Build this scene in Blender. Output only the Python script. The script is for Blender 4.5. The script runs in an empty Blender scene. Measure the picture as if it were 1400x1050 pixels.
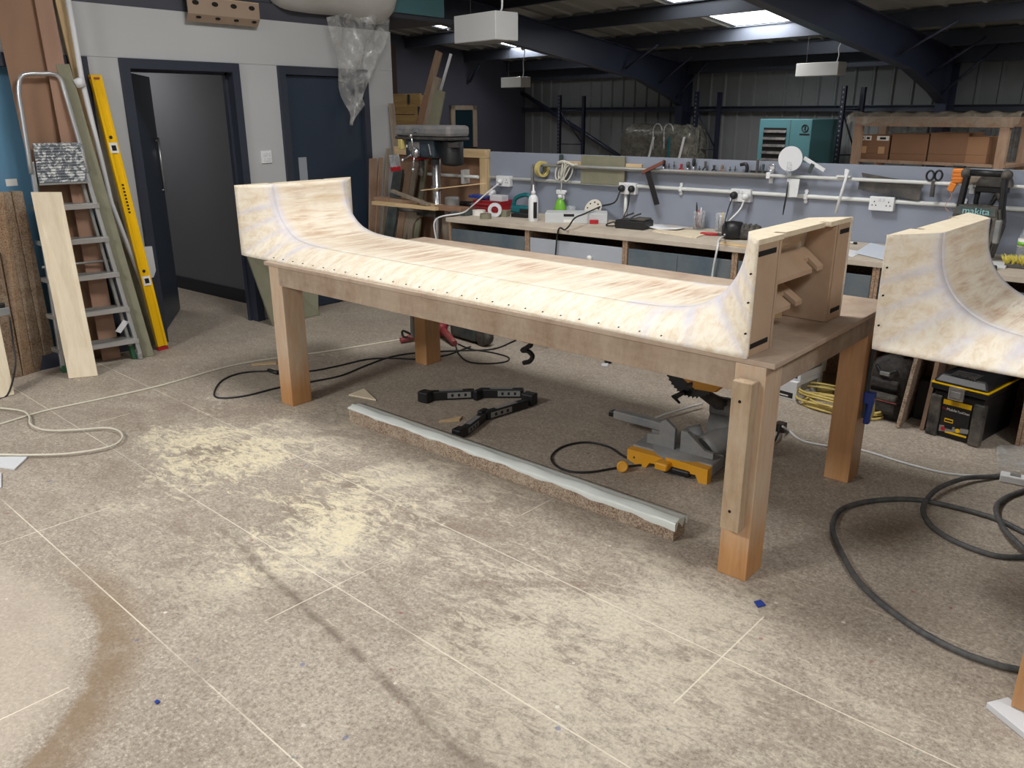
import bpy, bmesh, math, random
from mathutils import Matrix, Vector
random.seed(7)
S = bpy.context.scene
COL = S.collection
# ---------------------------------------------------------------- camera
FPX, PITCH, YAW, ROLL, CH = 1110.43, 0.323587, -0.673127, -0.0023735, 1.7
def _cam():
    cp, sp, cy, sy, cr, sr = math.cos(PITCH), math.sin(PITCH), math.cos(YAW), math.sin(YAW), math.cos(ROLL), math.sin(ROLL)
    f = Vector((sy*cp, cy*cp, -sp)); r = Vector((cy, -sy, 0)); u = r.cross(f)
    return r*cr+u*sr, -r*sr+u*cr, f
CR, CU, CF = _cam(); CO = Vector((0, 0, CH))
cam = bpy.data.cameras.new('camera'); cam.sensor_width = 36; cam.lens = 36*FPX/1400; cam.clip_end = 200
co = bpy.data.objects.new('camera', cam); COL.objects.link(co)
co.matrix_world = Matrix(((CR.x, CU.x, -CF.x, 0), (CR.y, CU.y, -CF.y, 0), (CR.z, CU.z, -CF.z, CH), (0, 0, 0, 1)))
S.camera = co
# ---------------------------------------------------------------- world, exposure
w = bpy.data.worlds.new('sky'); S.world = w; w.use_nodes = True
w.node_tree.nodes['Background'].inputs[0].default_value = (0.75, 0.86, 1, 1)
w.node_tree.nodes['Background'].inputs[1].default_value = 0.3
S.view_settings.view_transform = 'Standard'; S.view_settings.look = 'None'
S.view_settings.gamma = 1; S.view_settings.use_curve_mapping = False
S.view_settings.exposure = 0.08
SKY = 5.0          # brightness of the daylight in the roof lights
# ---------------------------------------------------------------- frames
PHI = math.radians(11.43)                      # the building shell is turned against the partitions
BM = Matrix.Rotation(-PHI, 4, 'Z')             # shell frame: a to the right, b to the far wall
BU, BN = Vector((math.cos(PHI), -math.sin(PHI), 0)), Vector((math.sin(PHI), math.cos(PHI), 0))
def ray(px, py): return CF + CR*((px-700)/FPX) - CU*((py-525)/FPX)
def FZ(px, py, z=0.0): d = ray(px, py); return CO + d*((z-CH)/d.z)
def FY(px, py, y): d = ray(px, py); return CO + d*(y/d.y)
def FX(px, py, x): d = ray(px, py); return CO + d*(x/d.x)
def FB(px, py, b): d = ray(px, py); return CO + d*(b/d.dot(BN))
def FA(px, py, a): d = ray(px, py); return CO + d*(a/d.dot(BU))
def proj(p):
    d = Vector(p)-CO; z = d.dot(CF); return 700+FPX*d.dot(CR)/z, 525-FPX*d.dot(CU)/z
def BW(a, b, z): return BM @ Vector((a, b, z))
def roofz(b): return (2.92+.143*(12.9-b)) if b > 3 else (2.92+.143*9.9-.143*(3-b))
# ---------------------------------------------------------------- mesh builder
def catmull(p, n=6, closed=False):
    p = [Vector(q) for q in p]; m = len(p); out = []
    if m < 3: return p
    rng = m if closed else m-1
    for i in range(rng):
        a = p[(i-1) % m] if (closed or i > 0) else p[0]*2-p[1]
        b, c = p[i], p[(i+1) % m]
        d = p[(i+2) % m] if (closed or i+2 < m) else p[-1]*2-p[-2]
        for k in range(n):
            t = k/n
            out.append(.5*((2*b)+(c-a)*t+(2*a-5*b+4*c-d)*t*t+(3*b-a-3*c+d)*t**3))
    if not closed: out.append(p[-1])
    return out
class MB:
    def __init__(s, M=None): s.bm = bmesh.new(); s.M = M.copy() if M else Matrix.Identity(4)
    def v(s, p): return s.bm.verts.new(s.M @ Vector(p))
    def face(s, vs, sm=False):
        try: f = s.bm.faces.new(vs); f.smooth = sm; return f
        except ValueError: return None
    def poly(s, pts): return s.face([s.v(p) for p in pts])
    def hexa(s, c, bev=0):
        vs = [s.v(p) for p in c]; fs = []
        for q in ((3, 2, 1, 0), (4, 5, 6, 7), (0, 1, 5, 4), (1, 2, 6, 5), (2, 3, 7, 6), (3, 0, 4, 7)): fs.append(s.face([vs[i] for i in q]))
        if bev:
            es = list({e for f in fs if f for e in f.edges})
            bmesh.ops.bevel(s.bm, geom=es, offset=bev, segments=2, affect='EDGES', profile=.5)
    def boxmm(s, x0, x1, y0, y1, z0, z1, bev=0):
        s.hexa([(x0, y0, z0), (x1, y0, z0), (x1, y1, z0), (x0, y1, z0), (x0, y0, z1), (x1, y0, z1), (x1, y1, z1), (x0, y1, z1)], bev)
    def box(s, c, d, rz=0, rx=0, ry=0, bev=0):
        M0 = s.M; s.M = M0 @ Matrix.Translation(c) @ Matrix.Rotation(rz, 4, 'Z') @ Matrix.Rotation(ry, 4, 'Y') @ Matrix.Rotation(rx, 4, 'X')
        s.boxmm(-d[0]/2, d[0]/2, -d[1]/2, d[1]/2, -d[2]/2, d[2]/2, bev); s.M = M0
    def slab(s, o, w, l, t, bev=0):
        o, w, l, t = map(Vector, (o, w, l, t))
        s.hexa([o, o+w, o+w+t, o+t, o+l, o+w+l, o+w+l+t, o+l+t], bev)
    def prism(s, pts, h):                       # polygon in local XY, extruded along local Z
        n = len(pts); a = [s.v((p[0], p[1], 0)) for p in pts]; b = [s.v((p[0], p[1], h)) for p in pts]
        s.face(a[::-1]); s.face(b)
        for i in range(n): s.face([a[i], a[(i+1) % n], b[(i+1) % n], b[i]])
    def extr(s, pts, vec):                      # 3-D polygon extruded along a vector
        vec = Vector(vec); n = len(pts); a = [s.v(p) for p in pts]; b = [s.v(Vector(p)+vec) for p in pts]
        s.face(a[::-1]); s.face(b)
        for i in range(n): s.face([a[i], a[(i+1) % n], b[(i+1) % n], b[i]])
    def tube(s, pts, r, seg=8, sm=0, closed=False, cap=True):
        m0 = len(pts); pts = catmull(pts, sm, closed) if sm else [Vector(p) for p in pts]
        n = len(pts)
        if not isinstance(r, (list, tuple)): rs = [r]*n
        elif n == len(r): rs = list(r)
        else:
            rs = []
            for i in range(n): f = i*(m0-1)/(n-1); k = min(int(f), m0-2); rs.append(r[k]+(r[k+1]-r[k])*(f-k))
        rings = []; nrm = None
        for i, p in enumerate(pts):
            if closed: t = pts[(i+1) % n]-pts[i-1]
            else: t = pts[min(i+1, n-1)]-pts[max(i-1, 0)]
            if t.length < 1e-9: t = Vector((0, 0, 1))
            t.normalize()
            if nrm is None: nrm = t.orthogonal()
            nrm = nrm - t*nrm.dot(t)
            if nrm.length < 1e-6: nrm = t.orthogonal()
            nrm.normalize(); b = t.cross(nrm)
            rings.append([s.v(p+(nrm*math.cos(k*2*math.pi/seg)+b*math.sin(k*2*math.pi/seg))*rs[i]) for k in range(seg)])
        for i in range(n if closed else n-1):
            A, B = rings[i], rings[(i+1) % n]
            for k in range(seg): s.face([A[k], A[(k+1) % seg], B[(k+1) % seg], B[k]], True)
        if cap and not closed: s.face(rings[0][::-1]); s.face(rings[-1])
    def cyl(s, a, b, r, r2=None, seg=20): s.tube([a, b], [r, r if r2 is None else r2], seg)
    def lathe(s, prof, o=(0, 0, 0), seg=24, flat=()):
        rings = []; o = Vector(o)
        for r, z in prof:
            if r < 1e-5: rings.append([s.v(o+Vector((0, 0, z)))])
            else: rings.append([s.v(o+Vector((r*math.cos(k*2*math.pi/seg), r*math.sin(k*2*math.pi/seg), z))) for k in range(seg)])
        for i in range(len(rings)-1):
            A, B = rings[i], rings[i+1]
            for k in range(seg):
                k2 = (k+1) % seg
                if len(A) == 1 and len(B) == 1: continue
                if len(A) == 1: s.face([A[0], B[k2], B[k]], True)
                elif len(B) == 1: s.face([A[k], A[k2], B[0]], True)
                else: s.face([A[k], A[k2], B[k2], B[k]], True)
        if len(rings[0]) > 1: s.face(rings[0][::-1])
        if len(rings[-1]) > 1: s.face(rings[-1])
    def ball(s, c, r, sc=(1, 1, 1), seg=14):
        n = 8; M0 = s.M; s.M = M0 @ Matrix.Translation(c) @ Matrix.Diagonal((*sc, 1))
        s.lathe([(r*math.sin(math.pi*i/n), -r*math.cos(math.pi*i/n)) for i in range(n+1)], seg=seg); s.M = M0
    def grid(s, P, sm=True, attr=None):         # rows of points -> sheet
        V = [[s.v(p) for p in row] for row in P]
        for i in range(len(V)-1):
            for j in range(len(V[0])-1): s.face([V[i][j], V[i][j+1], V[i+1][j+1], V[i+1][j]], sm)
        return V
    def disc(s, c, nrm, r, th=.002, seg=20):
        nrm = Vector(nrm).normalized(); c = Vector(c); s.cyl(c, c+nrm*th, r, seg=seg)
ROOT = {}
def tag(o, label=None, cat=None, group=None, kind=None):
    if label: o['label'] = label
    if cat: o['category'] = cat
    if group: o['group'] = group
    if kind: o['kind'] = kind
    return o
def thing(name, label, cat, loc=(0, 0, 0), rz=0, group=None):
    o = bpy.data.objects.new(name, None); COL.objects.link(o); o.empty_display_size = .05
    o.location = loc; o.rotation_euler = (0, 0, rz)
    ROOT[o.name] = Matrix.Translation(loc) @ Matrix.Rotation(rz, 4, 'Z')
    return tag(o, label, cat, group)
def RM(o): return ROOT[o.name]
def part(name, mb, mat, parent=None, label=None, solid=0, fix=True):
    """one mesh object; the builder holds world coordinates"""
    bm = mb.bm
    if fix: bmesh.ops.recalc_face_normals(bm, faces=bm.faces)
    if parent: M = ROOT[parent.name]
    else:
        vs = [v.co for v in bm.verts]; lo = [min(v[i] for v in vs) for i in range(3)]; hi = [max(v[i] for v in vs) for i in range(3)]
        M = Matrix.Translation(((lo[0]+hi[0])/2, (lo[1]+hi[1])/2, lo[2]))
    bm.transform(M.inverted())
    me = bpy.data.meshes.new(name); bm.to_mesh(me); bm.free(); me.materials.append(mat)
    o = bpy.data.objects.new(name, me); COL.objects.link(o)
    if parent: o.parent = parent
    else: o.matrix_world = M
    ROOT[o.name] = M
    if solid:
        md = o.modifiers.new('thick', 'SOLIDIFY'); md.thickness = solid; md.offset = -1
    if label: o['label'] = label
    return o
def solo(name, mb, mat, label, cat, group=None, kind=None, solid=0, fix=True):
    return tag(part(name, mb, mat, solid=solid, fix=fix), label, cat, group, kind)
def struct(name, mb, mat, parent=None, fix=True):
    o = part(name, mb, mat, parent, fix=fix)
    if not parent: o['kind'] = 'structure'
    return o
def text(parent, s, size, M, mat, name='lettering', depth=.0006, squash=1.0):
    """flat letters; M maps letter plane (x right, y up) to the world"""
    cu = bpy.data.curves.new('t', 'FONT'); cu.body = s; cu.size = size; cu.extrude = depth; cu.align_x = 'CENTER'; cu.align_y = 'CENTER'
    t = bpy.data.objects.new('t', cu); COL.objects.link(t)
    me = bpy.data.meshes.new_from_object(t.evaluated_get(bpy.context.evaluated_depsgraph_get()))
    bpy.data.objects.remove(t); bpy.data.curves.remove(cu)
    me.transform(ROOT[parent.name].inverted() @ M @ Matrix.Diagonal((squash, 1, 1, 1)))
    me.materials.clear(); me.materials.append(mat)
    o = bpy.data.objects.new(name, me); COL.objects.link(o); o.parent = parent; ROOT[o.name] = ROOT[parent.name]
    return o
def axes(o, x, y, z=None):
    x = Vector(x).normalized(); y = Vector(y); y = (y-x*y.dot(x)).normalized(); z = x.cross(y)
    return Matrix(((x.x, y.x, z.x, o[0]), (x.y, y.y, z.y, o[1]), (x.z, y.z, z.z, o[2]), (0, 0, 0, 1)))
def at(x, y, z=0, rz=0): return Matrix.Translation((x, y, z)) @ Matrix.Rotation(rz, 4, 'Z')
# ---------------------------------------------------------------- materials
def srgb(r, g, b): return tuple(((c/255)/12.92 if c/255 <= .04045 else ((c/255+.055)/1.055)**2.4) for c in (r, g, b))+(1,)
class NT:
    def __init__(s, name):
        s.m = bpy.data.materials.new(name); s.m.use_nodes = True; s.t = s.m.node_tree; s.b = s.t.nodes['Principled BSDF']
        s.tc = s.t.nodes.new('ShaderNodeTexCoord').outputs['Object']
    def n(s, typ, ins=None, **kw):
        nd = s.t.nodes.new(typ)
        for k, v in kw.items(): setattr(nd, k, v)
        for k, v in (ins or {}).items(): s.set(nd.inputs[k], v)
        return nd
    def set(s, sock, v):
        if hasattr(v, 'is_output') or isinstance(v, bpy.types.NodeSocket): s.t.links.new(v, sock)
        else: sock.default_value = v
    def mapping(s, scale=(1, 1, 1), rot=(0, 0, 0), loc=(0, 0, 0), src=None):
        return s.n('ShaderNodeMapping', {'Vector': src or s.tc, 'Scale': scale, 'Rotation': rot, 'Location': loc}).outputs[0]
    def noise(s, vec, scale, detail=4, rough=.6, dist=0):
        return s.n('ShaderNodeTexNoise', {'Vector': vec, 'Scale': scale, 'Detail': detail, 'Roughness': rough, 'Distortion': dist}).outputs['Fac']
    def ramp(s, f, stops, interp='LINEAR'):
        nd = s.n('ShaderNodeValToRGB', {'Fac': f}); cr = nd.color_ramp; cr.interpolation = interp
        while len(cr.elements) < len(stops): cr.elements.new(.5)
        for e, (p, c) in zip(cr.elements, stops): e.position = p; e.color = c if len(c) == 4 else (*c, 1)
        return nd.outputs[0]
    def mix(s, f, a, b, mode='MIX'):
        nd = s.n('ShaderNodeMix', data_type='RGBA', blend_type=mode)
        s.set(nd.inputs[0], f); s.set(nd.inputs[6], a); s.set(nd.inputs[7], b); return nd.outputs[2]
    def math(s, op, a, b=0.0, c=None, clamp=False):
        nd = s.n('ShaderNodeMath', operation=op, use_clamp=clamp); s.set(nd.inputs[0], a); s.set(nd.inputs[1], b)
        if c is not None: s.set(nd.inputs[2], c)
        return nd.outputs[0]
    def fin(s, col, rough=.6, metal=0, bump=None, bs=.2, bd=.002, **kw):
        s.set(s.b.inputs['Base Color'], col); s.set(s.b.inputs['Roughness'], rough); s.set(s.b.inputs['Metallic'], metal)
        for k, v in kw.items(): s.set(s.b.inputs[k], v)
        if bump is not None:
            s.set(s.b.inputs['Normal'], s.n('ShaderNodeBump', {'Height': bump, 'Strength': bs, 'Distance': bd}).outputs[0])
        return s.m
def scale_col(c, k): return (min(c[0]*k, 1), min(c[1]*k, 1), min(c[2]*k, 1), 1)
def paint(name, c, rough=.55, var=.12, scale=6, metal=0, dust=0, **kw):
    t = NT(name); f = t.noise(t.tc, scale); col = t.mix(f, scale_col(c, 1-var), scale_col(c, 1+var))
    if dust:
        g = t.ramp(t.noise(t.mapping((1, 1, 1), loc=(3, 1, 2)), scale*.8, 9, .72), [(.35, (0, 0, 0)), (.7, (dust*.8,)*3)])
        col = t.mix(g, col, srgb(196, 184, 164))
    return t.fin(col, rough, metal, **kw)
def wood(name, c1, c2, stretch=(1, 1, 14), scale=5, rough=.6, speck=0, dust=0):
    t = NT(name); v = t.mapping(tuple(s for s in stretch)); f = t.noise(v, scale, 5, .65, .6)
    col = t.ramp(f, [(.3, c1), (.7, c2)])
    if speck:
        g = t.noise(t.tc, 160, 2); col = t.mix(t.math('MULTIPLY', g, speck), col, scale_col(c1, .35))
    if dust:
        g = t.ramp(t.noise(t.mapping((1, 1, .5)), 5, 9, .75), [(.3, (0, 0, 0)), (.6, (dust, dust, dust))]); col = t.mix(g, col, srgb(208, 194, 176))
    return t.fin(col, rough, bump=f, bs=.08)
def leg_mat(name, zc, amt):
    t = NT(name); f = t.noise(t.mapping((9, 9, .6)), 4, 5, .65, .6); col = t.ramp(f, [(.3, srgb(178, 128, 80)), (.7, srgb(204, 154, 104))])
    z = t.n('ShaderNodeSeparateXYZ', {0: t.tc}).outputs[2]
    k = t.math('MULTIPLY', t.math('SUBTRACT', t.math('ADD', z, t.math('MULTIPLY', t.noise(t.mapping((1, 1, .4)), 9, 6, .7), .25)), zc), 4, clamp=True)
    g = t.ramp(t.noise(t.mapping((6, 6, 1)), 6, 8, .75), [(.25, (.3, .3, .3)), (.65, (1, 1, 1))])
    return t.fin(t.mix(t.math('MULTIPLY', t.math('MULTIPLY', k, g), amt), col, srgb(206, 190, 170)), .5)
def chip(name, c1, c2, c3, rough=.8, dust=0):
    t = NT(name); vo = t.n('ShaderNodeTexVoronoi', {'Vector': t.tc, 'Scale': 190}).outputs['Color']
    sep = t.n('ShaderNodeSeparateColor', {0: vo}).outputs[0]
    col = t.ramp(sep, [(.05, c1), (.5, c2), (.95, c3)])
    if dust:
        g = t.ramp(t.noise(t.tc, 7, 6, .7), [(.42, (0, 0, 0)), (.65, (dust, dust, dust))]); col = t.mix(g, col, srgb(208, 196, 176))
    return t.fin(col, rough)
M = {}
M['plaster'] = paint('white_wall_paint', srgb(184, 186, 188), .7, .04, 2)
M['beam_grey'] = paint('charcoal_beam_paint', srgb(66, 68, 78), .6)
M['frame_navy'] = paint('navy_frame_paint', srgb(50, 55, 68), .45)
M['door_navy'] = paint('navy_door_paint', srgb(42, 54, 70), .4, .06, 2)
M['inner_grey'] = paint('inner_grey_paint', srgb(120, 122, 128), .7, .05, 2)
M['skirting'] = paint('dark_skirting_paint', srgb(30, 36, 52), .4)
M['blue_glass'] = paint('blue_obscured_glass', srgb(96, 138, 168), .18, .08, 1.5)
M['navy_wall'] = paint('navy_gable_paint', srgb(68, 70, 84), .7, .1, 2)
M['steel_navy'] = paint('navy_steel_paint', srgb(46, 52, 72), .45, .1, 3)
M['purlin'] = paint('galvanised_purlin', srgb(86, 92, 104), .38, .1, 3, metal=.5)
M['rack_navy'] = paint('navy_rack_paint', srgb(24, 28, 46), .5)
def mk_rack():
    t = NT('punched_navy_rack'); sep = t.n('ShaderNodeSeparateXYZ', {0: t.tc}); z = t.math('FRACT', t.math('DIVIDE', sep.outputs[2], .075))
    h = t.math('MULTIPLY', t.math('LESS_THAN', t.math('ABSOLUTE', t.math('SUBTRACT', z, .5)), .17), t.math('LESS_THAN', t.math('ABSOLUTE', sep.outputs[0]), .011))
    return t.fin(t.mix(h, srgb(24, 28, 46), srgb(120, 124, 126)), .5)
M['rack_holes'] = mk_rack()
M['bench_blue'] = paint('grey_blue_board', srgb(140, 147, 162), .6, .05, 3)
M['front_blue'] = paint('slate_front', srgb(82, 98, 110), .5, .1, 5, dust=.25)
M['front_light'] = paint('pale_grey_front', srgb(176, 182, 192), .5, .05, 5)
M['white_plastic'] = paint('white_plastic', srgb(226, 228, 230), .35, .03)
M['white_pipe'] = paint('white_conduit', srgb(222, 224, 222), .4, .05)
M['white_matt'] = paint('white_board', srgb(214, 216, 220), .6, .04)
M['lamp'] = paint('lamp_housing_white', srgb(206, 208, 208), .4, .04)
M['black_plastic'] = paint('black_plastic', srgb(26, 27, 30), .45, .2, 20)
M['black_dusty'] = paint('dusty_black_plastic', srgb(40, 41, 44), .6, .2, 14, dust=.35)
M['rubber'] = paint('black_rubber', srgb(34, 34, 36), .55, .2, 30)
M['hose'] = paint('charcoal_hose_rubber', srgb(66, 70, 74), .6, .25, 40, dust=.2)
M['dark_slot'] = paint('dark_cavity', srgb(22, 18, 15), .9)
M['alu'] = paint('aluminium', srgb(205, 208, 212), .32, .1, 12, metal=.75, dust=.2)
M['alu_dull'] = paint('dull_grey_metal', srgb(140, 142, 142), .5, .15, 12, metal=.4, dust=.4)
M['chrome'] = paint('bright_steel', srgb(200, 200, 204), .25, .05, metal=.9)
M['grey_metal'] = paint('grey_cast_metal', srgb(120, 124, 128), .5, .12, 10, dust=.4)
M['dark_metal'] = paint('dark_steel', srgb(52, 54, 60), .45, .15, 10, metal=.3, dust=.3)
M['drill_dark'] = paint('dark_teal_casting', srgb(50, 62, 72), .45, .1, 10)
M['drill_grey'] = paint('grey_pulley_cover', srgb(112, 114, 120), .5, .1, 8, dust=.5)
M['yellow'] = paint('yellow_paint', srgb(240, 190, 10), .35, .05, 8)
M['tool_yellow'] = paint('tool_yellow', srgb(226, 160, 20), .45, .08, 12, dust=.15)
M['red'] = paint('red_plastic', srgb(178, 30, 40), .45, .1)
M['dark_red'] = paint('dark_red_paint', srgb(140, 40, 50), .5, .1, dust=.2)
M['teal'] = paint('teal_plastic', srgb(20, 100, 108), .45, .1)
M['teal_cab'] = paint('teal_cabinet', srgb(78, 124, 132), .5, .06, 3)
M['teal_dark'] = paint('teal_tool', srgb(46, 66, 70), .5, .15, dust=.3)
M['green'] = paint('spray_green', srgb(120, 190, 60), .35, .08)
M['dk_green'] = paint('green_foot', srgb(40, 90, 60), .6)
M['blue'] = paint('blue_plastic', srgb(38, 66, 150), .4)
M['orange'] = paint('orange_plastic', srgb(236, 140, 50), .5)
M['cream_cable'] = paint('cream_cable', srgb(206, 200, 184), .55, .08, 30)
M['yellow_cable'] = paint('yellow_cable', srgb(208, 186, 110), .55, .1, 30)
M['paper'] = paint('paper', srgb(222, 224, 228), .8, .04)
M['paper_blue'] = paint('pale_blue_paper', srgb(206, 214, 226), .8, .04)
M['label_white'] = paint('white_label', srgb(230, 228, 222), .6, .03)
M['label_black'] = paint('black_ink', srgb(20, 20, 22), .6, .05)
M['label_dark'] = paint('black_label', srgb(28, 27, 30), .4, .05)
M['card'] = paint('cardboard', srgb(150, 112, 82), .8, .08, 4)
M['card_dark'] = paint('brown_carton', srgb(128, 94, 70), .8, .08, 4)
M['tape'] = paint('parcel_tape', srgb(186, 150, 112), .4, .05)
M['masking'] = paint('yellow_tape', srgb(206, 190, 120), .6)
M['string'] = paint('pale_string', srgb(200, 198, 186), .9, .2, 60)
M['brush'] = paint('yellow_bristle', srgb(222, 206, 90), .8, .2, 60)
M['olive'] = wood('olive_fibreboard', srgb(112, 112, 92), srgb(126, 126, 104), (1, 1, 1), 5, .75, dust=.12)
M['brown_board'] = wood('brown_hardboard', srgb(138, 106, 84), srgb(152, 118, 94), (3, 3, .6), 2, .6)
M['mdf'] = wood('dusty_fibreboard', srgb(156, 132, 114), srgb(172, 148, 128), (1, 1, 1), 3, .7, dust=.5)
M['mdf_inner'] = wood('raw_fibreboard', srgb(176, 148, 122), srgb(190, 162, 136), (1, 1, 1), 4, .75, dust=.15)
M['leg_wood'] = leg_mat('dusty_varnished_leg', .2, .95)
M['leg_clean'] = wood('clean_varnished_leg', srgb(180, 128, 76), srgb(200, 148, 94), (9, 9, .6), 4, .35, dust=.15)
M['rail_wood'] = wood('dusty_rail', srgb(140, 114, 92), srgb(170, 144, 118), (1, 5, 5), 5, .7, speck=.55, dust=.45)
M['pine'] = wood('raw_pine', srgb(196, 166, 124), srgb(222, 196, 154), (9, 9, .8), 4, .7)
M['pine_x'] = wood('raw_pine_long', srgb(196, 166, 124), srgb(222, 196, 154), (.8, 9, 9), 4, .7)
M['old_pine'] = wood('knotty_old_pine', srgb(150, 122, 90), srgb(190, 162, 124), (9, 9, .9), 4, .75, speck=.2, dust=.5)
M['crate'] = wood('crate_plank', srgb(170, 136, 88), srgb(206, 172, 118), (.8, .8, 8), 3, .7, speck=.15)
M['hardwood'] = wood('brown_timber', srgb(124, 94, 72), srgb(150, 116, 92), (8, 8, .6), 4, .65, dust=.25)
M['grey_wood'] = wood('grey_brown_timber', srgb(116, 104, 90), srgb(140, 126, 110), (8, 8, .6), 4, .7, dust=.25)
M['dark_chip'] = chip('dark_chipboard', srgb(84, 66, 52), srgb(122, 100, 80), srgb(140, 118, 96), dust=.25)
M['chip'] = chip('chipboard', srgb(108, 88, 74), srgb(158, 136, 116), srgb(186, 166, 146), dust=.35)
M['worktop'] = wood('dusty_worktop', srgb(170, 158, 144), srgb(196, 186, 172), (1, 1, 1), 5, .7, dust=.6)
M['carcass'] = chip('carcass_chipboard', srgb(130, 104, 84), srgb(160, 132, 108), srgb(180, 154, 130))
M['pale_ply'] = wood('pale_plywood', srgb(222, 206, 178), srgb(236, 224, 200), (6, 6, 1), 4, .6)
M['pack'] = paint('black_fabric', srgb(34, 33, 36), .85, .25, 40, dust=.12)
def mk_bench_wood():
    t = NT('sanded_plywood')
    v = t.mapping((9, 1.0, 9)); f = t.noise(v, 3.2, 6, .7, .5)
    col = t.ramp(f, [(.3, srgb(216, 196, 168)), (.56, srgb(236, 227, 210)), (.8, srgb(241, 235, 224))])
    at_ = t.n('ShaderNodeAttribute', attribute_name='seat').outputs['Fac']
    st = t.ramp(t.noise(t.mapping((16, 1.6, 14), loc=(2, 0, 0)), 2.0, 6, .72, .4), [(.42, (0, 0, 0)), (.66, (1, 1, 1))])
    big = t.ramp(t.noise(t.mapping((1.3, 1.3, 1.3), loc=(5, 2, 0)), 2.2, 3), [(.34, (.1, .1, .1)), (.58, (1, 1, 1))])
    k = t.math('MULTIPLY', t.math('MULTIPLY', st, big), t.math('MULTIPLY', at_, 1.0))
    col = t.mix(k, col, srgb(178, 136, 108))
    fl = t.n('ShaderNodeAttribute', attribute_name='filler').outputs['Fac']
    g = t.math('MULTIPLY', fl, t.ramp(t.noise(t.tc, 14, 4), [(.3, (.35, .35, .35)), (.6, (1, 1, 1))]))
    col = t.mix(t.math('MULTIPLY', g, .85), col, srgb(206, 205, 222))
    return t.fin(col, .55, bump=f, bs=.05)
M['bench_ply'] = mk_bench_wood()
def mk_floor():
    t = NT('dusty_chipboard_floor'); g = t.tc
    base = t.ramp(t.noise(g, 1.3, 6, .65), [(.3, srgb(154, 143, 130)), (.7, srgb(180, 169, 155))])
    sp = t.noise(g, 95, 4, .75)
    base = t.mix(t.ramp(sp, [(.36, (.7, .7, .7)), (.5, (0, 0, 0))]), base, srgb(112, 99, 86))
    base = t.mix(t.ramp(sp, [(.55, (0, 0, 0)), (.68, (.8, .8, .8))]), base, srgb(216, 206, 190))
    col = base
    sep = t.n('ShaderNodeSeparateXYZ', {0: g}); X, Y = sep.outputs[0], sep.outputs[1]
    def ell(cx, cy, rx, ry, rot, soft=.5):
        c, s_ = math.cos(rot), math.sin(rot)
        dx, dy = t.math('SUBTRACT', X, cx), t.math('SUBTRACT', Y, cy)
        a = t.math('DIVIDE', t.math('ADD', t.math('MULTIPLY', dx, c), t.math('MULTIPLY', dy, s_)), rx)
        b = t.math('DIVIDE', t.math('SUBTRACT', t.math('MULTIPLY', dy, c), t.math('MULTIPLY', dx, s_)), ry)
        d = t.math('SQRT', t.math('ADD', t.math('MULTIPLY', a, a), t.math('MULTIPLY', b, b)))
        return d, t.math('DIVIDE', t.math('SUBTRACT', 1.0, d), soft, clamp=True)
    # darker bare patches
    dk = t.ramp(t.noise(t.mapping((1.4, 2.6, 1), rot=(0, 0, .5)), 1.5, 7, .68, .6), [(.46, (0, 0, 0)), (.62, (1, 1, 1))])
    _, z1 = ell(-2.6, 2.0, 2.5, .75, -.12, .5)
    col = t.mix(t.math('MULTIPLY', t.math('MULTIPLY', dk, t.math('ADD', t.math('MULTIPLY', z1, .6), .4)), .62), col, srgb(128, 112, 98))
    # smears of sawdust
    sm1 = t.noise(t.mapping((1.2, 2.6, 1), rot=(0, 0, -.5)), 8, 10, .8, 1.3)
    sm2 = t.noise(t.mapping((1, 1, 1), loc=(4, 7, 0)), 1.7, 5, .62, .7)
    _, z2 = ell(-3.2, 2.1, 1.9, .85, -.12, .8)
    _, zf = ell(-2.4, 2.15, 3.7, 1.4, -.1, .7)
    s_all = t.math('ADD', t.math('MULTIPLY', sm1, 1.0), t.math('MULTIPLY', sm2, .85))
    m1 = t.math('MULTIPLY', t.math('SUBTRACT', t.math('ADD', s_all, t.math('MULTIPLY', zf, .16)), 1.035), 8, clamp=True)
    m2 = t.math('MULTIPLY', t.math('SUBTRACT', t.math('ADD', s_all, t.math('MULTIPLY', z2, .25)), 1.12), 7, clamp=True)
    grit = t.ramp(t.noise(g, 70, 4, .75), [(.36, (.35, .35, .35)), (.55, (1, 1, 1))])
    m1 = t.math('MULTIPLY', m1, grit); m2 = t.math('MULTIPLY', m2, t.math('ADD', t.math('MULTIPLY', grit, .5), .5))
    col = t.mix(t.math('MULTIPLY', t.math('MULTIPLY', m1, .8), zf), col, srgb(219, 210, 190))
    col = t.mix(t.math('MULTIPLY', t.math('MULTIPLY', m2, .85), t.math('MULTIPLY', z2, 3, clamp=True)), col, srgb(230, 219, 186))
    # fine pale scratches and dust everywhere
    fs = t.ramp(t.noise(t.mapping((1, 2.5, 1), rot=(0, 0, .3)), 16, 8, .75, 1.0), [(.56, (0, 0, 0)), (.68, (.6, .6, .6))])
    col = t.mix(t.math('MULTIPLY', fs, .8), col, srgb(216, 206, 188))
    # old round clean patch with a brown ring
    d, _ = ell(-3.0, .1, .94, .94, 0)
    wob = t.math('ADD', d, t.math('MULTIPLY', t.math('SUBTRACT', t.noise(g, 5, 5, .7), .5), .07))
    ring = t.math('MULTIPLY', t.math('MULTIPLY', t.math('SUBTRACT', wob, 1.0), 30, clamp=True), t.math('MULTIPLY', t.math('SUBTRACT', 1.21, wob), 9, clamp=True))
    right = t.math('MULTIPLY', t.math('MULTIPLY', t.math('ADD', X, 3.3), 1.6, clamp=True), t.ramp(t.noise(g, 10, 6, .7), [(.3, (.55, .55, .55)), (.55, (1, 1, 1))]))
    col = t.mix(t.math('MULTIPLY', t.math('MULTIPLY', ring, right), .75), col, srgb(128, 106, 80))
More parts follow.
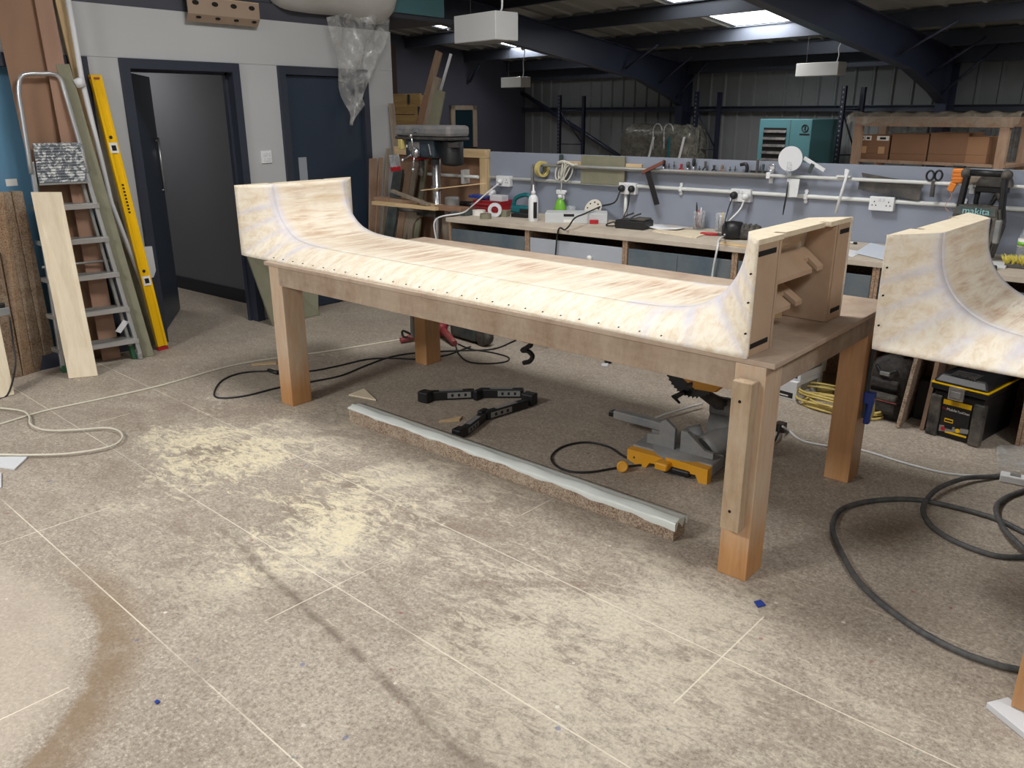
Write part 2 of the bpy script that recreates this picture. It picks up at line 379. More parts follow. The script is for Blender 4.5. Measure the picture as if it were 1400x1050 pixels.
    ins = t.math('MULTIPLY', t.math('SUBTRACT', 1.0, wob), 12, clamp=True)
    col = t.mix(t.math('MULTIPLY', ins, .5), col, srgb(190, 178, 162))
    # drag track
    ty = t.math('ADD', t.math('MULTIPLY', X, -.189), 1.098)
    wig = t.math('MULTIPLY', t.math('SUBTRACT', t.noise(t.mapping((1, .2, 1)), 5, 3), .5), .05)
    tr = t.math('SUBTRACT', 1.0, t.math('MULTIPLY', t.math('ABSOLUTE', t.math('SUBTRACT', t.math('ADD', Y, wig), ty)), 34), clamp=True)
    trn = t.ramp(t.noise(g, 9, 6, .7), [(.36, (0, 0, 0)), (.56, (1, 1, 1))])
    xm = t.math('MULTIPLY', t.math('ADD', X, 3.1), 2.5, clamp=True); xe = t.math('MULTIPLY', t.math('SUBTRACT', -.9, X), 2.5, clamp=True)
    col = t.mix(t.math('MULTIPLY', t.math('MULTIPLY', t.math('MULTIPLY', tr, trn), .75), t.math('MULTIPLY', xm, xe)), col, srgb(104, 92, 80))
    # boards: 0.6 m rows, staggered butt joints
    ang = math.radians(-3.7); c, s_ = math.cos(ang), math.sin(ang)
    u = t.math('ADD', t.math('MULTIPLY', X, c), t.math('MULTIPLY', Y, s_)); v = t.math('SUBTRACT', t.math('MULTIPLY', Y, c), t.math('MULTIPLY', X, s_))
    vv = t.math('ADD', t.math('DIVIDE', t.math('SUBTRACT', v, .025), .6), 20.0)
    fr = t.math('FRACT', vv); row = t.math('FLOOR', vv)
    ln = t.math('LESS_THAN', t.math('ABSOLUTE', t.math('SUBTRACT', fr, .5)), .0042)
    uu = t.math('ADD', t.math('DIVIDE', u, 2.44), t.math('MULTIPLY', row, .47))
    fu = t.math('FRACT', t.math('ADD', uu, 20.1))
    lc = t.math('LESS_THAN', t.math('ABSOLUTE', t.math('SUBTRACT', fu, .5)), .0011)
    near = t.math('MULTIPLY', t.math('SUBTRACT', 2.95, Y), 3, clamp=True)
    lbreak = t.ramp(t.noise(g, 3, 3), [(.3, (.25, .25, .25)), (.55, (1, 1, 1))])
    l = t.math('MULTIPLY', t.math('MULTIPLY', t.math('MAXIMUM', ln, lc), .75), t.math('MULTIPLY', near, lbreak))
    col = t.mix(l, col, srgb(230, 222, 204))
    # specks of paint
    for k, (c3, th) in enumerate((((70, 96, 150), .985), ((236, 232, 222), .97), ((150, 60, 60), .992), ((90, 120, 130), .99))):
        vo = t.n('ShaderNodeTexVoronoi', {'Vector': t.mapping((1, 1, 1), loc=(k*3.3, k, 0)), 'Scale': 11+2*k})
        sc = t.n('ShaderNodeSeparateColor', {0: vo.outputs['Color']}).outputs[0]
        f = t.math('MULTIPLY', t.math('GREATER_THAN', sc, th-.03), t.math('LESS_THAN', vo.outputs['Distance'], t.math('MULTIPLY', sc, .10)))
        col = t.mix(t.math('MULTIPLY', f, .55), col, srgb(*c3))
    return t.fin(col, .8, bump=t.noise(g, 40, 4), bs=.12)
M['floor'] = mk_floor()
def mk_clad(name, c):
    t = NT(name); f = t.noise(t.tc, 3, 4); col = t.mix(f, scale_col(c, .85), scale_col(c, 1.12)); return t.fin(col, .5)
M['clad'] = mk_clad('profiled_cladding', srgb(122, 126, 128)); M['roof'] = mk_clad('roof_liner_sheet', srgb(140, 140, 136))
def emis(name, c, e):
    t = NT(name); t.set(t.b.inputs['Base Color'], c); t.set(t.b.inputs['Emission Color'], c); t.b.inputs['Emission Strength'].default_value = e; return t.m
M['skylight'] = emis('daylight_grp_sheet', (1, .98, .93, 1), SKY)
def film(name, c, alpha, rough):
    t = NT(name); f = t.ramp(t.noise(t.tc, 9, 5, .6, .8), [(.35, (alpha*.5,)*3), (.65, (min(1, alpha*1.7),)*3)])
    m = t.fin(c, rough, Alpha=f, bump=t.noise(t.tc, 14, 4), bs=.5, bd=.01); return m
M['polythene'] = film('clear_polythene', srgb(206, 206, 204), .32, .12)
M['film_grey'] = film('cloudy_wrap', srgb(120, 118, 110), .7, .2)
M['bubble'] = paint('bubble_wrap', srgb(200, 200, 198), .35, .08, 20)
M['clear'] = film('clear_plastic', srgb(210, 216, 222), .32, .1)
M['tape_film'] = paint('white_film', srgb(226, 232, 228), .3, .08, 14)
# ================================================================ THE SHELL
mb = MB(); mb.boxmm(-22, 22, -20, 20, -.1, 0); struct('floor', mb, M['floor'])
GA, RA, FBk = -16.15, 6.0, -7.0                     # gable walls and front wall of the shell (a, a, b)
def ribbed(mb, a0, a1, P, pitch=.333):              # P(a, d) -> point, d = rib height
    out = [(a0, 0)]; k = math.floor((a0+30)/pitch)
    while k*pitch-30 < a1:
        for da, d in ((0, 0), (.10, 0), (.125, .03), (.155, .03), (.18, 0)):
            a = k*pitch-30+da
            if a0 < a < a1: out.append((a, d))
        k += 1
    out.append((a1, 0)); return out
mb = MB(BM); pr = ribbed(mb, GA, RA, None)
mb.grid([[(a, 14-d, 0) for a, d in pr], [(a, 14-d, 2.75) for a, d in pr]], sm=False); struct('wall_far', mb, M['clad'], fix=False)
mb = MB(BM)
mb.extr([(GA-.1, FBk, 0), (GA-.1, 14.2, 0), (GA-.1, 14.2, roofz(14.2)+.1), (GA-.1, 3, roofz(3)+.1), (GA-.1, FBk, roofz(FBk)+.1)], (.1, 0, 0))
struct('wall_gable', mb, M['navy_wall'])
mb = MB(BM)
mb.extr([(RA, FBk, 0), (RA, 14.2, 0), (RA, 14.2, roofz(14.2)+.1), (RA, 3, roofz(3)+.1), (RA, FBk, roofz(FBk)+.1)], (.1, 0, 0))
struct('wall_right', mb, M['inner_grey'])
mb = MB(BM); mb.boxmm(GA, RA, FBk-.1, FBk, 0, roofz(FBk)+.1); struct('wall_front', mb, M['plaster'])
# roof lights (openings in the liner) and the roof sheets around them
HOLES = []
for ac, wd in ((-14.0, 1.05), (-8.25, 1.05), (-3.15, 1.1), (1.6, 1.1)):
    HOLES.append([ac-wd/2, ac+wd/2, []])
HOLES[0][2] = [(8.6, 10.3), (10.75, 11.95), (12.15, 12.3)]; HOLES[1][2] = [(8.9, 10.62), (11.3, 12.25)]
HOLES[0][2] = [(9.0, 10.4), (11.75, 12.3)]; HOLES[1][2] = [(9.2, 10.62), (11.3, 12.25)]
HOLES[2][2] = [(-3.2, -2.0), (1.9, 3.0), (3.1, 4.1), (9.2, 10.4), (10.8, 12.0)]; HOLES[3][2] = [(-3.2, -2.0), (1.9, 3.0)]
k = 0
mbr = MB(BM); bs = sorted({FBk, 3, 14.3} | {b for h in HOLES for seg in h[2] for b in seg})
for i in range(len(bs)-1):
    b0, b1 = bs[i], bs[i+1]; bm_ = (b0+b1)/2
    cuts = [(h[0], h[1]) for h in HOLES if any(s0 <= bm_ <= s1 for s0, s1 in h[2])]
    a = GA-.1
    for c0, c1 in cuts+[(RA+.1, None)]:
        pr = ribbed(None, a, c0, None, .5)
        mbr.grid([[(x, b0, roofz(b0+1e-6)-d) for x, d in pr], [(x, b1, roofz(b1)-d) for x, d in pr]], sm=False)
        a = c1
struct('ceiling', mbr, M['roof'], fix=False)
for h in HOLES:
    for b0, b1 in h[2]:
        k += 1; mb = MB(BM); mb.grid([[(h[0]-.05, b0-.03, roofz(b0)+.03), (h[1]+.05, b0-.03, roofz(b0)+.03)], [(h[0]-.05, b1+.03, roofz(b1)+.03), (h[1]+.05, b1+.03, roofz(b1)+.03)]], sm=False)
        struct('window_%d' % k, mb, M['skylight'], fix=False)
# purlins: Z sections along the shell
kt = 0
def trim(mb, m):
    global kt
    kt += 1; return struct('trim_%d' % kt, mb, m)
for b in (-5.5, -3.6, -1.7, .2, 2.1, 4.15, 5.75, 7.35, 8.95, 10.52, 12.12, 13.4):
    z = roofz(b)-.03; mb = MB(BM)
    mb.boxmm(GA, RA, b-.004, b+.004, z-.21, z); mb.boxmm(GA, RA, b-.07, b, z-.006, z); mb.boxmm(GA, RA, b, b+.07, z-.21, z-.204)
    mb.boxmm(GA, RA, b+.064, b+.07, z-.204, z-.185)
    trim(mb, M['purlin'])
mb = MB(BM); mb.boxmm(GA, RA, 13.82, 13.95, 2.40, 2.62); trim(mb, M['purlin'])           # eaves beam
mb = MB(BM); mb.boxmm(GA, RA, 13.86, 13.96, 1.69, 1.70); mb.boxmm(GA, RA, 13.92, 13.93, 1.70, 1.78); mb.boxmm(GA, RA, 13.86, 13.96, 1.78, 1.79); trim(mb, M['purlin'])   # sheeting rail
# portal frames: rafters with haunches and columns
def raft(a):
    mb = MB(BM); zt = lambda b: roofz(b)-.25
    web = [(13.9, 0), (13.62, 0), (13.62, 1.82), (13.25, 1.98), (12.35, zt(12.35)-.47), (3, zt(3)-.36), (3, zt(3)), (13.9, zt(13.9))]
    mb.extr([(a-.006, b, z) for b, z in web], (.012, 0, 0))
    def fl(b0, z0, b1, z1):
        d = Vector((0, b1-b0, z1-z0)).normalized(); nn = Vector((0, -d.z, d.y))
        mb.slab((a-.085, b0, z0), (.17, 0, 0), (0, b1-b0, z1-z0), nn*.012)
    for i in (1, 2, 3, 4): fl(*web[i], *web[i+1])
    fl(*web[6], *web[7]); fl(13.9, 0, 13.9, zt(13.9))
    fl(13.62, 1.82, 13.62, 2.5)
    web2 = [(3, zt(3)-.36), (3, zt(3)), (FBk+.1, zt(FBk+.1)), (FBk+.1, zt(FBk+.1)-.36)]
    mb.extr([(a-.006, b, z) for b, z in web2], (.012, 0, 0)); fl(*web2[3], *web2[0])
    return mb
for a in (-11.0, -5.9, -.8, 4.0): trim(raft(a), M['steel_navy'])
def strut(p, q, r=.03): mb = MB(BM); mb.tube([p, q], r, 4); return trim(mb, M['steel_navy'])
for a in (-11.0, -5.9):
    for b, db in ((11.9, 0), (12.9, 0), (13.4, 0)):
        zb = roofz(b)-.62 if b < 12.5 else (roofz(b)-.7 if b < 13 else 1.95)
        strut((a+.09, b, zb), (a+.75, b+.1, roofz(b)-.24), .022)
strut((GA+.1, 13.8, 2.15), (GA+4.4, 13.8, .35), .05)                                     # wall bracing
strut((GA+.1, 12.2, 2.35), (GA+.5, 12.2, 2.72), .03)
# navy gable: small window with a pale brown frame
mb = MB(BM); mb.boxmm(GA, GA+.06, 11.68, 11.80, .9, 1.84); mb.boxmm(GA, GA+.06, 12.32, 12.44, .9, 1.84); mb.boxmm(GA, GA+.06, 11.68, 12.44, 1.74, 1.84)
wf = struct('window_20', mb, M['grey_wood'])
mb = MB(BM); mb.boxmm(GA, GA+.03, 11.80, 12.32, .9, 1.74); part('pane', mb, paint('dark_pane', srgb(24, 44, 54), .2), wf)
# ---- white partition on the left (x = XW), its doors and the room behind
XW, TH = -5.94, .12
def wx(y0, y1, z0, z1, mb): mb.boxmm(XW-TH, XW, y0, y1, z0, z1)
mb = MB()
wx(-3, 1.55, 0, 2.06, mb); wx(2.83, 3.05, 0, 2.06, mb); wx(4.0, 4.37, 0, 2.06, mb); wx(5.335, 5.66, 0, 2.06, mb)
struct('wall_left', mb, M['plaster'])
mb = MB(); wx(-3, 5.66, 2.064, 2.40, mb); mb.boxmm(XW-TH+.02, XW-.004, -3, 5.66, 2.06, 2.064); struct('wall_left_upper', mb, M['plaster'])
mb = MB(); mb.boxmm(XW-.14, XW-.004, -3, 5.64, 2.40, 2.525); trim(mb, M['beam_grey'])
mb = MB(); mb.boxmm(-9.6, XW-.02, -3, 6.55, 2.53, 2.57); trim(mb, M['beam_grey'])        # edge of the deck over the rooms
mb = MB(); mb.boxmm(-9.6, XW-TH, -3, 5.6, 2.36, 2.39); struct('ceiling_rooms', mb, M['plaster'])
def frame(n, y0, y1, ztop, wdt, dpt=.03):
    mb = MB()
    for a, b in ((y0, y0+wdt), (y1-wdt, y1)): mb.boxmm(XW-TH, XW+dpt, a, b, 0, ztop-wdt)
    mb.boxmm(XW-TH, XW+dpt, y0, y1, ztop-wdt, ztop)
    # stop bead
    for a, b in ((y0+wdt, y0+wdt+.02), (y1-wdt-.02, y1-wdt)): mb.boxmm(XW-.09, XW-.05, a, b, 0, ztop-wdt)
    mb.boxmm(XW-.09, XW-.05, y0+wdt, y1-wdt, ztop-wdt-.02, ztop-wdt)
    return mb
d1 = struct('door_1', frame(1, 3.05, 4.0, 2.06, .065), M['frame_navy'])
hx, hy = XW-.1, 3.125
ex, ey = -6.86, 3.77
dv = Vector((ex-hx, ey-hy, 0)); dn = Vector((-dv.y, dv.x, 0)).normalized()
mb = MB(); mb.slab((hx, hy, .01), dv, (0, 0, 1.97), dn*.044); leaf = part('door_leaf', mb, M['door_navy'], d1)
mb = MB(); q = Vector((hx, hy, 0))+dv*.9-dn*.02
mb.tube([q+Vector((0, 0, 1.05)), q+Vector((0, 0, 1.5))], .012, 8)
for zz in (1.07, 1.48): mb.tube([q+Vector((0, 0, zz)), q+Vector((0, 0, zz))+dn*.03], .009, 8)
part('pull_handle', mb, M['alu'], leaf, 'brushed steel pull handle')
d2 = struct('door_2', frame(2, 4.37, 5.335, 2.06, .065), M['frame_navy'])
mb = MB(); mb.boxmm(XW-.05, XW-.006, 4.44, 5.265, .01, 1.99); leaf2 = part('door_leaf', mb, M['door_navy'], d2)
mb = MB(); mb.boxmm(XW-.006, XW-.002, 4.515, 4.60, .95, 1.33); part('push_plate', mb, paint('satin_plate', srgb(150, 156, 164), .35, .04), leaf2, 'pale satin push plate')
mb = MB()
for a, b in ((1.55, 1.63), (2.75, 2.83)): mb.boxmm(XW-TH, XW+.02, a, b, 0, 2.06)
mb.boxmm(XW-TH, XW+.02, 1.63, 2.75, 1.98, 2.06); mb.boxmm(XW-TH, XW+.02, 1.63, 2.75, 0, .1)
wn = struct('window_21', mb, M['frame_navy'])
mb = MB(); mb.boxmm(XW-.08, XW-.06, 1.63, 2.75, .1, 1.98); part('pane', mb, M['blue_glass'], wn)
mb = MB(); q = FX(16, 250, XW-.059); mb.boxmm(XW-.0595, XW-.0588, q.y-.035, q.y+.035, q.z-.02, q.z+.025); part('sticker', mb, M['label_white'], wn)
# room behind door 1
mb = MB(); mb.boxmm(-9.4, XW-TH, 4.30, 4.36, 0, 2.38); struct('wall_room_side', mb, M['inner_grey'])
mb = MB(); mb.boxmm(-9.4, XW-TH, 4.285, 4.30, 0, .12); struct('baseboard_room', mb, M['skirting'])
mb = MB(); mb.boxmm(-9.5, -9.4, 1.0, 5.6, 0, 2.38); struct('wall_room_back', mb, M['inner_grey'])
mb = MB(); mb.boxmm(-9.4, XW-TH, 2.86, 2.92, 0, 2.38); struct('wall_room_near', mb, M['inner_grey'])
mb = MB(); mb.boxmm(-9.5, XW-TH, 5.54, 5.6, 0, 2.38); struct('wall_room_end', mb, M['plaster'])
# low grey-blue partition behind the workbench
mb = MB(); mb.boxmm(-4.62, 1.4, 5.5, 5.54, 0, 1.378); struct('wall_bench', mb, M['bench_blue'])
# ================================================================ LIGHT FROM THE ROOF LIGHTS, ADDED ROOM FILL
def roof_light(name, a, b, sa, sb, e, col=(1, .99, .975)):
    l = bpy.data.lights.new(name, 'AREA'); l.shape = 'RECTANGLE'; l.size = sa; l.size_y = sb; l.energy = e; l.color = col
    o = bpy.data.objects.new(name, l); COL.objects.link(o); o.matrix_world = BM @ Matrix.Translation((a, b, roofz(b)-.06))
roof_light('daylight_over_bench', -3.15, 2.45, 1.0, 1.0, 95)
roof_light('daylight_over_floor', -3.15, -2.6, 1.0, 1.1, 205)
roof_light('daylight_over_floor', 1.6, 2.45, 1.0, 1.0, 72)
roof_light('daylight_over_floor', 1.6, -2.6, 1.0, 1.1, 110)
roof_light('daylight_far_bay', -8.25, 11.8, .9, .8, 55)
roof_light('daylight_far_bay', -3.15, 10.6, 1.0, 2.0, 95)
roof_light('daylight_far_bay', -14.0, 12.0, .9, .4, 28)
def room_fill(x, y, z, e):
    l = bpy.data.lights.new('room_fill_light', 'AREA'); l.size = .6; l.energy = e; l.color = (1, .97, .93)
    o = bpy.data.objects.new('room_fill_light', l); COL.objects.link(o); o.location = (x, y, z)
room_fill(-7.9, 3.6, 2.34, 10)  # unseen fill light, added to brighten the room behind door 1
# ================================================================ WORK TABLE WITH THE FIRST BENCH FORM
TY = math.radians(-2.58)
tb = thing('work_table', 'long dusty timber work table on four square legs, carrying the complete bench form', 'table', (-2.5, 3.4, 0), TY)
TM = RM(tb)
# table frame: local x from -1.55 to 1.53, y from -.68 .. .64
def leg(lx, ly, m, sx=.118, sy=.14, h=.853):
    mb = MB(TM); mb.boxmm(lx-sx, lx, ly, ly+sy, 0, h, .004); return part('leg', mb, m, tb)
TI = TM.inverted()
for p, m in (((-3.935, 2.797), M['leg_wood']), ((-.985, 2.655), M['leg_wood']), ((-.952, 3.78), M['leg_clean']), ((-3.888, 3.91), M['leg_clean'])):
    q = TI @ Vector((p[0], p[1], 0)); leg(q.x, q.y, m)
q0, q1 = TI @ Vector((-4.05, 2.797, 0)), TI @ Vector((-.985, 2.655, 0))
q2 = TI @ Vector((-.952, 3.92, 0)); q3 = TI @ Vector((-3.888, 4.05, 0))
mb = MB(TM); mb.boxmm(q0.x+.10, q1.x-.118, q1.y+.004, q1.y+.05, .745, .853, .003); part('front_rail', mb, M['rail_wood'], tb)
mb = MB(TM); mb.boxmm(q0.x+.10, q1.x-.118, q2.y-.05, q2.y-.004, .745, .853, .003); part('back_rail', mb, M['rail_wood'], tb)
for xx in (q0.x+.03, q1.x-.05):
    mb = MB(TM); mb.boxmm(xx, xx+.045, q1.y+.14, q2.y-.14, .745, .853, .003); part('end_rail', mb, M['rail_wood'], tb)
mb = MB(TM); mb.boxmm(q0.x-.03, q1.x+.03, q1.y-.004, q2.y+.01, .8535, .874, .003); part('tabletop', mb, M['mdf'], tb)
mb = MB(TM); mb.boxmm(q1.x-.118+.02, q1.x-.118+.095, q1.y-.055, q1.y-.001, .22, .803, .004); bt_ = part('batten', mb, M['old_pine'], tb, 'knotty pine batten screwed to the leg')
for zz in (.30, .73):
    xx = q1.x-.118+.055; mb = MB(TM); mb.cyl((xx, q1.y-.054, zz), (xx, q1.y-.0565, zz), .006, seg=10); part('screw_hole', mb, M['dark_slot'], bt_)
# ---- bench form
KB = .9516
ARC = [(x*KB, z*KB) for x, z in [(.13, .42), (.135, .36), (.148, .30), (.172, .245), (.21, .195), (.265, .152), (.34, .118), (.45, .097), (.58, .089), (.75, .086)]]
def bench_form(name, label, loc, rz, L, WD, full=True):
    root = thing(name, label, 'bench form', loc, rz); M0 = RM(root); H_ = .435*KB
    inner = catmull([(x, 0, z) for x, z in ARC], 6); n = len(inner)-1
    left = []                                            # (outer x,z) (inner x,z)
    for i, p in enumerate(inner):
        s = i/n; s2 = s
        if s < .5: o = (0, H_*(1-2*s))
        else: o = ((s-.5)*2*.75*KB, 0)
        left.append((o, (p.x, p.z*.435/.42 if i == 0 else p.z), s))
    rows = list(left)
    m = 24
    for i in range(1, m): x = .75*KB+(L-1.5*KB)*i/m; rows.append(((x, 0), (x, .086*KB), .999))
    for o, q, s in reversed(left): rows.append(((L-o[0], o[1]), (L-q[0], q[1]), s))
    y1, y2 = .186, WD-.143
    def fg(t, s):
        k = .12+.45*max(0, min(1, (s-.35)/.5)); return (1-k)*t+k*math.sin(t*math.pi/2), (1-k)*t+k*(1-math.cos(t*math.pi/2))
    fill_s = (.2, .34, .5, .66, .80)
    def flare(nm, yo, yi):
        mb = MB(M0); NR = 10; P = []; at_ = []
        for (o, q, s) in rows:
            r = []
            for j in range(NR+1):
                t = j/NR; f, g = fg(t, s)
                r.append((o[0]+(q[0]-o[0])*f, yo+(yi-yo)*g, o[1]+(q[1]-o[1])*f))
                k = max(math.exp(-((s-c)/(.012+.024*t))**2)*(.6+.4*t) for c in fill_s)
                if s < .93: k = max(k, math.exp(-((1-t)/.16)**2)*.9)
                at_.append(min(1, k))
            P.append(r)
        mb.grid(P); o = part(nm, mb, M['bench_ply'], root); me = o.data
        if (me.polygons[len(me.polygons)//2].normal.y > 0) != (yo > yi): me.flip_normals()
        a = o.data.attributes.new('filler', 'FLOAT', 'POINT'); a.data.foreach_set('value', at_)
        md = o.modifiers.new('t', 'SOLIDIFY'); md.thickness = .008; md.offset = -1
        return o
    flare('front_flare', 0, y1); flare('back_flare', WD, y2)
    mb = MB(M0); NR = 20; P = []; fa = []; sa = []
    for (o, q, s) in rows:
        P.append([(q[0], y1+(y2-y1)*j/NR, q[1]) for j in range(NR+1)])
        for j in range(NR+1):
            t = j/NR; e = min(t, 1-t)*(y2-y1)
            fa.append(math.exp(-(e/.035)**2)*(.95 if s < .93 else .12)); sa.append(1-math.exp(-(e/.1)**2))
    mb.grid(P); o = part('seat_panel', mb, M['bench_ply'], root)
    if o.data.polygons[len(o.data.polygons)//2].normal.z < 0: o.data.flip_normals()
    o.data.attributes.new('filler', 'FLOAT', 'POINT').data.foreach_set('value', fa); o.data.attributes.new('seat', 'FLOAT', 'POINT').data.foreach_set('value', sa)
    md = o.modifiers.new('t', 'SOLIDIFY'); md.thickness = .012; md.offset = -1
    # inner rib boards and the end posts
    for yy in (y1+.008, y2-.008):
        for sgn in (0, 1):
            X = (lambda x: L-x) if sgn else (lambda x: x)
            pts = [(0.002, 0.002)]+[(.75*KB, .002)]+[(p.x+.0, p.z-.022) for p in reversed(inner)]+[(.002, .394)]
            mb = MB(M0); mb.extr([(X(x), yy-.009, z) for x, z in pts], (0, .018, 0)); part('rib_board', mb, M['mdf_inner'], root)
    for sgn in (0, 1):
        xe = L-.001 if sgn else .001; dx = -.018 if sgn else .018
        for ya, yb in ((.002, y1-.008), (WD-.002, y2+.008)):
            sg = 1 if yb > ya else -1
            mb = MB(M0); mb.extr([(xe, ya, .001), (xe, yb, .001), (xe+dx, yb, .001), (xe+dx, ya+sg*.038, .001)], (0, 0, .396)); ya, yb = min(ya, yb), max(ya, yb); pst = part('end_post', mb, M['mdf_inner'], root)
            for zz in (.04, .365):
                mb = MB(M0); mb.boxmm(min(xe, xe-dx*.06)-.0008, max(xe, xe-dx*.06)+.0008, ya+.02, yb-.02, zz-.009, zz+.009); part('slot', mb, M['dark_slot'], pst)
        X = (lambda x: L-x) if sgn else (lambda x: x)
        nt = [(0, 0)]+[(.122*fg(t/8, 0)[0], y1*fg(t/8, 0)[1]+.001) for t in range(1, 9)]+[(.122*fg(t/8, 0)[0], WD-(WD-y2)*fg(t/8, 0)[1]-.001) for t in range(8, 0, -1)]+[(0, WD), (0, WD-.22), (.035, WD-.22), (.035, WD-.25), (.012, WD-.25), (.012, .25), (.045, .25), (.045, .215), (0, .215)]
        mb = MB(M0); mb.extr([(X(x), y, .396) for x, y in nt], (0, 0, .0185)); part('top_rail', mb, M['pale_ply'], root)
        for xa, za, xb, zb, yl in ((.03, .22, .112, .285, .75), (.05, .095, .157, .165, .5)):
            mb = MB(M0); y0, y1_ = y1+.018, y2-.018; D_ = y1_-y0
            def sp(f, g): return (X(xa+(xb-xa)*f), y0+D_*g, za+(zb-za)*f)
            mb.extr([sp(0, 0), sp(0, yl), sp(.5, yl), sp(.5, yl+.1), sp(0, yl+.1), sp(0, yl+.22), sp(1, yl+.22), sp(1, 0)], (0, 0, .018)); part('slat', mb, M['mdf_inner'], root)
    if full:
        for k in range(28):
            x = .35+k*(L-.7)/27; p = Vector((x, .0035, .022))
            mb = MB(M0); mb.cyl(p+Vector((0, .004, 0)), p+Vector((0, -.004, .0)), .0023, seg=8); part('screw', mb, M['dark_slot'], root)
    for zz in (.09, .2, .3):
        mb = MB(M0); mb.cyl((L-.012 if full else .012, .004, zz), (L-.012 if full else .012, -.003, zz), .0035, seg=8); part('screw', mb, M['dark_slot'], root)
    return root
bench_form('bench_form', 'long pale plywood bench form with two upswept ends, on the work table', (-4.377, 2.844, .8745), math.atan2(-.208, 3.487), 3.324, .857)
bench_form('bench_form', 'partly seen pale plywood bench form at the right edge, above the tool chest', (-.752, 3.055, .8745), math.radians(-5.5), 3.1, .90, False)
t2 = thing('work_table', 'work table at the right edge of which one orange-brown leg shows', 'table', (-.08, 2.47, 0), math.radians(-5.5)); T2 = RM(t2)
for lx in (0, 2.3):
    for ly in (0, 1.3):
        mb = MB(T2); mb.boxmm(lx, lx+.12, ly, ly+.12, .022 if lx == 0 and ly == 0 else 0, .853, .004); part('leg', mb, M['leg_clean'], t2)
mb = MB(T2); mb.boxmm(-.0, 2.42, -.0, 1.42, .8535, .874, .003); part('tabletop', mb, M['mdf'], t2)
mb = MB(T2); mb.boxmm(.12, 2.3, .01, .05, .745, .853); part('front_rail', mb, M['rail_wood'], t2)
mb = MB(T2); mb.boxmm(.02, .06, .12, 1.3, .745, .853); part('end_rail', mb, M['rail_wood'], t2)
mb = MB(at(-.09, 2.44, 0, math.radians(-35))); mb.boxmm(-.045, .2, -.02, .06, 0, .021, .002)
solo('packing_strip', mb, M['white_matt'], 'white packing strip under the orange-brown table leg at the right edge', 'packer')
mb = MB(TM @ Matrix.Translation((0, 0, .8745))); q = TI @ FZ(1056, 435, .8745)
mb.box((q.x-.05, q.y, .018), (.16, .055, .036), rz=.5, bev=.002)
solo('wood_block', mb, M['pine_x'], 'small pine block lying on the table inside the hollow bench end', 'wood block')
# ================================================================ THINGS LEANING ON THE LEFT WALL
LW = -5.93
def lean(name, label, cat, b0, b1, t0, t1, th, mat, group=None, parent=None, root=True):
    """board: bottom corners b0,b1 on the floor, top corners t0,t1 near the wall; th = thickness towards the wall"""
    b0, b1, t0, t1 = map(Vector, (b0, b1, t0, t1)); nrm = (b1-b0).cross(t0-b0).normalized()
    if nrm.x > 0: nrm = -nrm
    mb = MB(); t = nrm*th
    lift = max(0, -min((p+t).z for p in (b0, b1))); up = Vector((0, 0, lift+.001))
    c = [b0+up, b1+up, b1+t+up, b0+t+up, t0+up, t1+up, t1+t+up, t0+t+up]
    mb.hexa(c, .0015)
    return solo(name, mb, mat, label, cat, group)
def wallpt(px, py, off=0.0): return FX(px, py, LW+off)
# tall brown boards
lean('hardboard_sheet', 'tall brown hardboard sheet leaning on the wall behind the step ladder', 'board', FZ(100, 500), FZ(157, 483), wallpt(-24, -60, .03), wallpt(52, -60, .03), .004, M['brown_board'])
lean('hardboard_sheet', 'narrow brown board overlapping the right edge of the tall hardboard sheet', 'board', FZ(138, 493)+Vector((.03, 0, 0)), FZ(163, 488)+Vector((.03, 0, 0)), wallpt(36, -60, .06), wallpt(60, -60, .06), .012, wood('lighter_brown_board', srgb(150, 116, 96), srgb(166, 132, 112), (3, 3, .6), 2, .6))
# olive strip and its shorter neighbour
lean('fibreboard_strip', 'long olive-green fibreboard strip leaning between ladder and yellow straightedge', 'board', FZ(196, 489), FZ(211, 487), wallpt(76, 88, .08), wallpt(95, 88, .08), .018, M['olive'])
lean('fibreboard_strip', 'shorter olive-green strip behind the yellow straightedge, its top below the white pipe', 'board', FZ(208, 476)+Vector((-.06, 0, 0)), FZ(220, 472)+Vector((-.06, 0, 0)), wallpt(151, 278, .03), wallpt(161, 276, .03), .018, M['olive'])
# batten and white pipe
mb = MB(); a, b = wallpt(66, -40, .04), wallpt(79, -40, .04); c, d = FZ(187, 478)+Vector((.02, 0, 0)), FZ(197, 476)+Vector((.02, 0, 0))
lean('timber_batten', 'pale timber batten leaning behind the white pipe, reaching above the picture', 'batten', c, c+(b-a)*.9, a, b, .02, M['pine'])
pp = [FZ(218, 470)+Vector((.09, 0, .02)), wallpt(152, 277, .09), wallpt(112, 108, .1), wallpt(90, -20, .10)]
pt = thing('plastic_pipe', 'white plastic pipe with a torn tape band leaning beside the timber batten', 'pipe', FZ(218, 470))
mb = MB(); mb.tube(pp, .017, 10); part('pipe', mb, M['white_matt'], pt)
mb = MB(); a = wallpt(106, 107, .1); bq = wallpt(112, 118, .1); mb.tube([a, bq], .032, 10); part('tape_band', mb, M['paper'], pt)
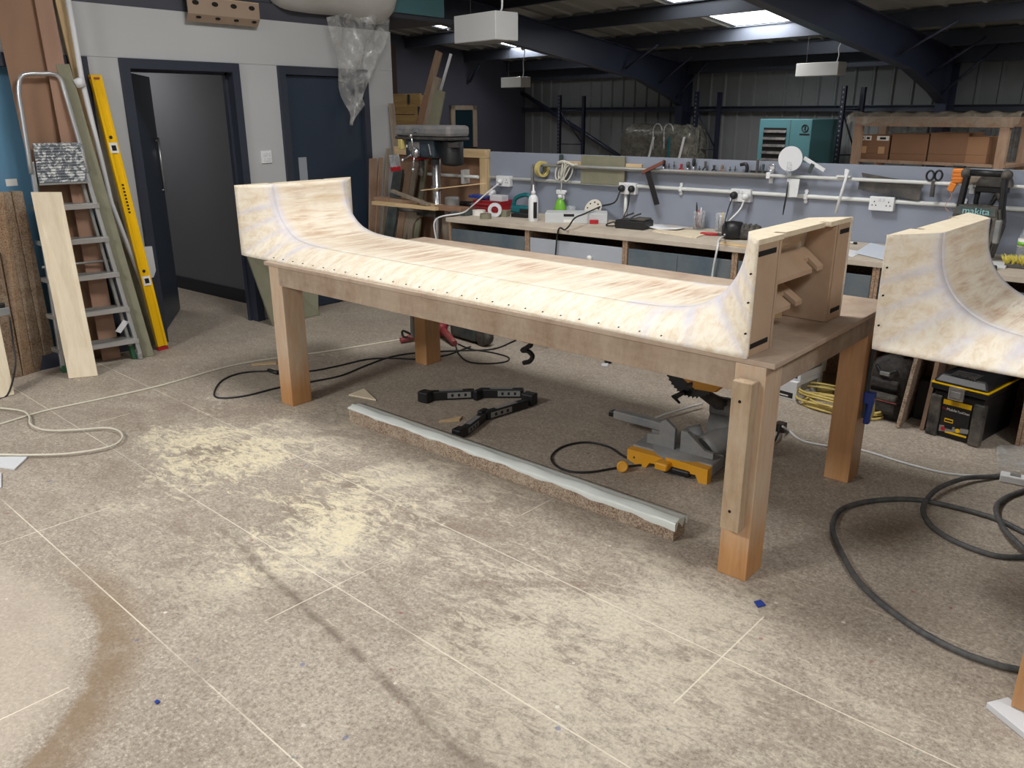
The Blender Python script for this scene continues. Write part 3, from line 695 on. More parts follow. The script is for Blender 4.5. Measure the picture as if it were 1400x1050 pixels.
# yellow straightedge with stickers
b0, b1 = FZ(209, 479)+Vector((.05, .02, 0)), FZ(222, 476)+Vector((.05, .02, 0)); t0, t1 = wallpt(121, 93, .05), wallpt(135.5, 94, .05)
lv = thing('spirit_level', 'long yellow box level with stickers leaning against the wall beside the open door', 'spirit level', (b0+b1)/2)
wv, uv = b1-b0, t0-b0; uv = (t0+t1)/2-(b0+b1)/2; nv = wv.cross(uv).normalized()
if nv.x < 0: nv = -nv
o = b0-nv*.03
mb = MB(); pr = [(0, -.03), (0, .0), (.22, .0), (.30, -.008), (.70, -.008), (.78, .0), (1, .0), (1, -.03)]
mb.extr([b0+Vector((0, 0, .03))+wv*x+nv*d for x, d in pr], uv*.965); part('profile', mb, M['yellow'], lv)
for f, s_ in ((0.0, .012), (.966, .006)):
    mb = MB(); mb.slab(b0+uv*f-nv*.031-wv*.02, wv*1.04, uv*s_, nv*.033); part('end_cap', mb, M['red' if f == 0 else 'dark_red'], lv)
for f in (.245, .735, .30, .79):
    mb = MB(); small = f in (.30, .79)
    mb.slab(b0+Vector((0, 0, .025))+wv*.12+uv*(f*.965)+nv*(-.0005 if not small else -.0005), wv*.76, uv*(.035 if not small else .0), nv*.0015) if not small else mb.disc(b0+Vector((0, 0, .025))+wv*.5+uv*f*.965-nv*.0085, nv, .012, .002)
    st = part('sticker' if not small else 'bubble_vial', mb, M['label_white'] if not small else M['label_black'], lv)
    if not small:
        mb = MB(); mb.slab(b0+Vector((0, 0, .025))+wv*.3+uv*(f*.965+.008)+nv*.0012, wv*.42, uv*.018, nv*.0008); part('print', mb, M['label_dark'], st)
mb = MB()
for k in range(9):
    mb.slab(b0+Vector((0, 0, .025))+wv*.42+uv*(.50+k*.012)-nv*.0082, wv*.2, uv*.007, nv*.001)
part('lettering', mb, M['label_black'], lv)
lean('white_board', 'white melamine offcut standing on the floor at the left jamb of the open door', 'board', FZ(215, 469), FZ(229, 465), wallpt(192, 338, .04), wallpt(208, 337, .04), .012, M['white_matt'])
# ---- step ladder
Lb, Rb = FZ(85, 510), FZ(196, 491); Lt, Rt = FX(25, 122, -5.83), FX(88, 124, -5.82)
sl = thing('step_ladder', 'aluminium step ladder with a hooped rail and paint-splashed platform, folded against the wall', 'ladder', (Lb+Rb)/2)
fwd = (Rb-Lb).cross(Lt-Lb).normalized()
if fwd.x < 0: fwd = -fwd
def SL(side, f): return (Lb+(Lt-Lb)*f) if side == 0 else (Rb+(Rt-Rb)*f)
top = FX(57, 101, -5.83)
hoop = [SL(0, .72), SL(0, .9), SL(0, .985), FX(28, 106, -5.83), FX(40, 101, -5.83), top, FX(70, 101, -5.83), FX(82, 107, -5.83), SL(1, .985), SL(1, .9), SL(1, .72)]
mb = MB(); mb.tube(hoop, .015, 8, 3); part('hoop_rail', mb, M['alu'], sl)
def frac(side, py):
    lo, hi = 0, 1
    for _ in range(40):
        m_ = (lo+hi)/2
        if proj(SL(side, m_))[1] > py: lo = m_
        else: hi = m_
    return lo
for sd in (0, 1):
    a, b = SL(sd, .0)+Vector((0, 0, .03)), SL(sd, .76); ax = (Rb-Lb).normalized()*(1 if sd == 0 else -1)
    mb = MB(); mb.slab(a-fwd*.05, ax*.026, b-a, fwd*.05, .003); part('front_stile', mb, M['alu'], sl)
    mb = MB(); mb.slab(a-fwd*.055-Vector((0, 0, .03)), ax*.03, (b-a).normalized()*.05, fwd*.062, .004); part('foot', mb, M['dk_green'] if sd == 0 else M['alu_dull'], sl)
for k, py in enumerate((283, 329, 377, 424, 467)):
    fr = frac(1, py); fl = fr
    a, b = SL(0, fl), SL(1, fr); w_ = b-a
    mb = MB(); mb.slab(a-Vector((.12, 0, .0)), w_, (0, 0, .03), (.13, 0, 0), .004); part('tread', mb, M['alu_dull'], sl)
    mb = MB(); mb.slab(a-Vector((-.01, 0, .005)), w_, (0, 0, .028), (.004, 0, 0)); part('tread_nosing', mb, M['alu'], sl)
f0, f1 = frac(1, 247), frac(1, 195)
p0 = SL(0, f0)+(SL(1, f0)-SL(0, f0))*.1; p1 = SL(0, f0)+(SL(1, f0)-SL(0, f0))*.94
mb = MB(); n_ = 14; uvp = (SL(0, f1)-SL(0, f0))
for k in range(n_): mb.slab(p0+uvp*(k/n_)-fwd*.01, p1-p0, uvp*(.8/n_), fwd*.014)
mb.slab(p0-fwd*.03, p1-p0, uvp, fwd*.02)
def splash():
    t = NT('paint_splashed_platform'); g = t.ramp(t.noise(t.tc, 22, 5, .7, 1.2), [(.5, (0, 0, 0)), (.56, (1, 1, 1))])
    return t.fin(t.mix(g, srgb(104, 110, 118), srgb(212, 214, 214)), .5)
part('platform', mb, splash(), sl, 'grey ribbed platform splashed with white paint')
mb = MB(); mb.slab(p0-uvp*.06-fwd*.02, p1-p0, uvp*.05, fwd*.05); part('platform_edge', mb, M['alu_dull'], sl)
back = Vector((-.11, 0, 0))
for sd in (0, 1):
    ins = (Rb-Lb).normalized()*(.03 if sd == 0 else -.05)
    a, b = SL(sd, .0)+back*.6+ins, SL(sd, .72)+back*.5+ins
    mb = MB(); mb.slab(a+Vector((0, 0, .02)), (Rb-Lb).normalized()*.02, b-a, (.02, 0, 0), .002); part('rear_leg', mb, M['alu_dull'], sl)
    mb = MB(); mb.slab(a-Vector((.004, 0, 0)), (Rb-Lb).normalized()*.028, (b-a).normalized()*.1, (.03, 0, 0), .002); part('rear_foot', mb, M['dk_green'], sl)
fb = frac(1, 357)
mb = MB(); mb.tube([SL(0, fb)+back*.55, SL(1, fb)+back*.55], .009, 6); part('rear_brace', mb, M['alu_dull'], sl)
mb = MB(); q = SL(1, frac(1, 450))+back*.2-(Rb-Lb).normalized()*.12; mb.slab(q, (0, .07, .07), (.0, .035, -.02), (.006, 0, 0)); part('paper_tag', mb, M['paper'], sl)
# pale plywood strip leaning on the ladder
b0, b1 = FZ(94, 518), FZ(134, 514)
lean('plywood_strip', 'clean pale plywood strip leaning on the front of the step ladder', 'board', b0, b1, FX(42, 263, -5.68), FX(84, 263, -5.66), .012, M['pale_ply'])
# dark chipboard planks
xs = [(-12, 33, -28, -14), (33, 48, -14, 4), (48, 64, 4, 15), (64, 80, 16, 31)]
L4 = ['dark chipboard plank leaning at the left picture edge, leftmost of the row beside the ladder', 'dark chipboard plank second from the left in the row beside the ladder', 'dark chipboard plank third from the left in the row beside the ladder', 'dark chipboard plank next to the pale plywood strip, rightmost of its row']
for k, (p0_, p1_, t0_, t1_) in enumerate(xs):
    yb = (523, 514, 509, 504, 499)
    b0, b1 = FZ(p0_, yb[k]), FZ(p1_, yb[k+1]); off = .05*k
    ty = 345 if k == 0 else (263, 263, 263, 262)[k]
    lean('chipboard_plank', L4[k], 'plank', b0, b1+(b0-b1)*.04, FX(t0_ if k else -30, ty, -5.80), FX(t1_ if k else -1, ty, -5.80), .03, M['dark_chip'] if k != 1 else chip('mid_chipboard', srgb(110, 84, 62), srgb(150, 122, 94), srgb(160, 134, 110), dust=.2), 'chipboard planks leaning on the left wall')
# pale board with grey clamp at the very edge
b0, b1 = FZ(-14, 548), FZ(20, 540)
lean('plywood_offcut', 'pale plywood offcut at the lower left picture edge, in front of the chipboard planks', 'board', b0, b1, FX(-34, 440, -5.62), FX(-1, 440, -5.60), .012, M['pale_ply'])
q = FX(3, 420, -5.58)
tv = thing('cutter_tool', 'grey metal tool end poking in at the left edge above the plywood offcut', 'tool', (q.x, q.y, q.z-.06))
mb = MB(); mb.slab(q+Vector((0, -.12, -.05)), (0, .15, 0), (0, 0, .05), (.03, 0, 0), .004); part('body', mb, M['grey_metal'], tv)
mb = MB(); mb.slab(q+Vector((0, -.12, .0)), (0, .13, 0), (0, 0, .03), (.03, 0, 0), .006); part('grip', mb, M['black_plastic'], tv)
mb = MB(); mb.tube([q+Vector((.03, .02, -.06)), FX(18, 470, -5.56), FX(21, 500, -5.5), FZ(10, 540, .01), FZ(-15, 548, .01)], .006, 6, 5); part('cord', mb, M['rubber'], tv)
# switch plate between the doors, small plate beside the second door
def plate(name, label, px, py, w_, h_):
    q = FX(px, py, XW); r = thing(name, label, 'switch', q)
    mb = MB(); mb.boxmm(q.x, q.x+.009, q.y-w_/2, q.y+w_/2, q.z-h_/2, q.z+h_/2, .002); part('plate', mb, M['white_plastic'], r)
    for dz in (-.02, .02):
        for dy in (-.025, .0, .025):
            mb = MB(); mb.boxmm(q.x+.009, q.x+.013, q.y+dy-.008, q.y+dy+.008, q.z+dz-.013, q.z+dz+.013, .001); part('rocker', mb, M['white_matt'], r)
plate('light_switch', 'white light switch plate on the wall between the two dark doors', 364, 214.5, .1, .1)
# olive board behind the bench end, in front of the second door
mb = MB(); a, b = FZ(373, 446), FZ(437, 431)
pts = [a, b, FX(436, 420, -5.78), FX(431, 402, -5.80), FX(437, 385, -5.82), FX(437, 330, -5.86), FX(332, 330, -5.86), FX(338, 350, -5.85)]
mb.extr([p+Vector((0, 0, .004)) for p in pts], (-.018, 0, .003)); solo('fibreboard_offcut', mb, M['olive'], 'olive-green broken board leaning between the two doors, behind the bench end', 'board')
# ================================================================ ON AND ABOVE THE DECK
tr = thing('perforated_channel', 'tan perforated steel channel hanging on the dark beam at the top of the picture', 'metal channel', FX(304, 36, -5.86))
a0, a1 = FX(254, -4, -5.87), FX(353, 8, -5.87); z0, z1, z2 = 2.335, 2.385, 2.50
ya, yb = a0.y, a1.y
mb = MB(); mb.extr([(-5.90, ya, z0), (-5.862, ya, z0+.05), (-5.862, ya, z2), (-5.866, ya, z2), (-5.866, ya, z0+.051), (-5.904, ya, z0+.004)], (0, yb-ya, 0)); part('channel_web', mb, paint('tan_primer', srgb(158, 138, 120), .5, .08), tr)
mb = MB(); mb.boxmm(-5.935, -5.862, ya, yb, z2, z2+.004); part('top_flange', mb, M['pine'], tr)
for k in range(4):
    y = ya+(yb-ya)*(.11+.26*k)
    mb = MB(); M_ = Matrix.Translation((-5.8625, y, 2.462)) @ Matrix.Rotation(math.pi/2, 4, 'Y') @ Matrix.Diagonal((.7, 1.15, 1, 1)); mb.M = M_; mb.cyl((0, 0, 0), (0, 0, .0015), .024, seg=16); part('hole', mb, M['dark_slot'], tr)
    mb = MB(); M_ = Matrix.Translation((-5.8735, y+.02, 2.366)) @ Matrix.Rotation(math.radians(90+37), 4, 'Y') @ Matrix.Diagonal((.5, 1.1, 1, 1)); mb.M = M_; mb.cyl((0, 0, -.001), (0, 0, .002), .02, seg=16); part('slot', mb, M['dark_slot'], tr)
# packing roll, sagging over the edge of the deck
rl = thing('packing_roll', 'fat roll of white bubble wrap on the deck edge above the second door', 'packing roll', (-5.9, 5.0, 2.45))
P = []; n_ = 26
for i in range(n_+1):
    f = i/n_; y = 4.36+(5.60-4.36)*f; e = min(f, 1-f)*(5.6-4.36)
    rr = .30*(1-.22*math.exp(-e/.05)) * (.97+.03*math.sin(f*9)); zc = 2.80-.045*f; xc = -5.98
    row = []
    for k in range(25):
        an = 2*math.pi*k/24; x = rr*1.02*math.cos(an); z = rr*math.sin(an)
        if x > 0 and z < 0: z *= 1.08+.03*f
        row.append((xc+x+.01*math.sin(7*an+f*20), y, zc+z))
    P.append(row)
mb = MB(); V = mb.grid(P)
for row in (V[0], V[-1]): mb.face(row[:-1])
part('wrap', mb, M['bubble'], rl)
mb = MB(); mb.cyl((-5.98, 5.58, 2.76), (-5.98, 5.606, 2.76), .05); part('core', mb, M['card'], rl)
# polythene hanging from under the roll
tl, trr = FX(443, 22, -5.86), FX(536, 12, -5.86)
out = [(443, 24), (450, 60), (458, 95), (466, 128), (472, 150), (477, 172)]; outr = [(537, 10), (526, 42), (517, 70), (505, 100), (492, 140), (479, 171)]
P = []
for i in range(25):
    f = i/24*5; k = min(int(f), 4); g = f-k
    la = (out[k][0]+(out[k+1][0]-out[k][0])*g, out[k][1]+(out[k+1][1]-out[k][1])*g); rb = (outr[k][0]+(outr[k+1][0]-outr[k][0])*g, outr[k][1]+(outr[k+1][1]-outr[k][1])*g)
    A, B = FX(*la, -5.86), FX(*rb, -5.86); row = []
    for j in range(19):
        t = j/18; p = A.lerp(B, t); wv_ = .035*math.sin(t*11+i*.35)+.02*math.sin(t*23-i*.5)
        row.append((p.x+wv_*min(1, (1-i/26)*2)*1.0+.03, p.y, p.z+.006*math.sin(t*9+i)))
    P.append(row)
mb = MB(); mb.grid(P)
q = [FX(489, 118, -5.83), FX(499, 143, -5.83), FX(478, 172, -5.83), FX(480, 150, -5.83)]
mb.poly(q)
solo('polythene_sheet', mb, M['polythene'], 'crumpled clear polythene sheet hanging in a point over the second door', 'plastic sheet', fix=False)
# cloth bundle and timber on the deck
mb = MB(); mb.boxmm(-6.2, -6.02, 3.5, 4.6, 2.572, 2.615); solo('deck_timber', mb, M['pine'], 'pale timber lying on the deck edge above the perforated channel', 'timber')
# teal cabinet on the deck
mb = MB(); mb.boxmm(-6.9, -5.94, 5.62, 6.40, 2.571, 3.15, .006); solo('teal_locker', mb, M['teal_cab'], 'plain teal cabinet on the deck at the top, right of the packing roll', 'cabinet')
# ================================================================ PENDANT LIGHTS
def pendant(label, px, py, depth, L_, W_, H_, rise):
    d = ray(px, py); p = CO+d*depth; M_ = Matrix.Translation(p) @ BM
    r = thing('pendant_light', label, 'light', p, -PHI, 'box pendant lights'); 
    mb = MB(M_); mb.boxmm(-L_/2, L_/2, -W_/2, W_/2, 0, H_, .006); hs = part('housing', mb, M['lamp'], r)
    mb = MB(M_); mb.boxmm(-L_/2+.02, L_/2-.02, -W_/2+.02, W_/2-.02, -.003, 0); part('louvre', mb, M['grey_metal'], hs)
    top = rise; x1 = L_*.36
    mb = MB(M_); mb.tube([(-x1, 0, H_), (-x1, 0, top)], .003, 5); part('suspension_wire', mb, M['dark_metal'], r)
    mb = MB(M_); mb.tube([(x1, 0, H_), (x1+.02, 0, H_+.1), (x1-.0, .01, H_+(top-H_)*.5), (x1+.05, 0, H_+(top-H_)*.8), (x1+.04, 0, top)], .008, 6, 5); part('flex', mb, M['white_plastic'], r)
    mb = MB(M_); mb.ball((x1+.01, 0, top-.02), .05); part('rose', mb, M['white_plastic'], r)
    return r, p
DP = {}
for nm, px, py, dep, L_, W_, H_ in (('near', 664, 58, 6.8, .56, .24, .215), ('far', 705, 119.5, 16.4, .62, .26, .19), ('right', 1121, 104, 12.4, .70, .24, .19)):
    p = CO+ray(px, py)*dep; b = p.dot(BN); rise = roofz(b)-.24-p.z
    pendant({'near': 'white box pendant light nearest the camera, above the bench end', 'far': 'small white box pendant light farthest away, before the navy wall', 'right': 'white box pendant light right of the tallest racking, before the far wall'}[nm], px, py, dep, L_, W_, H_, rise)
# ================================================================ FAR END OF THE HALL
def upright(r, p, h, w_=.075):
    M_ = Matrix.Translation((p.x, p.y, 0)) @ BM
    mb = MB(M_); mb.boxmm(-w_/2, w_/2, -.03, .03, 0, h, .003); u = part('upright', mb, M['rack_holes'], r)
def rack(label, t0, t1, b=13.2, brace=True):
    A, B = FB(*t0, b), FB(*t1, b+.25)
    r = thing('rack_frame', label, 'racking', (A.x, A.y, 0), -PHI, 'navy racking frames')
    upright(r, A, A.z); upright(r, B, B.z)
    for z in (.35, 1.0, 1.72):
        mb = MB(); mb.tube([(A.x, A.y, z), (B.x, B.y, z)], .016, 4); part('cross_brace', mb, M['rack_navy'], r)
    mb = MB(); mb.tube([(A.x, A.y, 1.72), (B.x, B.y, 1.0)], .016, 4); part('diagonal_brace', mb, M['rack_navy'], r)
rack('navy racking frame before the far wall, leftmost, below the small far lamp', (765.5, 130), (798.5, 131))
rack('navy racking frame beside the wrapped bundle, middle one of three', (953.5, 125), (984.5, 126))
rack('navy racking frame left of the timber-framed carton shelf', (1155.5, 117), (1181.5, 119))
def boxB(mb, px0, py0, px1, py1, b, dep):        # box whose front face fills the given place at depth b
    A, B = FB(px0, py1, b), FB(px1, py0, b); a0, a1 = A.dot(BU), B.dot(BU)
    return a0, a1, A.z, B.z
# teal compressor cabinet
A, B = FB(1034, 222, 12.6), FB(1111, 163, 12.6); a0, a1, zt = A.dot(BU), B.dot(BU), B.z
cp = thing('compressor_cabinet', 'teal compressor cabinet with black louvres before the far wall', 'cabinet', BW((a0+a1)/2, 13, 0), -PHI); CM = BM
mb = MB(CM); mb.boxmm(a0, a1, 12.6, 13.4, .06, zt, .01); part('body', mb, M['teal_cab'], cp)
mb = MB(CM); mb.boxmm(a0+.02, a1-.02, 12.64, 13.36, 0, .06); part('plinth', mb, M['black_plastic'], cp)
am = a0+(a1-a0)*.6
mb = MB(CM); mb.boxmm(a0+.09, am-.06, 12.597, 12.6, .6, zt-.14); lvp = part('louvre_panel', mb, M['label_black'], cp)
for k in range(9):
    z = .68+k*.115
    if z < zt-.2: mb = MB(CM); mb.hexa([(a0+.09, 12.575, z-.02), (am-.06, 12.575, z-.02), (am-.06, 12.598, z+.02), (a0+.09, 12.598, z+.02), (a0+.09, 12.575, z-.012), (am-.06, 12.575, z-.012), (am-.06, 12.598, z+.028), (a0+.09, 12.598, z+.028)]); part('louvre_blade', mb, M['dark_metal'], lvp)
mb = MB(CM); mb.boxmm(am, am+.008, 12.596, 12.6, .1, zt-.02); part('panel_joint', mb, M['teal_dark'], cp)
cx_, cz_ = (am+a1)/2+.08, zt-.14
mb = MB(CM); mb.tube([(cx_+.055*math.cos(t*.5236), 12.597, cz_+.055*math.sin(t*.5236)) for t in range(12)], .009, 6, closed=True); mb.boxmm(cx_-.012, cx_+.014, 12.595, 12.6, cz_-.03, cz_+.03); mb.boxmm(cx_-.09, cx_+.09, 12.597, 12.6, cz_-.11, cz_-.085); part('emblem', mb, M['label_black'], cp, 'black round emblem')
# wrapped bundle with hoops
A, B = FB(846, 214, 12.9), FB(944, 172, 12.9); a0, a1, zt = A.dot(BU), B.dot(BU), B.z
wb = thing('wrapped_bundle', 'bundle wrapped in dusty clear film with two hoops, between racking frames', 'wrapped goods', BW((a0+a1)/2, 13.2, 0), -PHI)
P = []
for i in range(17):
    f = i/16; z = zt*f if f < .8 else zt*.8+(zt*.2)*math.sin((f-.8)/.2*math.pi/2)
    ins = 0 if f < .8 else ((f-.8)/.2)**2*.28
    row = []
    for k in range(33):
        an = 2*math.pi*k/32; c, s_ = math.cos(an), math.sin(an); e = .35
        x = math.copysign(abs(c)**e, c)*((a1-a0)/2-ins*.5)+.03*math.sin(k*2.3+i*1.1); y = math.copysign(abs(s_)**e, s_)*(.34-ins*.5)+.03*math.sin(k*1.7+i*1.9)
        row.append(((a0+a1)/2+x, 13.2+y, z+.03*math.sin(k*1.3)*f))
    P.append(row)
mb = MB(BM); V = mb.grid(P); mb.face(V[-1][:-1]); part('film', mb, M['film_grey'], wb)
mb = MB(BM); mb.boxmm(a0+.1, a1-.15, 13.0, 13.4, 0, zt*.86); part('core', mb, M['film_grey'], wb)
for px in (899, 914):
    c = FB(px, 178, 12.78); r_ = .11
    mb = MB(); mb.tube([c+BU*(r_*1.0*math.cos(t*math.pi/8))+Vector((0, 0, r_*1.25*math.sin(t*math.pi/8)-.02)) for t in range(9)]+[c-BU*r_*.8-Vector((0, 0, .35))], .012, 6, 3); part('hoop', mb, M['clear'], wb)
for px, m_ in ((892, 'paper'), (914, 'teal'), (934, 'paper')):
    c = FB(px, 187, 12.8); mb = MB(); mb.slab(c, BU*.05, BU*(-.12 if px != 914 else -.02)+Vector((0, 0, -.5)), BN*.006); part('strap', mb, M[m_], wb)
# carton shelf: timber frame in cloudy film, eight cartons
bS = 12.0
A, B = FB(1160, 222, bS), FB(1388, 160, bS); a0, a1, zt = A.dot(BU), B.dot(BU), FB(1260, 160, bS).z
fm = thing('timber_rack', 'rough timber frame of a carton shelf at the right, below the haunched rafter', 'shelf', BW((a0+a1)/2, bS+.4, 0), -PHI)
for aa in (a0+.02, a1-.16):
    for bb in (bS, bS+.75): mb = MB(BM); mb.boxmm(aa, aa+.12, bb, bb+.08, 0, zt-.13, .004); part('post', mb, M['hardwood'], fm)
for bb in (bS, bS+.75): mb = MB(BM); mb.boxmm(a0+.02, a1-.02, bb, bb+.07, zt-.13, zt, .004); part('beam', mb, M['hardwood'], fm)
mb = MB(BM); mb.boxmm(a0+.02, a1-.02, bS+.02, bS+.8, .98, 1.02); part('shelf_board', mb, M['hardwood'], fm)
P = [[(a0-.08+(a1-a0+.16)*j/24, bS+y, z+.03*math.sin(j*1.9+y*6)) for j in range(25)] for y, z in ((-.06, zt-.10), (-.03, zt+.03), (.15, zt+.06), (.45, zt+.04), (.8, zt+.05), (.92, zt-.1), (.93, zt-.6))]
mb = MB(BM); mb.grid(P); part('film_cover', mb, film('thin_cloudy_wrap', srgb(118, 110, 98), .4, .25), fm)
cols = [(1171, 1214, 184.5), (1216, 1266.5, 183), (1268, 1321, 181.5), (1319.5, 1349, 187)]
rowlab = ['first', 'second', 'third', 'fourth']
for rI, (zl, zh, nm) in enumerate(((1.02, None, 'lower'), (None, None, 'upper'))):
    for k, (x0, x1, yt) in enumerate(cols):
        ym = 209.5+k*.8; aL, aR = FB(x0, ym, bS+.1).dot(BU)+.004, FB(x1, ym, bS+.1).dot(BU)-.004
        zm = FB((x0+x1)/2, ym, bS+.1).z; zT = FB((x0+x1)/2, yt, bS+.1).z
        z0, z1 = (1.021, zm-.004) if rI == 0 else (zm-.003, zT)
        r = thing('carton', '%s brown carton from the left in the %s row inside the timber frame' % (rowlab[k], nm), 'box', BW((aL+aR)/2, bS+.35, z0), -PHI, 'cartons on the timber shelf')
        dep = .5
        mb = MB(BM); mb.boxmm(aL, aR, bS+.1, bS+.1+dep, z0, z1, .004); part('carton_body', mb, M['card_dark'] if k < 3 else M['card'], r)
        if k == 0 and rI == 1:
            for fx in (.1, .68):
                mb = MB(BM); mb.boxmm(aL+(aR-aL)*fx, aL+(aR-aL)*(fx+.2), bS+.098, bS+.1, z0+.0, z0+.1); part('tape', mb, M['tape'], r)
            for fx, fw, dz, m_ in ((.08, .12, .0, 'label_white'), (.22, .2, .0, 'label_white'), (.6, .38, .02, 'label_white')):
                mb = MB(BM); mb.boxmm(aL+(aR-aL)*fx, aL+(aR-aL)*(fx+fw), bS+.098, bS+.1, z1-.075, z1-.012); lb = part('label', mb, M[m_], r)
                mb = MB(BM); mb.boxmm(aL+(aR-aL)*(fx+fw*.25), aL+(aR-aL)*(fx+fw*.75), bS+.096, bS+.098, z1-.06, z1-.03); part('print', mb, M['label_dark'], lb)
# round black hose reel on the wall beside the compressor
c = FB(1132, 171, 13.5); mb = MB(); mb.cyl(c, c-BN*.1, .07); mb.cyl(c-BN*.1, c-BN*.14, .02); mb.tube([c-BN*.05-BU*.05, c-BN*.05-BU*.09-Vector((0, 0, .3)), c-BN*.05-BU*.0-Vector((0, 0, .6))], .012, 6, 4)
solo('hose_bracket', mb, M['black_plastic'], 'black hose bracket on the far wall right of the teal compressor cabinet', 'bracket')
# plank crate and timbers behind the drill
A, B = FY(536, 206, 6.25), FY(574, 127, 6.25)
cr = thing('plank_crate', 'rough pine plank crate standing behind the pillar drill', 'crate', ((A.x+B.x)/2, 6.5, 0))
nP = 9; zt = B.z
for k in range(nP):
    z0 = zt*k/nP; mb = MB(); mb.boxmm(A.x-.6, B.x, 6.25, 6.275, z0+.004, zt*(k+1)/nP-.004, .003); part('plank', mb, M['crate'], cr)
mb = MB(); mb.boxmm(B.x-.07, B.x, 6.235, 6.25, 0, zt-.12); part('corner_batten', mb, M['crate'], cr)
mb = MB(); mb.boxmm(A.x-.6, B.x-.01, 6.275, 6.34, .0, zt-.02); part('body', mb, M['old_pine'], cr)
for dx, dz in ((-.16, .045), (-.02, .16)): mb = MB(); mb.boxmm(B.x+dx, B.x+dx+.03, 6.228, 6.2345, zt-dz-.05, zt-dz+.03); part('strap', mb, M['dark_metal'], cr)
p, q = FY(538, 127, 6.3), FY(546, 58, 6.3)
mb = MB(); mb.slab((p.x-.1, 6.34, p.z-.012), (.12, 0, 0), (0, 0, q.z-p.z), (0, -.09, 0)); solo('dark_case', mb, paint('dark_maroon', srgb(58, 34, 32), .6), 'narrow dark maroon case on top of the plank crate', 'case')
def stick(name, label, cat, top, bot, w_, th, mat, y_t, y_b, group=None):
    T = FY(*top, y_t); Bm = Vector((FY(*bot, y_b).x, y_b, 0)) if not hasattr(bot, 'x') else bot
    ax = (T-Bm); right = Vector((1, 0, 0)); right = (right-ax.normalized()*right.dot(ax.normalized())).normalized(); nn = ax.normalized().cross(right)
    mb = MB(); mb.slab(Bm-right*w_/2+Vector((0, 0, .01)), right*w_, ax, nn*th, .002); return solo(name, mb, mat, label, cat, group)
def foot_of(p1, p2, y1, y2):                    # extend the visible piece of a leaning stick down to the floor
    a, b = FY(*p1, y1), FY(*p2, y2); t = a.z/(a.z-b.z); return a+(b-a)*t
for lab, t_, b_, w_, th, m_, y1, y2 in (
    ('dark brown plank leaning behind the pillar drill, tallest of its group', (599, 72), (572, 172), .075, .03, 'hardwood', 6.22, 6.19),
    ('pinkish timber leaning behind the pillar drill, shortest of its group', (583, 132), (573, 172), .08, .02, 'brown_board', 6.06, 6.03),
    ('pale timber leaning behind the pillar drill, just left of the olive board', (597, 107), (582, 172), .075, .03, 'grey_wood', 5.96, 5.93),
    ('olive board leaning behind the pillar drill', (601, 125), (592, 172), .13, .018, 'olive', 5.86, 5.835),
    ('thin white strip leaning above the pillar drill', (616, 75), (602, 124), .03, .012, 'white_matt', 6.14, 6.11)):
    F = foot_of(t_, b_, y1, y2); T = FY(*t_, y1)
    ax = (T-F); right = Vector((1, 0, 0)); right = (right-ax.normalized()*right.dot(ax.normalized())).normalized(); nn = ax.normalized().cross(right)
    mb = MB(); mb.slab(F-right*w_/2+Vector((0, 0, .01)), right*w_, ax, nn*th, .002); solo('leaning_timber', mb, M[m_], lab, 'timber')
# ================================================================ WORKBENCH ALONG THE LOW PARTITION
WY, WT = 4.80, .90
def W(px, py, z=0.0): return FZ(px, py, WT+z)
def V(px, py, y=5.47): return FY(px, py, y)
mb = MB(); mb.boxmm(-4.50, 1.35, WY, 5.495, WT-.032, WT, .002); solo('worktop', mb, M['worktop'], 'long dusty workbench top running along the low grey-blue partition', 'worktop')
UB = [-4.48, -3.69, -2.85, -2.06, -1.22, -.38, .46, 1.3]
FR = ['front_blue', 'front_light', 'front_blue', 'front_blue', 'front_blue', 'front_light', 'front_blue']
CL = ['bench cabinet with slate-blue front below the red basket and planer, leftmost of the run', 'bench cabinet with a pale grey knobbed front below the flat grey carton', 'bench cabinet with a slate-blue front below the black battery charger', 'bench cabinet with slate-blue front behind the upswept bench end', 'bench cabinet with slate-blue front showing between the two bench forms', 'pale-fronted bench cabinet above and behind the tool chest', 'bench cabinet at the right picture edge below the bottle and brush']
for k in range(7):
    x0, x1 = UB[k]+.001, UB[k+1]-.001
    r = thing('bench_cabinet', CL[k], 'cabinet', ((x0+x1)/2, 5.1, 0), 0, 'cabinets under the worktop')
    low = (.2, .2, .2, .56, .56, .03, .03)[k]
    for a in (x0, x1-.018): mb = MB(); mb.boxmm(a, a+.018, WY+.01, 5.48, 0, WT-.034); part('side_panel', mb, M['carcass'], r)
    mb = MB(); mb.boxmm(x0+.019, x1-.019, WY+.03, 5.48, low, low+.018); part('bottom_panel', mb, M['carcass'], r)
    mb = MB(); mb.boxmm(x0+.019, x1-.019, 5.465, 5.48, 0, WT-.034); part('back_panel', mb, M['carcass'], r)
    mb = MB(); mb.boxmm(x0+.022, x1-.022, WY+.018, WY+.034, low+.0, WT-.085, .002); f = part('drawer_front', mb, M[FR[k]], r)
    if k == 1:
        q = FY(807, 353, WY+.01); mb = MB(Matrix.Translation(q) @ Matrix.Rotation(math.pi/2, 4, 'X')); mb.lathe([(.012, -.008), (.012, .005), (.022, .012), (.02, .024), (0, .027)], seg=16); part('knob', mb, M['label_white'], f, 'white round knob')
    if k in (2, 3, 6):
        mb = MB(); mb.boxmm((x0+x1)/2-.001, (x0+x1)/2+.001, WY+.0165, WY+.018, low+.02, WT-.1); part('panel_joint', mb, M['label_black'], f)
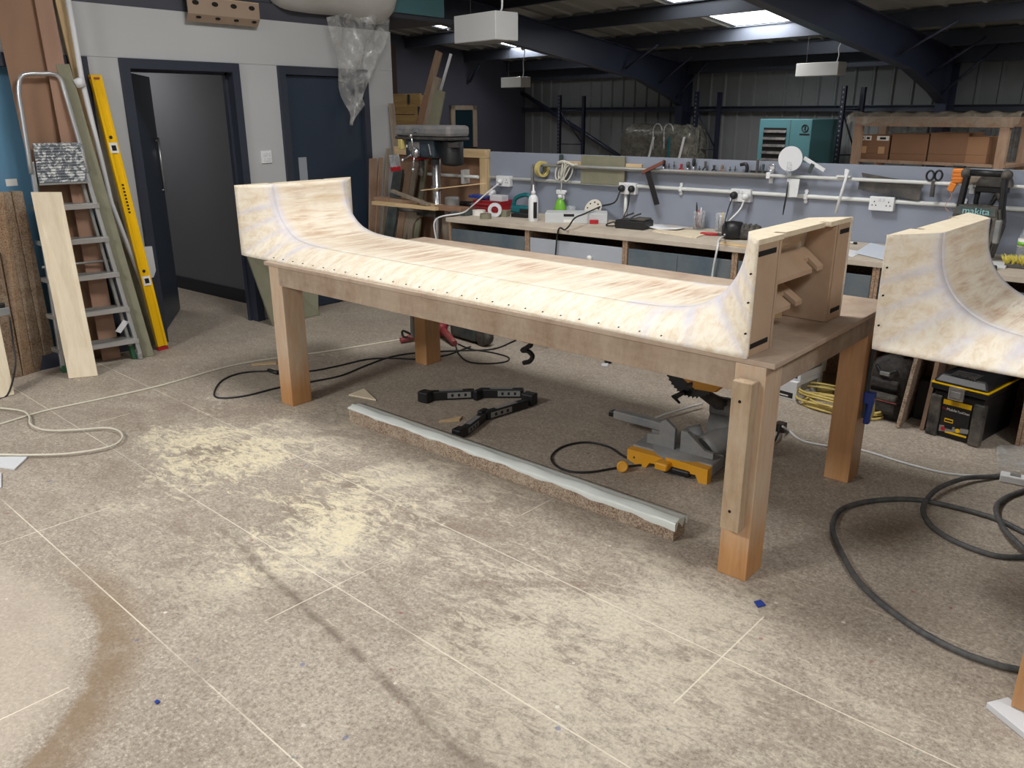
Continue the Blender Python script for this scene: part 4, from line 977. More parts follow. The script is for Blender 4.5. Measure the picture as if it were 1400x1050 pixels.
# ---- conduit, rails, sockets on the partition
def pipe(name, label, pts, r, mat, cat='pipe', sm=0): mb = MB(); mb.tube(pts, r, 10, sm); return solo(name, mb, mat, label, cat)
zc, zr = 1.166, 1.292
pc = thing('conduit', 'white electrical conduit linking the sockets along the low partition', 'conduit', (-1.7, 5.48, zc))
mb = MB(); mb.tube([(-4.60, 5.485, zc+.0), (1.3, 5.485, zc)], .0135, 10); part('tube', mb, M['white_pipe'], pc)
for px in (930, 1101, 1320):
    q = V(px, 262 if px < 1000 else 270, 5.475)
    mb = MB(); mb.boxmm(q.x-.011, q.x+.011, 5.468, 5.499, zc-.018, zc+.018, .002)
    for s_ in (-1, 1): mb.cyl((q.x, 5.499, zc+s_*.033), (q.x, 5.485, zc+s_*.033), .012, seg=10); mb.boxmm(q.x-.008, q.x+.008, 5.486, 5.498, zc+min(s_*.016, s_*.03), zc+max(s_*.016, s_*.03))
    part('saddle', mb, M['white_plastic'], pc)
q = V(856, 262, 5.485); mb = MB(); mb.tube([(q.x, 5.485, zc-.06), (q.x, 5.485, WT+.002)], .0135, 10); part('drop_tube', mb, M['white_pipe'], pc)
rr = thing('hanging_rail', 'long white hanging rail above the conduit, bent down at its left end', 'rail', (-2.4, 5.45, zr))
xl, xm = V(728, 226, 5.44).x, V(1051, 240, 5.44).x
mb = MB(); mb.tube([(xl, 5.44, .92), (xl, 5.44, zr-.03), (xl+.01, 5.44, zr-.005), (xl+.04, 5.44, zr), (xm, 5.44, zr)], .013, 10); part('tube', mb, M['alu_dull'], rr)
mb = MB(); mb.tube([(xm-.02, 5.44, zr), (1.3, 5.44, zr)], .011, 10); part('extension_tube', mb, M['white_pipe'], rr)
for px in (1051, 1330):
    x = V(px, 240, 5.44).x; mb = MB(); mb.boxmm(x-.014, x+.014, 5.425, 5.499, zr-.02, zr+.02, .003); mb.boxmm(x-.014, x+.014, 5.485, 5.499, zr-.055, zr+.055, .003); part('bracket', mb, M['white_plastic'], rr)
mb = MB(); mb.boxmm(-3.9, xm-.05, 5.44, 5.499, zr-.016, zr-.011); part('ledge', mb, M['alu_dull'], rr, 'thin metal ledge behind the rail')
def socket(px, py, label, plugs=(), holes=True):
    q = V(px, py, 5.44); r = thing('double_socket', label, 'socket', (q.x, 5.46, q.z-.043), 0, None)
    mb = MB(); mb.boxmm(q.x-.073, q.x+.073, 5.452, 5.499, q.z-.043, q.z+.043, .004); part('box', mb, M['white_plastic'], r)
    for s_ in (-1, 1):
        mb = MB(); mb.boxmm(q.x+s_*.012-.007, q.x+s_*.012+.007, 5.448, 5.452, q.z+.016, q.z+.034, .001); part('switch', mb, M['white_matt'], r)
        if s_ not in plugs:
            for dx, dz in ((0, .012), (-.011, -.010), (.011, -.010)):
                mb = MB(); mb.boxmm(q.x+s_*.042+dx-.003, q.x+s_*.042+dx+.003, 5.4512, 5.452, q.z+dz-.004, q.z+dz+.004); part('pin_hole', mb, M['label_black'], r)
    return q
def plug(parent, c, m):
    mb = MB(Matrix.Translation(c) @ Matrix.Rotation(math.pi/2, 4, 'X')); mb.lathe([(.0, -.001), (.026, 0), (.025, .018), (.017, .034), (0, .036)], seg=14); return part('plug', mb, m, parent)
def cable(name, label, pts, r, mat, cat='cable', plug_at=None, sm=6, loc=None):
    t = thing(name, label, cat, loc or pts[-1])
    mb = MB(); mb.tube(pts, r, 8, sm); part('lead', mb, mat, t)
    if plug_at: plug(t, plug_at, mat)
    return t
s1 = socket(856, 258, 'white double socket with two black plugs above the black charger', (-1, 1))
s2 = socket(1011, 267.5, 'white double socket with one black and one white plug', (-1, 1))
s3 = socket(1204, 279, 'empty white double socket right of the hanging handsaw blades', ())
s4 = socket(686, 248, 'white double socket with a white plug above the planer, leftmost of the four', (-1,))
c = Vector((s1.x-.04, 5.45, s1.z)); e = W(765, 312)
cable('mains_lead', 'black mains lead drooping from the socket across the flat grey carton', [c+Vector((0, -.03, -.02)), c+Vector((-.02, -.07, -.10)), W(822, 282, .10), W(800, 292, .085), W(786, 298, .082), W(778, 309, .03), W(772, 314, .008), Vector((e.x+.03, WY-.012, WT-.01)), Vector((e.x+.0, WY-.014, .62)), Vector((e.x-.05, WY-.03, .45)), Vector((e.x-.05, WY-.05, .05))], .006, M['rubber'], plug_at=c)
c = Vector((s1.x+.045, 5.45, s1.z)); cable('charger_lead', 'black lead hanging straight down from the right-hand plug to the charger', [c+Vector((0, -.03, -.02)), c+Vector((.0, -.04, -.1)), Vector((c.x-.01, 5.40, WT+.09)), Vector((c.x, 5.32, WT+.03))], .004, M['rubber'], plug_at=c)
c = Vector((s2.x-.042, 5.45, s2.z)); cable('sander_lead', 'black lead running from the socket down beside the black sander', [c+Vector((0, -.03, -.02)), c+Vector((-.02, -.04, -.1)), W(988, 318, .09), W(990, 322, .02)], .004, M['rubber'], plug_at=c)
c = Vector((s2.x+.045, 5.45, s2.z-.005)); e = W(979, 336)
cable('white_lead', 'white lead curving from the socket down over the worktop edge', [c+Vector((0, -.03, -.02)), c+Vector((-.02, -.05, -.09)), c+Vector((-.06, -.2, -.19)), W(993, 318, .04), W(983, 328, .012), Vector((e.x+.01, WY-.01, WT-.005)), Vector((e.x-.01, WY-.013, .7)), Vector((e.x+.0, WY-.015, .4)), Vector((e.x+.0, WY-.03, .1))], .0065, M['white_plastic'], plug_at=c)
c = Vector((s4.x-.02, 5.45, s4.z)); e = W(628, 292)
cable('white_lead', 'white lead arching from the leftmost socket over the worktop to the floor', [c+Vector((0, -.03, -.02)), W(668, 262, .16), W(645, 282, .06), W(632, 291, .03), Vector((e.x-.0, WY-.012, WT-.02)), Vector((e.x+.0, WY-.014, .7)), Vector((e.x+.04, WY-.02, .4)), Vector((e.x+.06, WY-.05, .1))], .0065, M['white_plastic'], plug_at=c)
# ---- hanging on the rail
def ring(name, label, c, R, r, mat, cat, M_=None, sx=1):
    mb = MB(M_ or Matrix.Translation(c)); mb.tube([(R*math.cos(t*math.pi/8)*sx, 0, R*math.sin(t*math.pi/8)) for t in range(16)], r, 8, closed=True); return solo(name, mb, mat, label, cat)
q = V(741, 234, 5.44); tp = thing('tape_roll', 'roll of yellowish tape hanging on the left end of the rail', 'tape', (q.x, 5.44, zr-.09))
Mt = Matrix.Translation((q.x, 5.44, zr-.032)) @ Matrix.Rotation(math.radians(75), 4, 'Z') @ Matrix.Rotation(math.pi/2, 4, 'X')
mb = MB(Mt); R0, R1 = .044, .062
for i in range(24):
    a0, a1 = i*math.pi/12, (i+1)*math.pi/12
    def rp(R, a, z): return (R*math.cos(a), R*math.sin(a), z)
    mb.hexa([rp(R0, a0, -.022), rp(R1, a0, -.022), rp(R1, a1, -.022), rp(R0, a1, -.022), rp(R0, a0, .022), rp(R1, a0, .022), rp(R1, a1, .022), rp(R0, a1, .022)])
bmesh.ops.remove_doubles(mb.bm, verts=mb.bm.verts, dist=1e-5)
part('tape', mb, M['masking'], tp)
mb = MB(Mt); mb.tube([rp(R0-.001, i*math.pi/8, 0) for i in range(16)], .003, 6, closed=True); part('core', mb, M['label_black'], tp)
q = V(769, 236, 5.43); hk = thing('string_hank', 'tangled hank of pale string on the rail left of the olive board', 'string', (q.x, 5.43, zr-.12))
for k in range(6):
    pts = [(q.x+.018*(k-2)+.03*math.sin(t*.8+k), 5.43+.018*math.cos(t*.8+k*2), zr-.04+.065*math.cos(t*.785+k*.5)+.01*math.sin(k)) for t in range(8)]
    mb = MB(); mb.tube(pts, .006, 6, 4, closed=True); part('loop', mb, M['string'], hk)
mb = MB(); mb.tube([(q.x-.05, 5.43, zr+.02), (q.x+.02, 5.42, zr+.035), (q.x+.10, 5.43, zr+.01), (q.x+.14, 5.425, zr+.018)], .012, 7, 4); part('wrapped_turns', mb, M['string'], hk)
mb = MB(); mb.tube([(q.x-.01, 5.42, zr-.08), (q.x-.0, 5.42, zr-.15), (q.x-.005, 5.42, zr-.19)], .004, 6, 3); part('tail', mb, M['string'], hk)
mb = MB(); p = V(767, 217, 5.46); mb.boxmm(p.x-.018, p.x+.018, 5.455, 5.47, zr+.02, zr+.085, .004); mb.cyl((p.x, 5.462, zr-.01), (p.x, 5.462, zr+.02), .008)
solo('filling_knife', mb, M['teal_dark'], 'small dark scraper standing behind the string hank on the rail ledge', 'scraper')
A, B = V(771, 222, 5.485), V(878, 224, 5.485); mb = MB(); mb.boxmm(A.x, B.x, 5.475, 5.497, zr+.0, zr+.035, .002); solo('timber_batten', mb, M['pine_x'], 'pale batten lying along the rail behind the olive board', 'batten')
A, B = V(794, 250, 5.46), V(855, 211, 5.46); mb = MB(); mb.boxmm(A.x, B.x, 5.455, 5.472, zr-.125, zr+.085, .002); solo('fibreboard_offcut', mb, M['olive'], 'olive-green fibreboard piece hanging behind the rail, left of the try square', 'board')
# try square
a, b, c, d = V(882, 234, 5.41), V(903, 224, 5.41), V(884, 232, 5.415), V(898, 281, 5.415)
sq = thing('try_square', 'try square with black blade and reddish wooden stock hanging on the rail', 'try square', d)
w_ = (b-a).normalized(); mb = MB(); mb.slab(a-w_*.03+Vector((0, -.006, -.012)), (b-a)*1.15+w_*.03, (.01, 0, .03), (0, .02, 0), .002); part('stock', mb, paint('red_brown_wood', srgb(120, 70, 56), .5), sq)
mb = MB(); mb.slab(c+Vector((-.02, 0, 0)), (.042, 0, .012), d-c, (0, .002, 0)); part('blade', mb, M['label_dark'], sq)
# row of small tools on the ledge
def small(name, label, cat, px, kind, h, m1, m2='dark_metal'):
    q = V(px, 230, 5.465); z = zr-.010; y = 5.468
    r = thing(name, label, cat, (q.x, y, z), 0, 'small tools on the rail ledge')
    if kind == 'driver':
        mb = MB(); mb.lathe([(.004, 0), (.004, h*.45), (.011, h*.5), (.013, h*.9), (.0, h)], (q.x, y, z), 10); part('handle', mb, M[m1], r)
        mb = MB(); mb.cyl((q.x, y, z), (q.x, y, z+h*.45), .005, seg=8); part('shank', mb, M['chrome'], r)
    elif kind == 'pliers':
        for s_ in (-1, 1):
            mb = MB(); mb.tube([(q.x+s_*.006, y, z+h), (q.x+s_*.002, y, z+h*.6), (q.x+s_*.018, y, z+h*.3), (q.x+s_*.02, y, z)], .006, 6, 3); part('handle', mb, M[m1], r)
        mb = MB(); mb.box((q.x, y, z+h*.75), (.018, .01, h*.4), bev=.003); part('jaw', mb, M[m2], r)
    elif kind == 'bit':
        mb = MB(); mb.lathe([(.003, 0), (.003, h*.5), (.009, h*.55), (.009, h*.7), (.004, h*.72), (.004, h)], (q.x, y, z), 8); part('shank', mb, M[m2], r)
        mb = MB(); mb.cyl((q.x, y, z), (q.x, y, z+h*.28), .012, seg=10); part('cutter', mb, M[m1], r)
T = [('screwdriver', 'short dark screwdriver at the left end of the small tools', 'driver', 907, .085, 'label_dark'), ('router_bit', 'tiny cutter just right of the first dark screwdriver', 'bit', 914, .06, 'dark_metal'), ('cutter_bit', 'slim steel bit left of the red-handled tool on the ledge', 'bit', 921, .075, 'chrome'), ('pliers', 'small red-handled pliers on the rail ledge', 'pliers', 931, .06, 'red'), ('screwdriver', 'dark screwdriver right of the red pliers', 'driver', 940, .08, 'dark_metal'), ('screwdriver', 'tallest dark screwdriver, standing mid-row on the ledge', 'driver', 948, .105, 'label_dark'), ('router_bit', 'short steel bit right of the tallest screwdriver', 'bit', 956, .05, 'chrome'),
     ('pliers', 'grey pliers in the middle of the ledge row', 'pliers', 964, .085, 'dark_metal'), ('pliers', 'bulky dark pliers, left of two slim steel bits', 'pliers', 976, .06, 'label_dark'), ('pliers', 'brown-handled snips beside the bulky pliers', 'pliers', 987, .065, 'hardwood'), ('router_bit', 'slim steel bit, left one of a pair right of the snips', 'bit', 998, .055, 'chrome'), ('router_bit', 'slim steel bit, right one of a pair before the black clip', 'bit', 1005, .06, 'chrome')]
for nm, lab, kd, px, h, m in T: small(nm, lab, {'driver': 'screwdriver', 'pliers': 'pliers', 'bit': 'drill bit'}[kd], px, kd, h, m)
q = V(1016, 228, 5.46); mb = MB(); mb.tube([(q.x-.02, 5.46, zr+.06), (q.x+.02, 5.46, zr+.065), (q.x+.03, 5.46, zr+.03), (q.x+.015, 5.46, zr+.0), (q.x-.015, 5.46, zr+.002)], .011, 8, 4); solo('spring_clamp', mb, M['label_dark'], 'black hooked spring clamp at the right end of the small tools', 'clamp')
q = V(1036, 230, 5.46); bt = thing('bar_clamp', 'mini black bar clamp lying on the ledge right of the spring clamp', 'clamp', (q.x, 5.46, zr))
mb = MB(); mb.boxmm(q.x-.05, q.x+.075, 5.455, 5.465, zr+.012, zr+.026); part('bar', mb, M['label_dark'], bt)
mb = MB(); mb.boxmm(q.x-.012, q.x+.004, 5.452, 5.468, zr-.005, zr+.1, .003); part('jaw', mb, M['dark_metal'], bt)
mb = MB(); mb.boxmm(q.x+.03, q.x+.045, 5.452, 5.468, zr-.0, zr+.07, .003); part('sliding_jaw', mb, M['teal_dark'], bt)
q = V(1055, 232, 5.455); ring('shackle_ring', 'small steel ring on the rail bracket', (q.x, 5.455, zr+.05), .022, .005, M['chrome'], 'ring')
# sanding disc hanging in front of the partition top, its dust sleeve, pen
q = V(1081, 217, 5.40)
ds = thing('sanding_disc', 'large round white sanding disc hung on the rail before the teal cabinet', 'sanding disc', (q.x, 5.40, q.z-.08))
mb = MB(); mb.cyl((q.x, 5.400, q.z), (q.x, 5.392, q.z), .079, seg=32); part('disc', mb, M['paper'], ds)
mb = MB(); mb.tube([(q.x, 5.395, q.z-.02), (q.x, 5.395, zr)], .02, 4); part('tape_strap', mb, M['clear'], ds)
q = V(1084, 252, 5.40); mb = MB(); mb.extr([(q.x-.042, 5.405, zr-.012), (q.x+.042, 5.405, zr-.012), (q.x+.036, 5.405, zr-.125), (q.x-.03, 5.405, zr-.13)], (0, -.006, 0)); solo('paper_bag', mb, M['white_plastic'], 'white paper sleeve hanging under the round sanding disc', 'paper')
q = V(1076, 262, 5.385); mb = MB(); mb.tube([(q.x, 5.385, zr-.03), (q.x, 5.385, zr-.1), (q.x-.008, 5.385, zr-.19), (q.x-.012, 5.385, zr-.245)], [.004, .005, .006, .003], 8); solo('hanging_file', mb, M['label_dark'], 'thin black file hanging in front of the white paper sleeve', 'file')
a, b, c = V(1099, 216, 5.44), V(1127, 233, 5.44), V(1106, 237, 5.44)
hg = thing('strap_hinge', 'white folding bracket leaning over the rail right of the sanding disc', 'bracket', c)
for u_, v_, m_ in ((a, b, 'white_plastic'), (V(1111, 224, 5.43), c, 'teal_dark')): mb = MB(); d = (v_-u_); n_ = Vector((-d.z, 0, d.x)).normalized(); mb.slab(u_-n_*.012, d, n_*.024, (0, .006, 0), .001); part('arm', mb, M[m_], hg)
a, b = V(1160, 232, 5.41), V(1142, 292, 5.40); mb = MB(); mb.tube([a+Vector((0, 0, .0)), b], .009, 8); solo('white_rod', mb, M['white_plastic'], 'thin white rod leaning across rail and conduit left of the empty socket', 'rod')
a = V(1152, 240, 5.42); ts = thing('tee_handle', 'white T-shaped bracket on the rail beside the white rod', 'bracket', (a.x, 5.42, zr)); mb = MB(); mb.boxmm(a.x-.035, a.x+.05, 5.41, 5.43, zr+.012, zr+.022); part('cross_bar', mb, M['white_plastic'], ts)
mb = MB(); mb.boxmm(a.x+.012, a.x+.026, 5.41, 5.43, zr+.022, zr+.062); part('stem', mb, M['white_plastic'], ts)
# saw blades
def blade(pts, lab, y):
    r = thing('handsaw', lab, 'saw', V(*pts[-1], y)); P = [V(*p, y) for p in pts]; mb = MB(); mb.extr(P, (0, .002, 0)); part('blade', mb, M['dark_metal'], r)
    mb = MB(); a, b = P[2], P[3]; n_ = 26
    for k in range(n_): p = a.lerp(b, k/n_); q = a.lerp(b, (k+1)/n_); mb.extr([p, q, (p+q)/2+Vector((0, 0, -.007))], (0, .002, 0))
    part('teeth', mb, M['dark_metal'], r)
blade([(1178, 236), (1263, 251), (1262, 256), (1179, 241)], 'narrow dark saw blade lying on the rail, upper of two', 5.455)
blade([(1175, 246), (1261, 253), (1256, 274), (1173, 258)], 'broad dark handsaw blade hung below the rail, lower of two', 5.465)
# scissors
q = V(1276, 252, 5.43); sc = thing('scissors', 'dark scissors hooked over the rail right of the saw blades', 'scissors', (q.x, 5.43, q.z-.1))
for s_ in (-1, 1):
    c = V(1272 if s_ < 0 else 1283, 240, 5.43); mb = MB(); mb.tube([(c.x+.02*math.cos(t*.785), 5.43+.004*s_, c.z+.028*math.sin(t*.785)) for t in range(8)], .006, 6, 3, closed=True); part('handle', mb, M['label_dark'], sc)
    mb = MB(); e = V(1273, 274, 5.43); mb.slab((q.x-.009+.003*s_, 5.43+.003*s_, q.z+.02), (.018, 0, 0), (e.x-q.x, 0, e.z-q.z), (0, .003, 0)); part('blade', mb, M['dark_metal'], sc)
# orange chalk line
q = V(1310, 240, 5.42); oc = thing('chalk_line', 'orange chalk-line case with dark ends hung on the rail', 'chalk line', (q.x-.02, 5.42, q.z-.08))
mb = MB(Matrix.Translation((q.x, 5.42, q.z))); mb.box((0, 0, 0), (.062, .03, .085), ry=-.06, bev=.01); part('case', mb, M['orange'], oc)
for k in range(3): mb = MB(); mb.boxmm(q.x-.028, q.x+.028, 5.403, 5.405, q.z-.025+k*.02, q.z-.019+k*.02); part('rib', mb, paint('deep_orange', srgb(200, 110, 40)), oc)
mb = MB(); mb.box((q.x+.0, 5.42, q.z+.05), (.062, .026, .014), bev=.003); part('end_cap', mb, M['label_dark'], oc)
mb = MB(); mb.box((q.x-.022, 5.42, q.z-.066), (.036, .026, .05), rx=0, ry=.3, bev=.005); part('hook_end', mb, M['orange'], oc)
mb = MB(); mb.tube([(q.x-.035, 5.42, q.z-.09), V(1301, 268, 5.42), V(1292, 282, 5.42), V(1298, 290, 5.42)], .002, 5, 3); part('cord', mb, paint('pink_cord', srgb(226, 170, 140)), oc)
# black sander head hanging on the rail
q = V(1362, 244, 5.40); sd = thing('dust_hood', 'dark grey domed grinder hood hung on the rail behind the work light', 'grinder hood', (q.x, 5.40, q.z-.1))
mb = MB(); P = [(q.x+.088*math.cos(t*math.pi/16), 5.44, zr+.088*math.sin(t*math.pi/16)) for t in range(17)]; mb.extr(P, (0, -.09, 0)); part('hood', mb, M['black_dusty'], sd)
mb = MB(); mb.boxmm(q.x-.16, q.x-.07, 5.37, 5.42, zr+.01, zr+.055, .012); part('nozzle', mb, M['grey_wood'], sd)
mb = MB(); mb.boxmm(q.x-.09, q.x+.075, 5.36, 5.43, zr-.035, zr-.0, .006); part('clamp_plate', mb, M['black_plastic'], sd)
mb = MB(); mb.tube([(q.x-.075, 5.38, zr-.03), (q.x-.075, 5.38, zr-.11), (q.x-.03, 5.38, zr-.125), (q.x+.0, 5.38, zr-.10), (q.x+.02, 5.38, zr-.05)], .014, 8, 3); part('bail', mb, M['black_plastic'], sd)
mb = MB(); mb.tube([(q.x+.02, 5.38, zr-.03), (q.x+.06, 5.38, zr-.085)], .02, 10); part('knob', mb, M['dark_metal'], sd)
# ---- on the worktop, left to right
def lathe_thing(name, label, cat, base, parts, rot=None):
    r = thing(name, label, cat, base)
    for nm, prof, m in parts: mb = MB(Matrix.Translation(base) @ (rot or Matrix.Identity(4))); mb.lathe(prof, seg=20); part(nm, mb, m if not isinstance(m, str) else M[m], r)
    return r
b = W(729, 303)
r = lathe_thing('glue_bottle', 'tall white glue bottle with a pointed cap near the worktop front', 'bottle', b, [('body', [(.036, 0), (.038, .008), (.038, .17), (.03, .19), (.014, .205)], 'white_plastic'), ('nozzle_cap', [(.017, .205), (.017, .225), (.008, .235), (.004, .275), (0, .277)], 'white_plastic')])
mb = MB(); mb.boxmm(b.x+.012, b.x+.0385, b.y-.03, b.y-.005, WT+.03, WT+.15); part('label_strip', mb, M['label_dark'], r)
b = Vector((FY(766, 275, 5.43).x, 5.43, WT))
r = lathe_thing('spray_bottle', 'green trigger spray bottle with white head behind the flat grey carton', 'bottle', b, [('body', [(.048, 0), (.05, .02), (.05, .06), (.03, .12), (.016, .14)], 'green'), ('collar', [(.02, .14), (.02, .165), (.012, .17)], 'white_plastic')])
mb = MB(Matrix.Translation(b)); mb.box((.005, 0, .19), (.085, .022, .035), rz=0, bev=.006); mb.box((.05, 0, .198), (.02, .018, .018), bev=.003); part('trigger_head', mb, M['white_plastic'], r)
mb = MB(Matrix.Translation(b)); mb.tube([(.03, 0, .175), (.035, 0, .15), (.028, 0, .13)], .006, 6, 3); part('trigger', mb, M['white_plastic'], r)
b = Vector((FY(781, 275, 5.44).x, 5.44, WT)); lathe_thing('plastic_tub', 'clear plastic cup behind the green spray bottle', 'cup', b, [('cup', [(.03, .0), (.04, .085), (.038, .085), (.028, .004), (0, .004)], 'clear')])
# flat grey carton
A, B, C_ = W(746, 304), W(829, 305), W(796, 284)
fc = thing('flat_carton', 'flat pale grey carton with a dark label on the worktop, behind the hanging black lead', 'box', ((A+B)/2))
ct = [W(745, 305), W(830, 306)]; ex_ = (ct[1]-ct[0]); eyv = Vector((-ex_.y, ex_.x, 0)).normalized()
mb = MB(); mb.slab(ct[0], ex_, eyv*.2, (0, 0, .075), .004); part('carton_body', mb, paint('pale_grey_card', srgb(196, 200, 202), .7, .05), fc)
mb = MB(); mb.slab(ct[0]+ex_*.30-eyv*.001+Vector((0, 0, .05)), ex_*.17, (0, 0, .02), eyv*.001); part('label', mb, M['label_dark'], fc)
mb = MB(); mb.slab(ct[0]+ex_*.30-eyv*.001+Vector((0, 0, .006)), ex_*.17, (0, 0, .022), eyv*.001); part('print', mb, M['label_white'], fc)
q = FY(811, 281, 5.44); c = Vector((q.x, 5.44, WT+.082)); mb = MB(Matrix.Translation(c) @ Matrix.Rotation(-.5, 4, 'X') @ Matrix.Rotation(math.pi/2, 4, 'X'))
r = thing('perforated_disc', 'perforated round sanding pad standing behind the flat grey carton', 'sanding disc', c-Vector((0, 0, .08)))
mb.cyl((0, 0, -.003), (0, 0, .003), .075, seg=28); part('pad', mb, paint('cream_pad', srgb(214, 208, 196)), r)
for k in range(8): mb = MB(Matrix.Translation(c) @ Matrix.Rotation(-.5, 4, 'X') @ Matrix.Rotation(math.pi/2, 4, 'X')); a = k*math.pi/4; mb.cyl((.05*math.cos(a), .05*math.sin(a), .0028), (.05*math.cos(a), .05*math.sin(a), .0036), .007, seg=10); part('hole', mb, M['dark_slot'], r)
def bx(name, label, cat, px, py, d, m, rz=0, z=0, bev=.003, group=None):
    b = W(px, py, z); mb = MB(at(b.x, b.y, b.z, rz)); mb.boxmm(-d[0]/2, d[0]/2, -d[1]/2, d[1]/2, 0, d[2], bev); return solo(name, mb, M[m], label, cat, group)
r = bx('red_wedge', 'small red plastic block lying in front of the flat grey carton', 'block', 812, 306, (.06, .035, .03), 'red', .2)
# charger
b = W(866, 312); ch = thing('battery_charger', 'black battery charger with cable clips in the middle of the worktop', 'charger', b, .05); Mc = RM(ch)
mb = MB(Mc); mb.boxmm(-.115, .115, -.07, .09, 0, .06, .008); part('body', mb, M['black_plastic'], ch)
mb = MB(Mc); mb.boxmm(-.0, .105, -.05, .08, .06, .075, .006); part('pack_bay', mb, M['black_dusty'], ch)
for dx in (-.08, -.02): mb = MB(Mc); mb.tube([(dx, -.05, .06), (dx+.02, .0, .085), (dx+.05, .05, .10)], .006, 6, 3); part('clip', mb, M['dark_metal'], ch)
mb = MB(Mc); mb.tube([(-.115, .0, .02), (-.17, .02, .03), (-.22, .0, .012), (-.19, -.04, .008), (-.14, -.02, .01), (-.18, .05, .02)], .005, 6, 5); part('lead', mb, M['rubber'], ch)
# open catalogue / paper wad and thin board
b = W(910, 313); mb = MB(at(b.x, b.y, WT+.001, -.15))
P = [[(x, y, .006+.014*abs(math.sin(x*9))*(1 if x > -.12 else .4)+(.03*(x-.08) if x > .08 else 0)) for y in (-.09, 0, .09)] for x in [i*.02-.13 for i in range(15)]]
mb.grid(P); solo('catalogue', mb, M['paper'], 'curled white brochure lying right of the battery charger', 'brochure', solid=.004)
A, B, C_, D_ = W(892, 317), W(952, 326), W(970, 319), W(905, 311); mb = MB(); mb.extr([A, B, C_, D_], (0, 0, .008)); solo('thin_board', mb, M['pale_ply'], 'thin pale board lying at the worktop front below the pen cup', 'board')
# pen cups
def pencup(px, py, lab, pens):
    b = W(px, py); r = thing('pen_cup', lab, 'pen cup', b)
    mb = MB(Matrix.Translation(b)); mb.lathe([(.04, 0), (.045, .125), (.043, .125), (.038, .004), (0, .004)], seg=18); part('cup', mb, M['clear'], r)
    for k, (dx, dy, h, m) in enumerate(pens): mb = MB(Matrix.Translation(b)); mb.tube([(dx*.5, dy*.5, .006), (dx, dy, h*.85), (dx*1.1, dy*1.1, h)], [.006, .006, .003], 6); part('pen', mb, M[m], r)
pencup(955, 313, 'clear cup of pens with red and white barrels, left of two cups', [(-.03, .01, .185, 'label_dark'), (.0, .02, .15, 'label_white'), (.01, -.02, .13, 'red'), (-.01, -.01, .14, 'red'), (.025, .0, .12, 'label_dark'), (-.02, -.02, .11, 'dark_red')])
pencup(985, 316, 'clear cup holding a yellow marker and odds and ends, right of two cups', [(.005, .01, .13, 'yellow'), (-.02, .0, .11, 'dark_metal'), (.02, -.01, .10, 'red'), (.0, -.02, .09, 'label_white')])
b = W(976, 322); mb = MB(at(b.x, b.y, WT+.008, .2))
r = thing('red_pliers', 'red-handled pliers lying in front of the second pen cup', 'pliers', b)
for s_ in (-1, 1): mb = MB(at(b.x, b.y, WT+.009, .15)); mb.tube([(.03, 0, 0), (-.01, s_*.018, 0), (-.09, s_*.012, 0)], .008, 7, 3); part('handle', mb, M['red'], r)
mb = MB(at(b.x, b.y, WT+.009, .15)); mb.tube([(.025, 0, 0), (.05, 0, 0), (.085, 0, 0)], [.012, .01, .005], 6); part('jaw', mb, M['dark_metal'], r)
mb = MB(at(b.x+.11, b.y+.02, WT+.006)); mb.tube([(.03*math.cos(t*.785), .022*math.sin(t*.785), 0) for t in range(8)], .005, 6, 3, closed=True); solo('key_ring', mb, M['dark_metal'], 'dark steel ring lying beside the red pliers', 'ring')
# black radio-like tool bag
b = W(1012, 327); rb = thing('black_tool', 'black corded sander lying on the worktop behind the bench end', 'power tool', b, .25); Mr = RM(rb)
mb = MB(Mr); mb.lathe([(.0, 0), (.06, .004), (.075, .03), (.075, .08), (.055, .11), (.0, .118)], (-.05, 0, 0), 20); part('motor_body', mb, M['black_plastic'], rb)
mb = MB(Mr); mb.boxmm(-.02, .13, -.05, .05, .004, .095, .025); part('grip_body', mb, M['black_dusty'], rb)
for k in range(3): mb = MB(Mr); mb.boxmm(.01+k*.035, .025+k*.035, -.052, .052, .05, .099, .003); part('rib', mb, M['dark_metal'], rb)
mb = MB(Mr); mb.tube([(.13, .0, .05), (.19, .02, .03), (.2, -.05, .008), (.1, -.09, .008)], .006, 6, 5); part('lead', mb, M['rubber'], rb)
bx('paper_stack', 'dusty grey sheet lying behind the black sander', 'paper', 1035, 321, (.2, .1, .012), 'alu_dull', .1)
bx('fibreboard_scrap', 'thin tan board at the worktop edge in front of the black sander', 'board', 1008, 336, (.24, .07, .01), 'pine_x', -.15)
# papers right of the bench end
A = [W(1168, 347), W(1211, 357), W(1232, 343), W(1190, 333)]; mb = MB(); mb.extr([p+Vector((0, 0, .004)) for p in A], (0, 0, .002)); solo('drawing_sheet', mb, M['paper_blue'], 'pale bluish drawing sheet on the worktop between the two bench forms', 'paper')
A = [W(1148, 348), W(1166, 352), W(1178, 345), W(1158, 341)]; mb = MB(); mb.extr([p+Vector((0, 0, .001)) for p in A], (0, 0, .002)); solo('note_sheet', mb, M['paper'], 'small white note left of the drawing sheet', 'paper')
A = [W(1146, 342), W(1200, 352), W(1214, 340), W(1156, 331)]
a = W(1158, 331, .008); mk = thing('marker_pen', 'white marker pen with a dark tip on the worktop beside the notes', 'pen', a)
mb = MB(); mb.tube([a, a+Vector((.045, -.01, 0))], .007, 8); part('barrel', mb, M['label_white'], mk)
mb = MB(); mb.tube([a+Vector((.045, -.01, 0)), a+Vector((.065, -.0145, 0))], .0075, 8); part('cap', mb, M['label_dark'], mk)
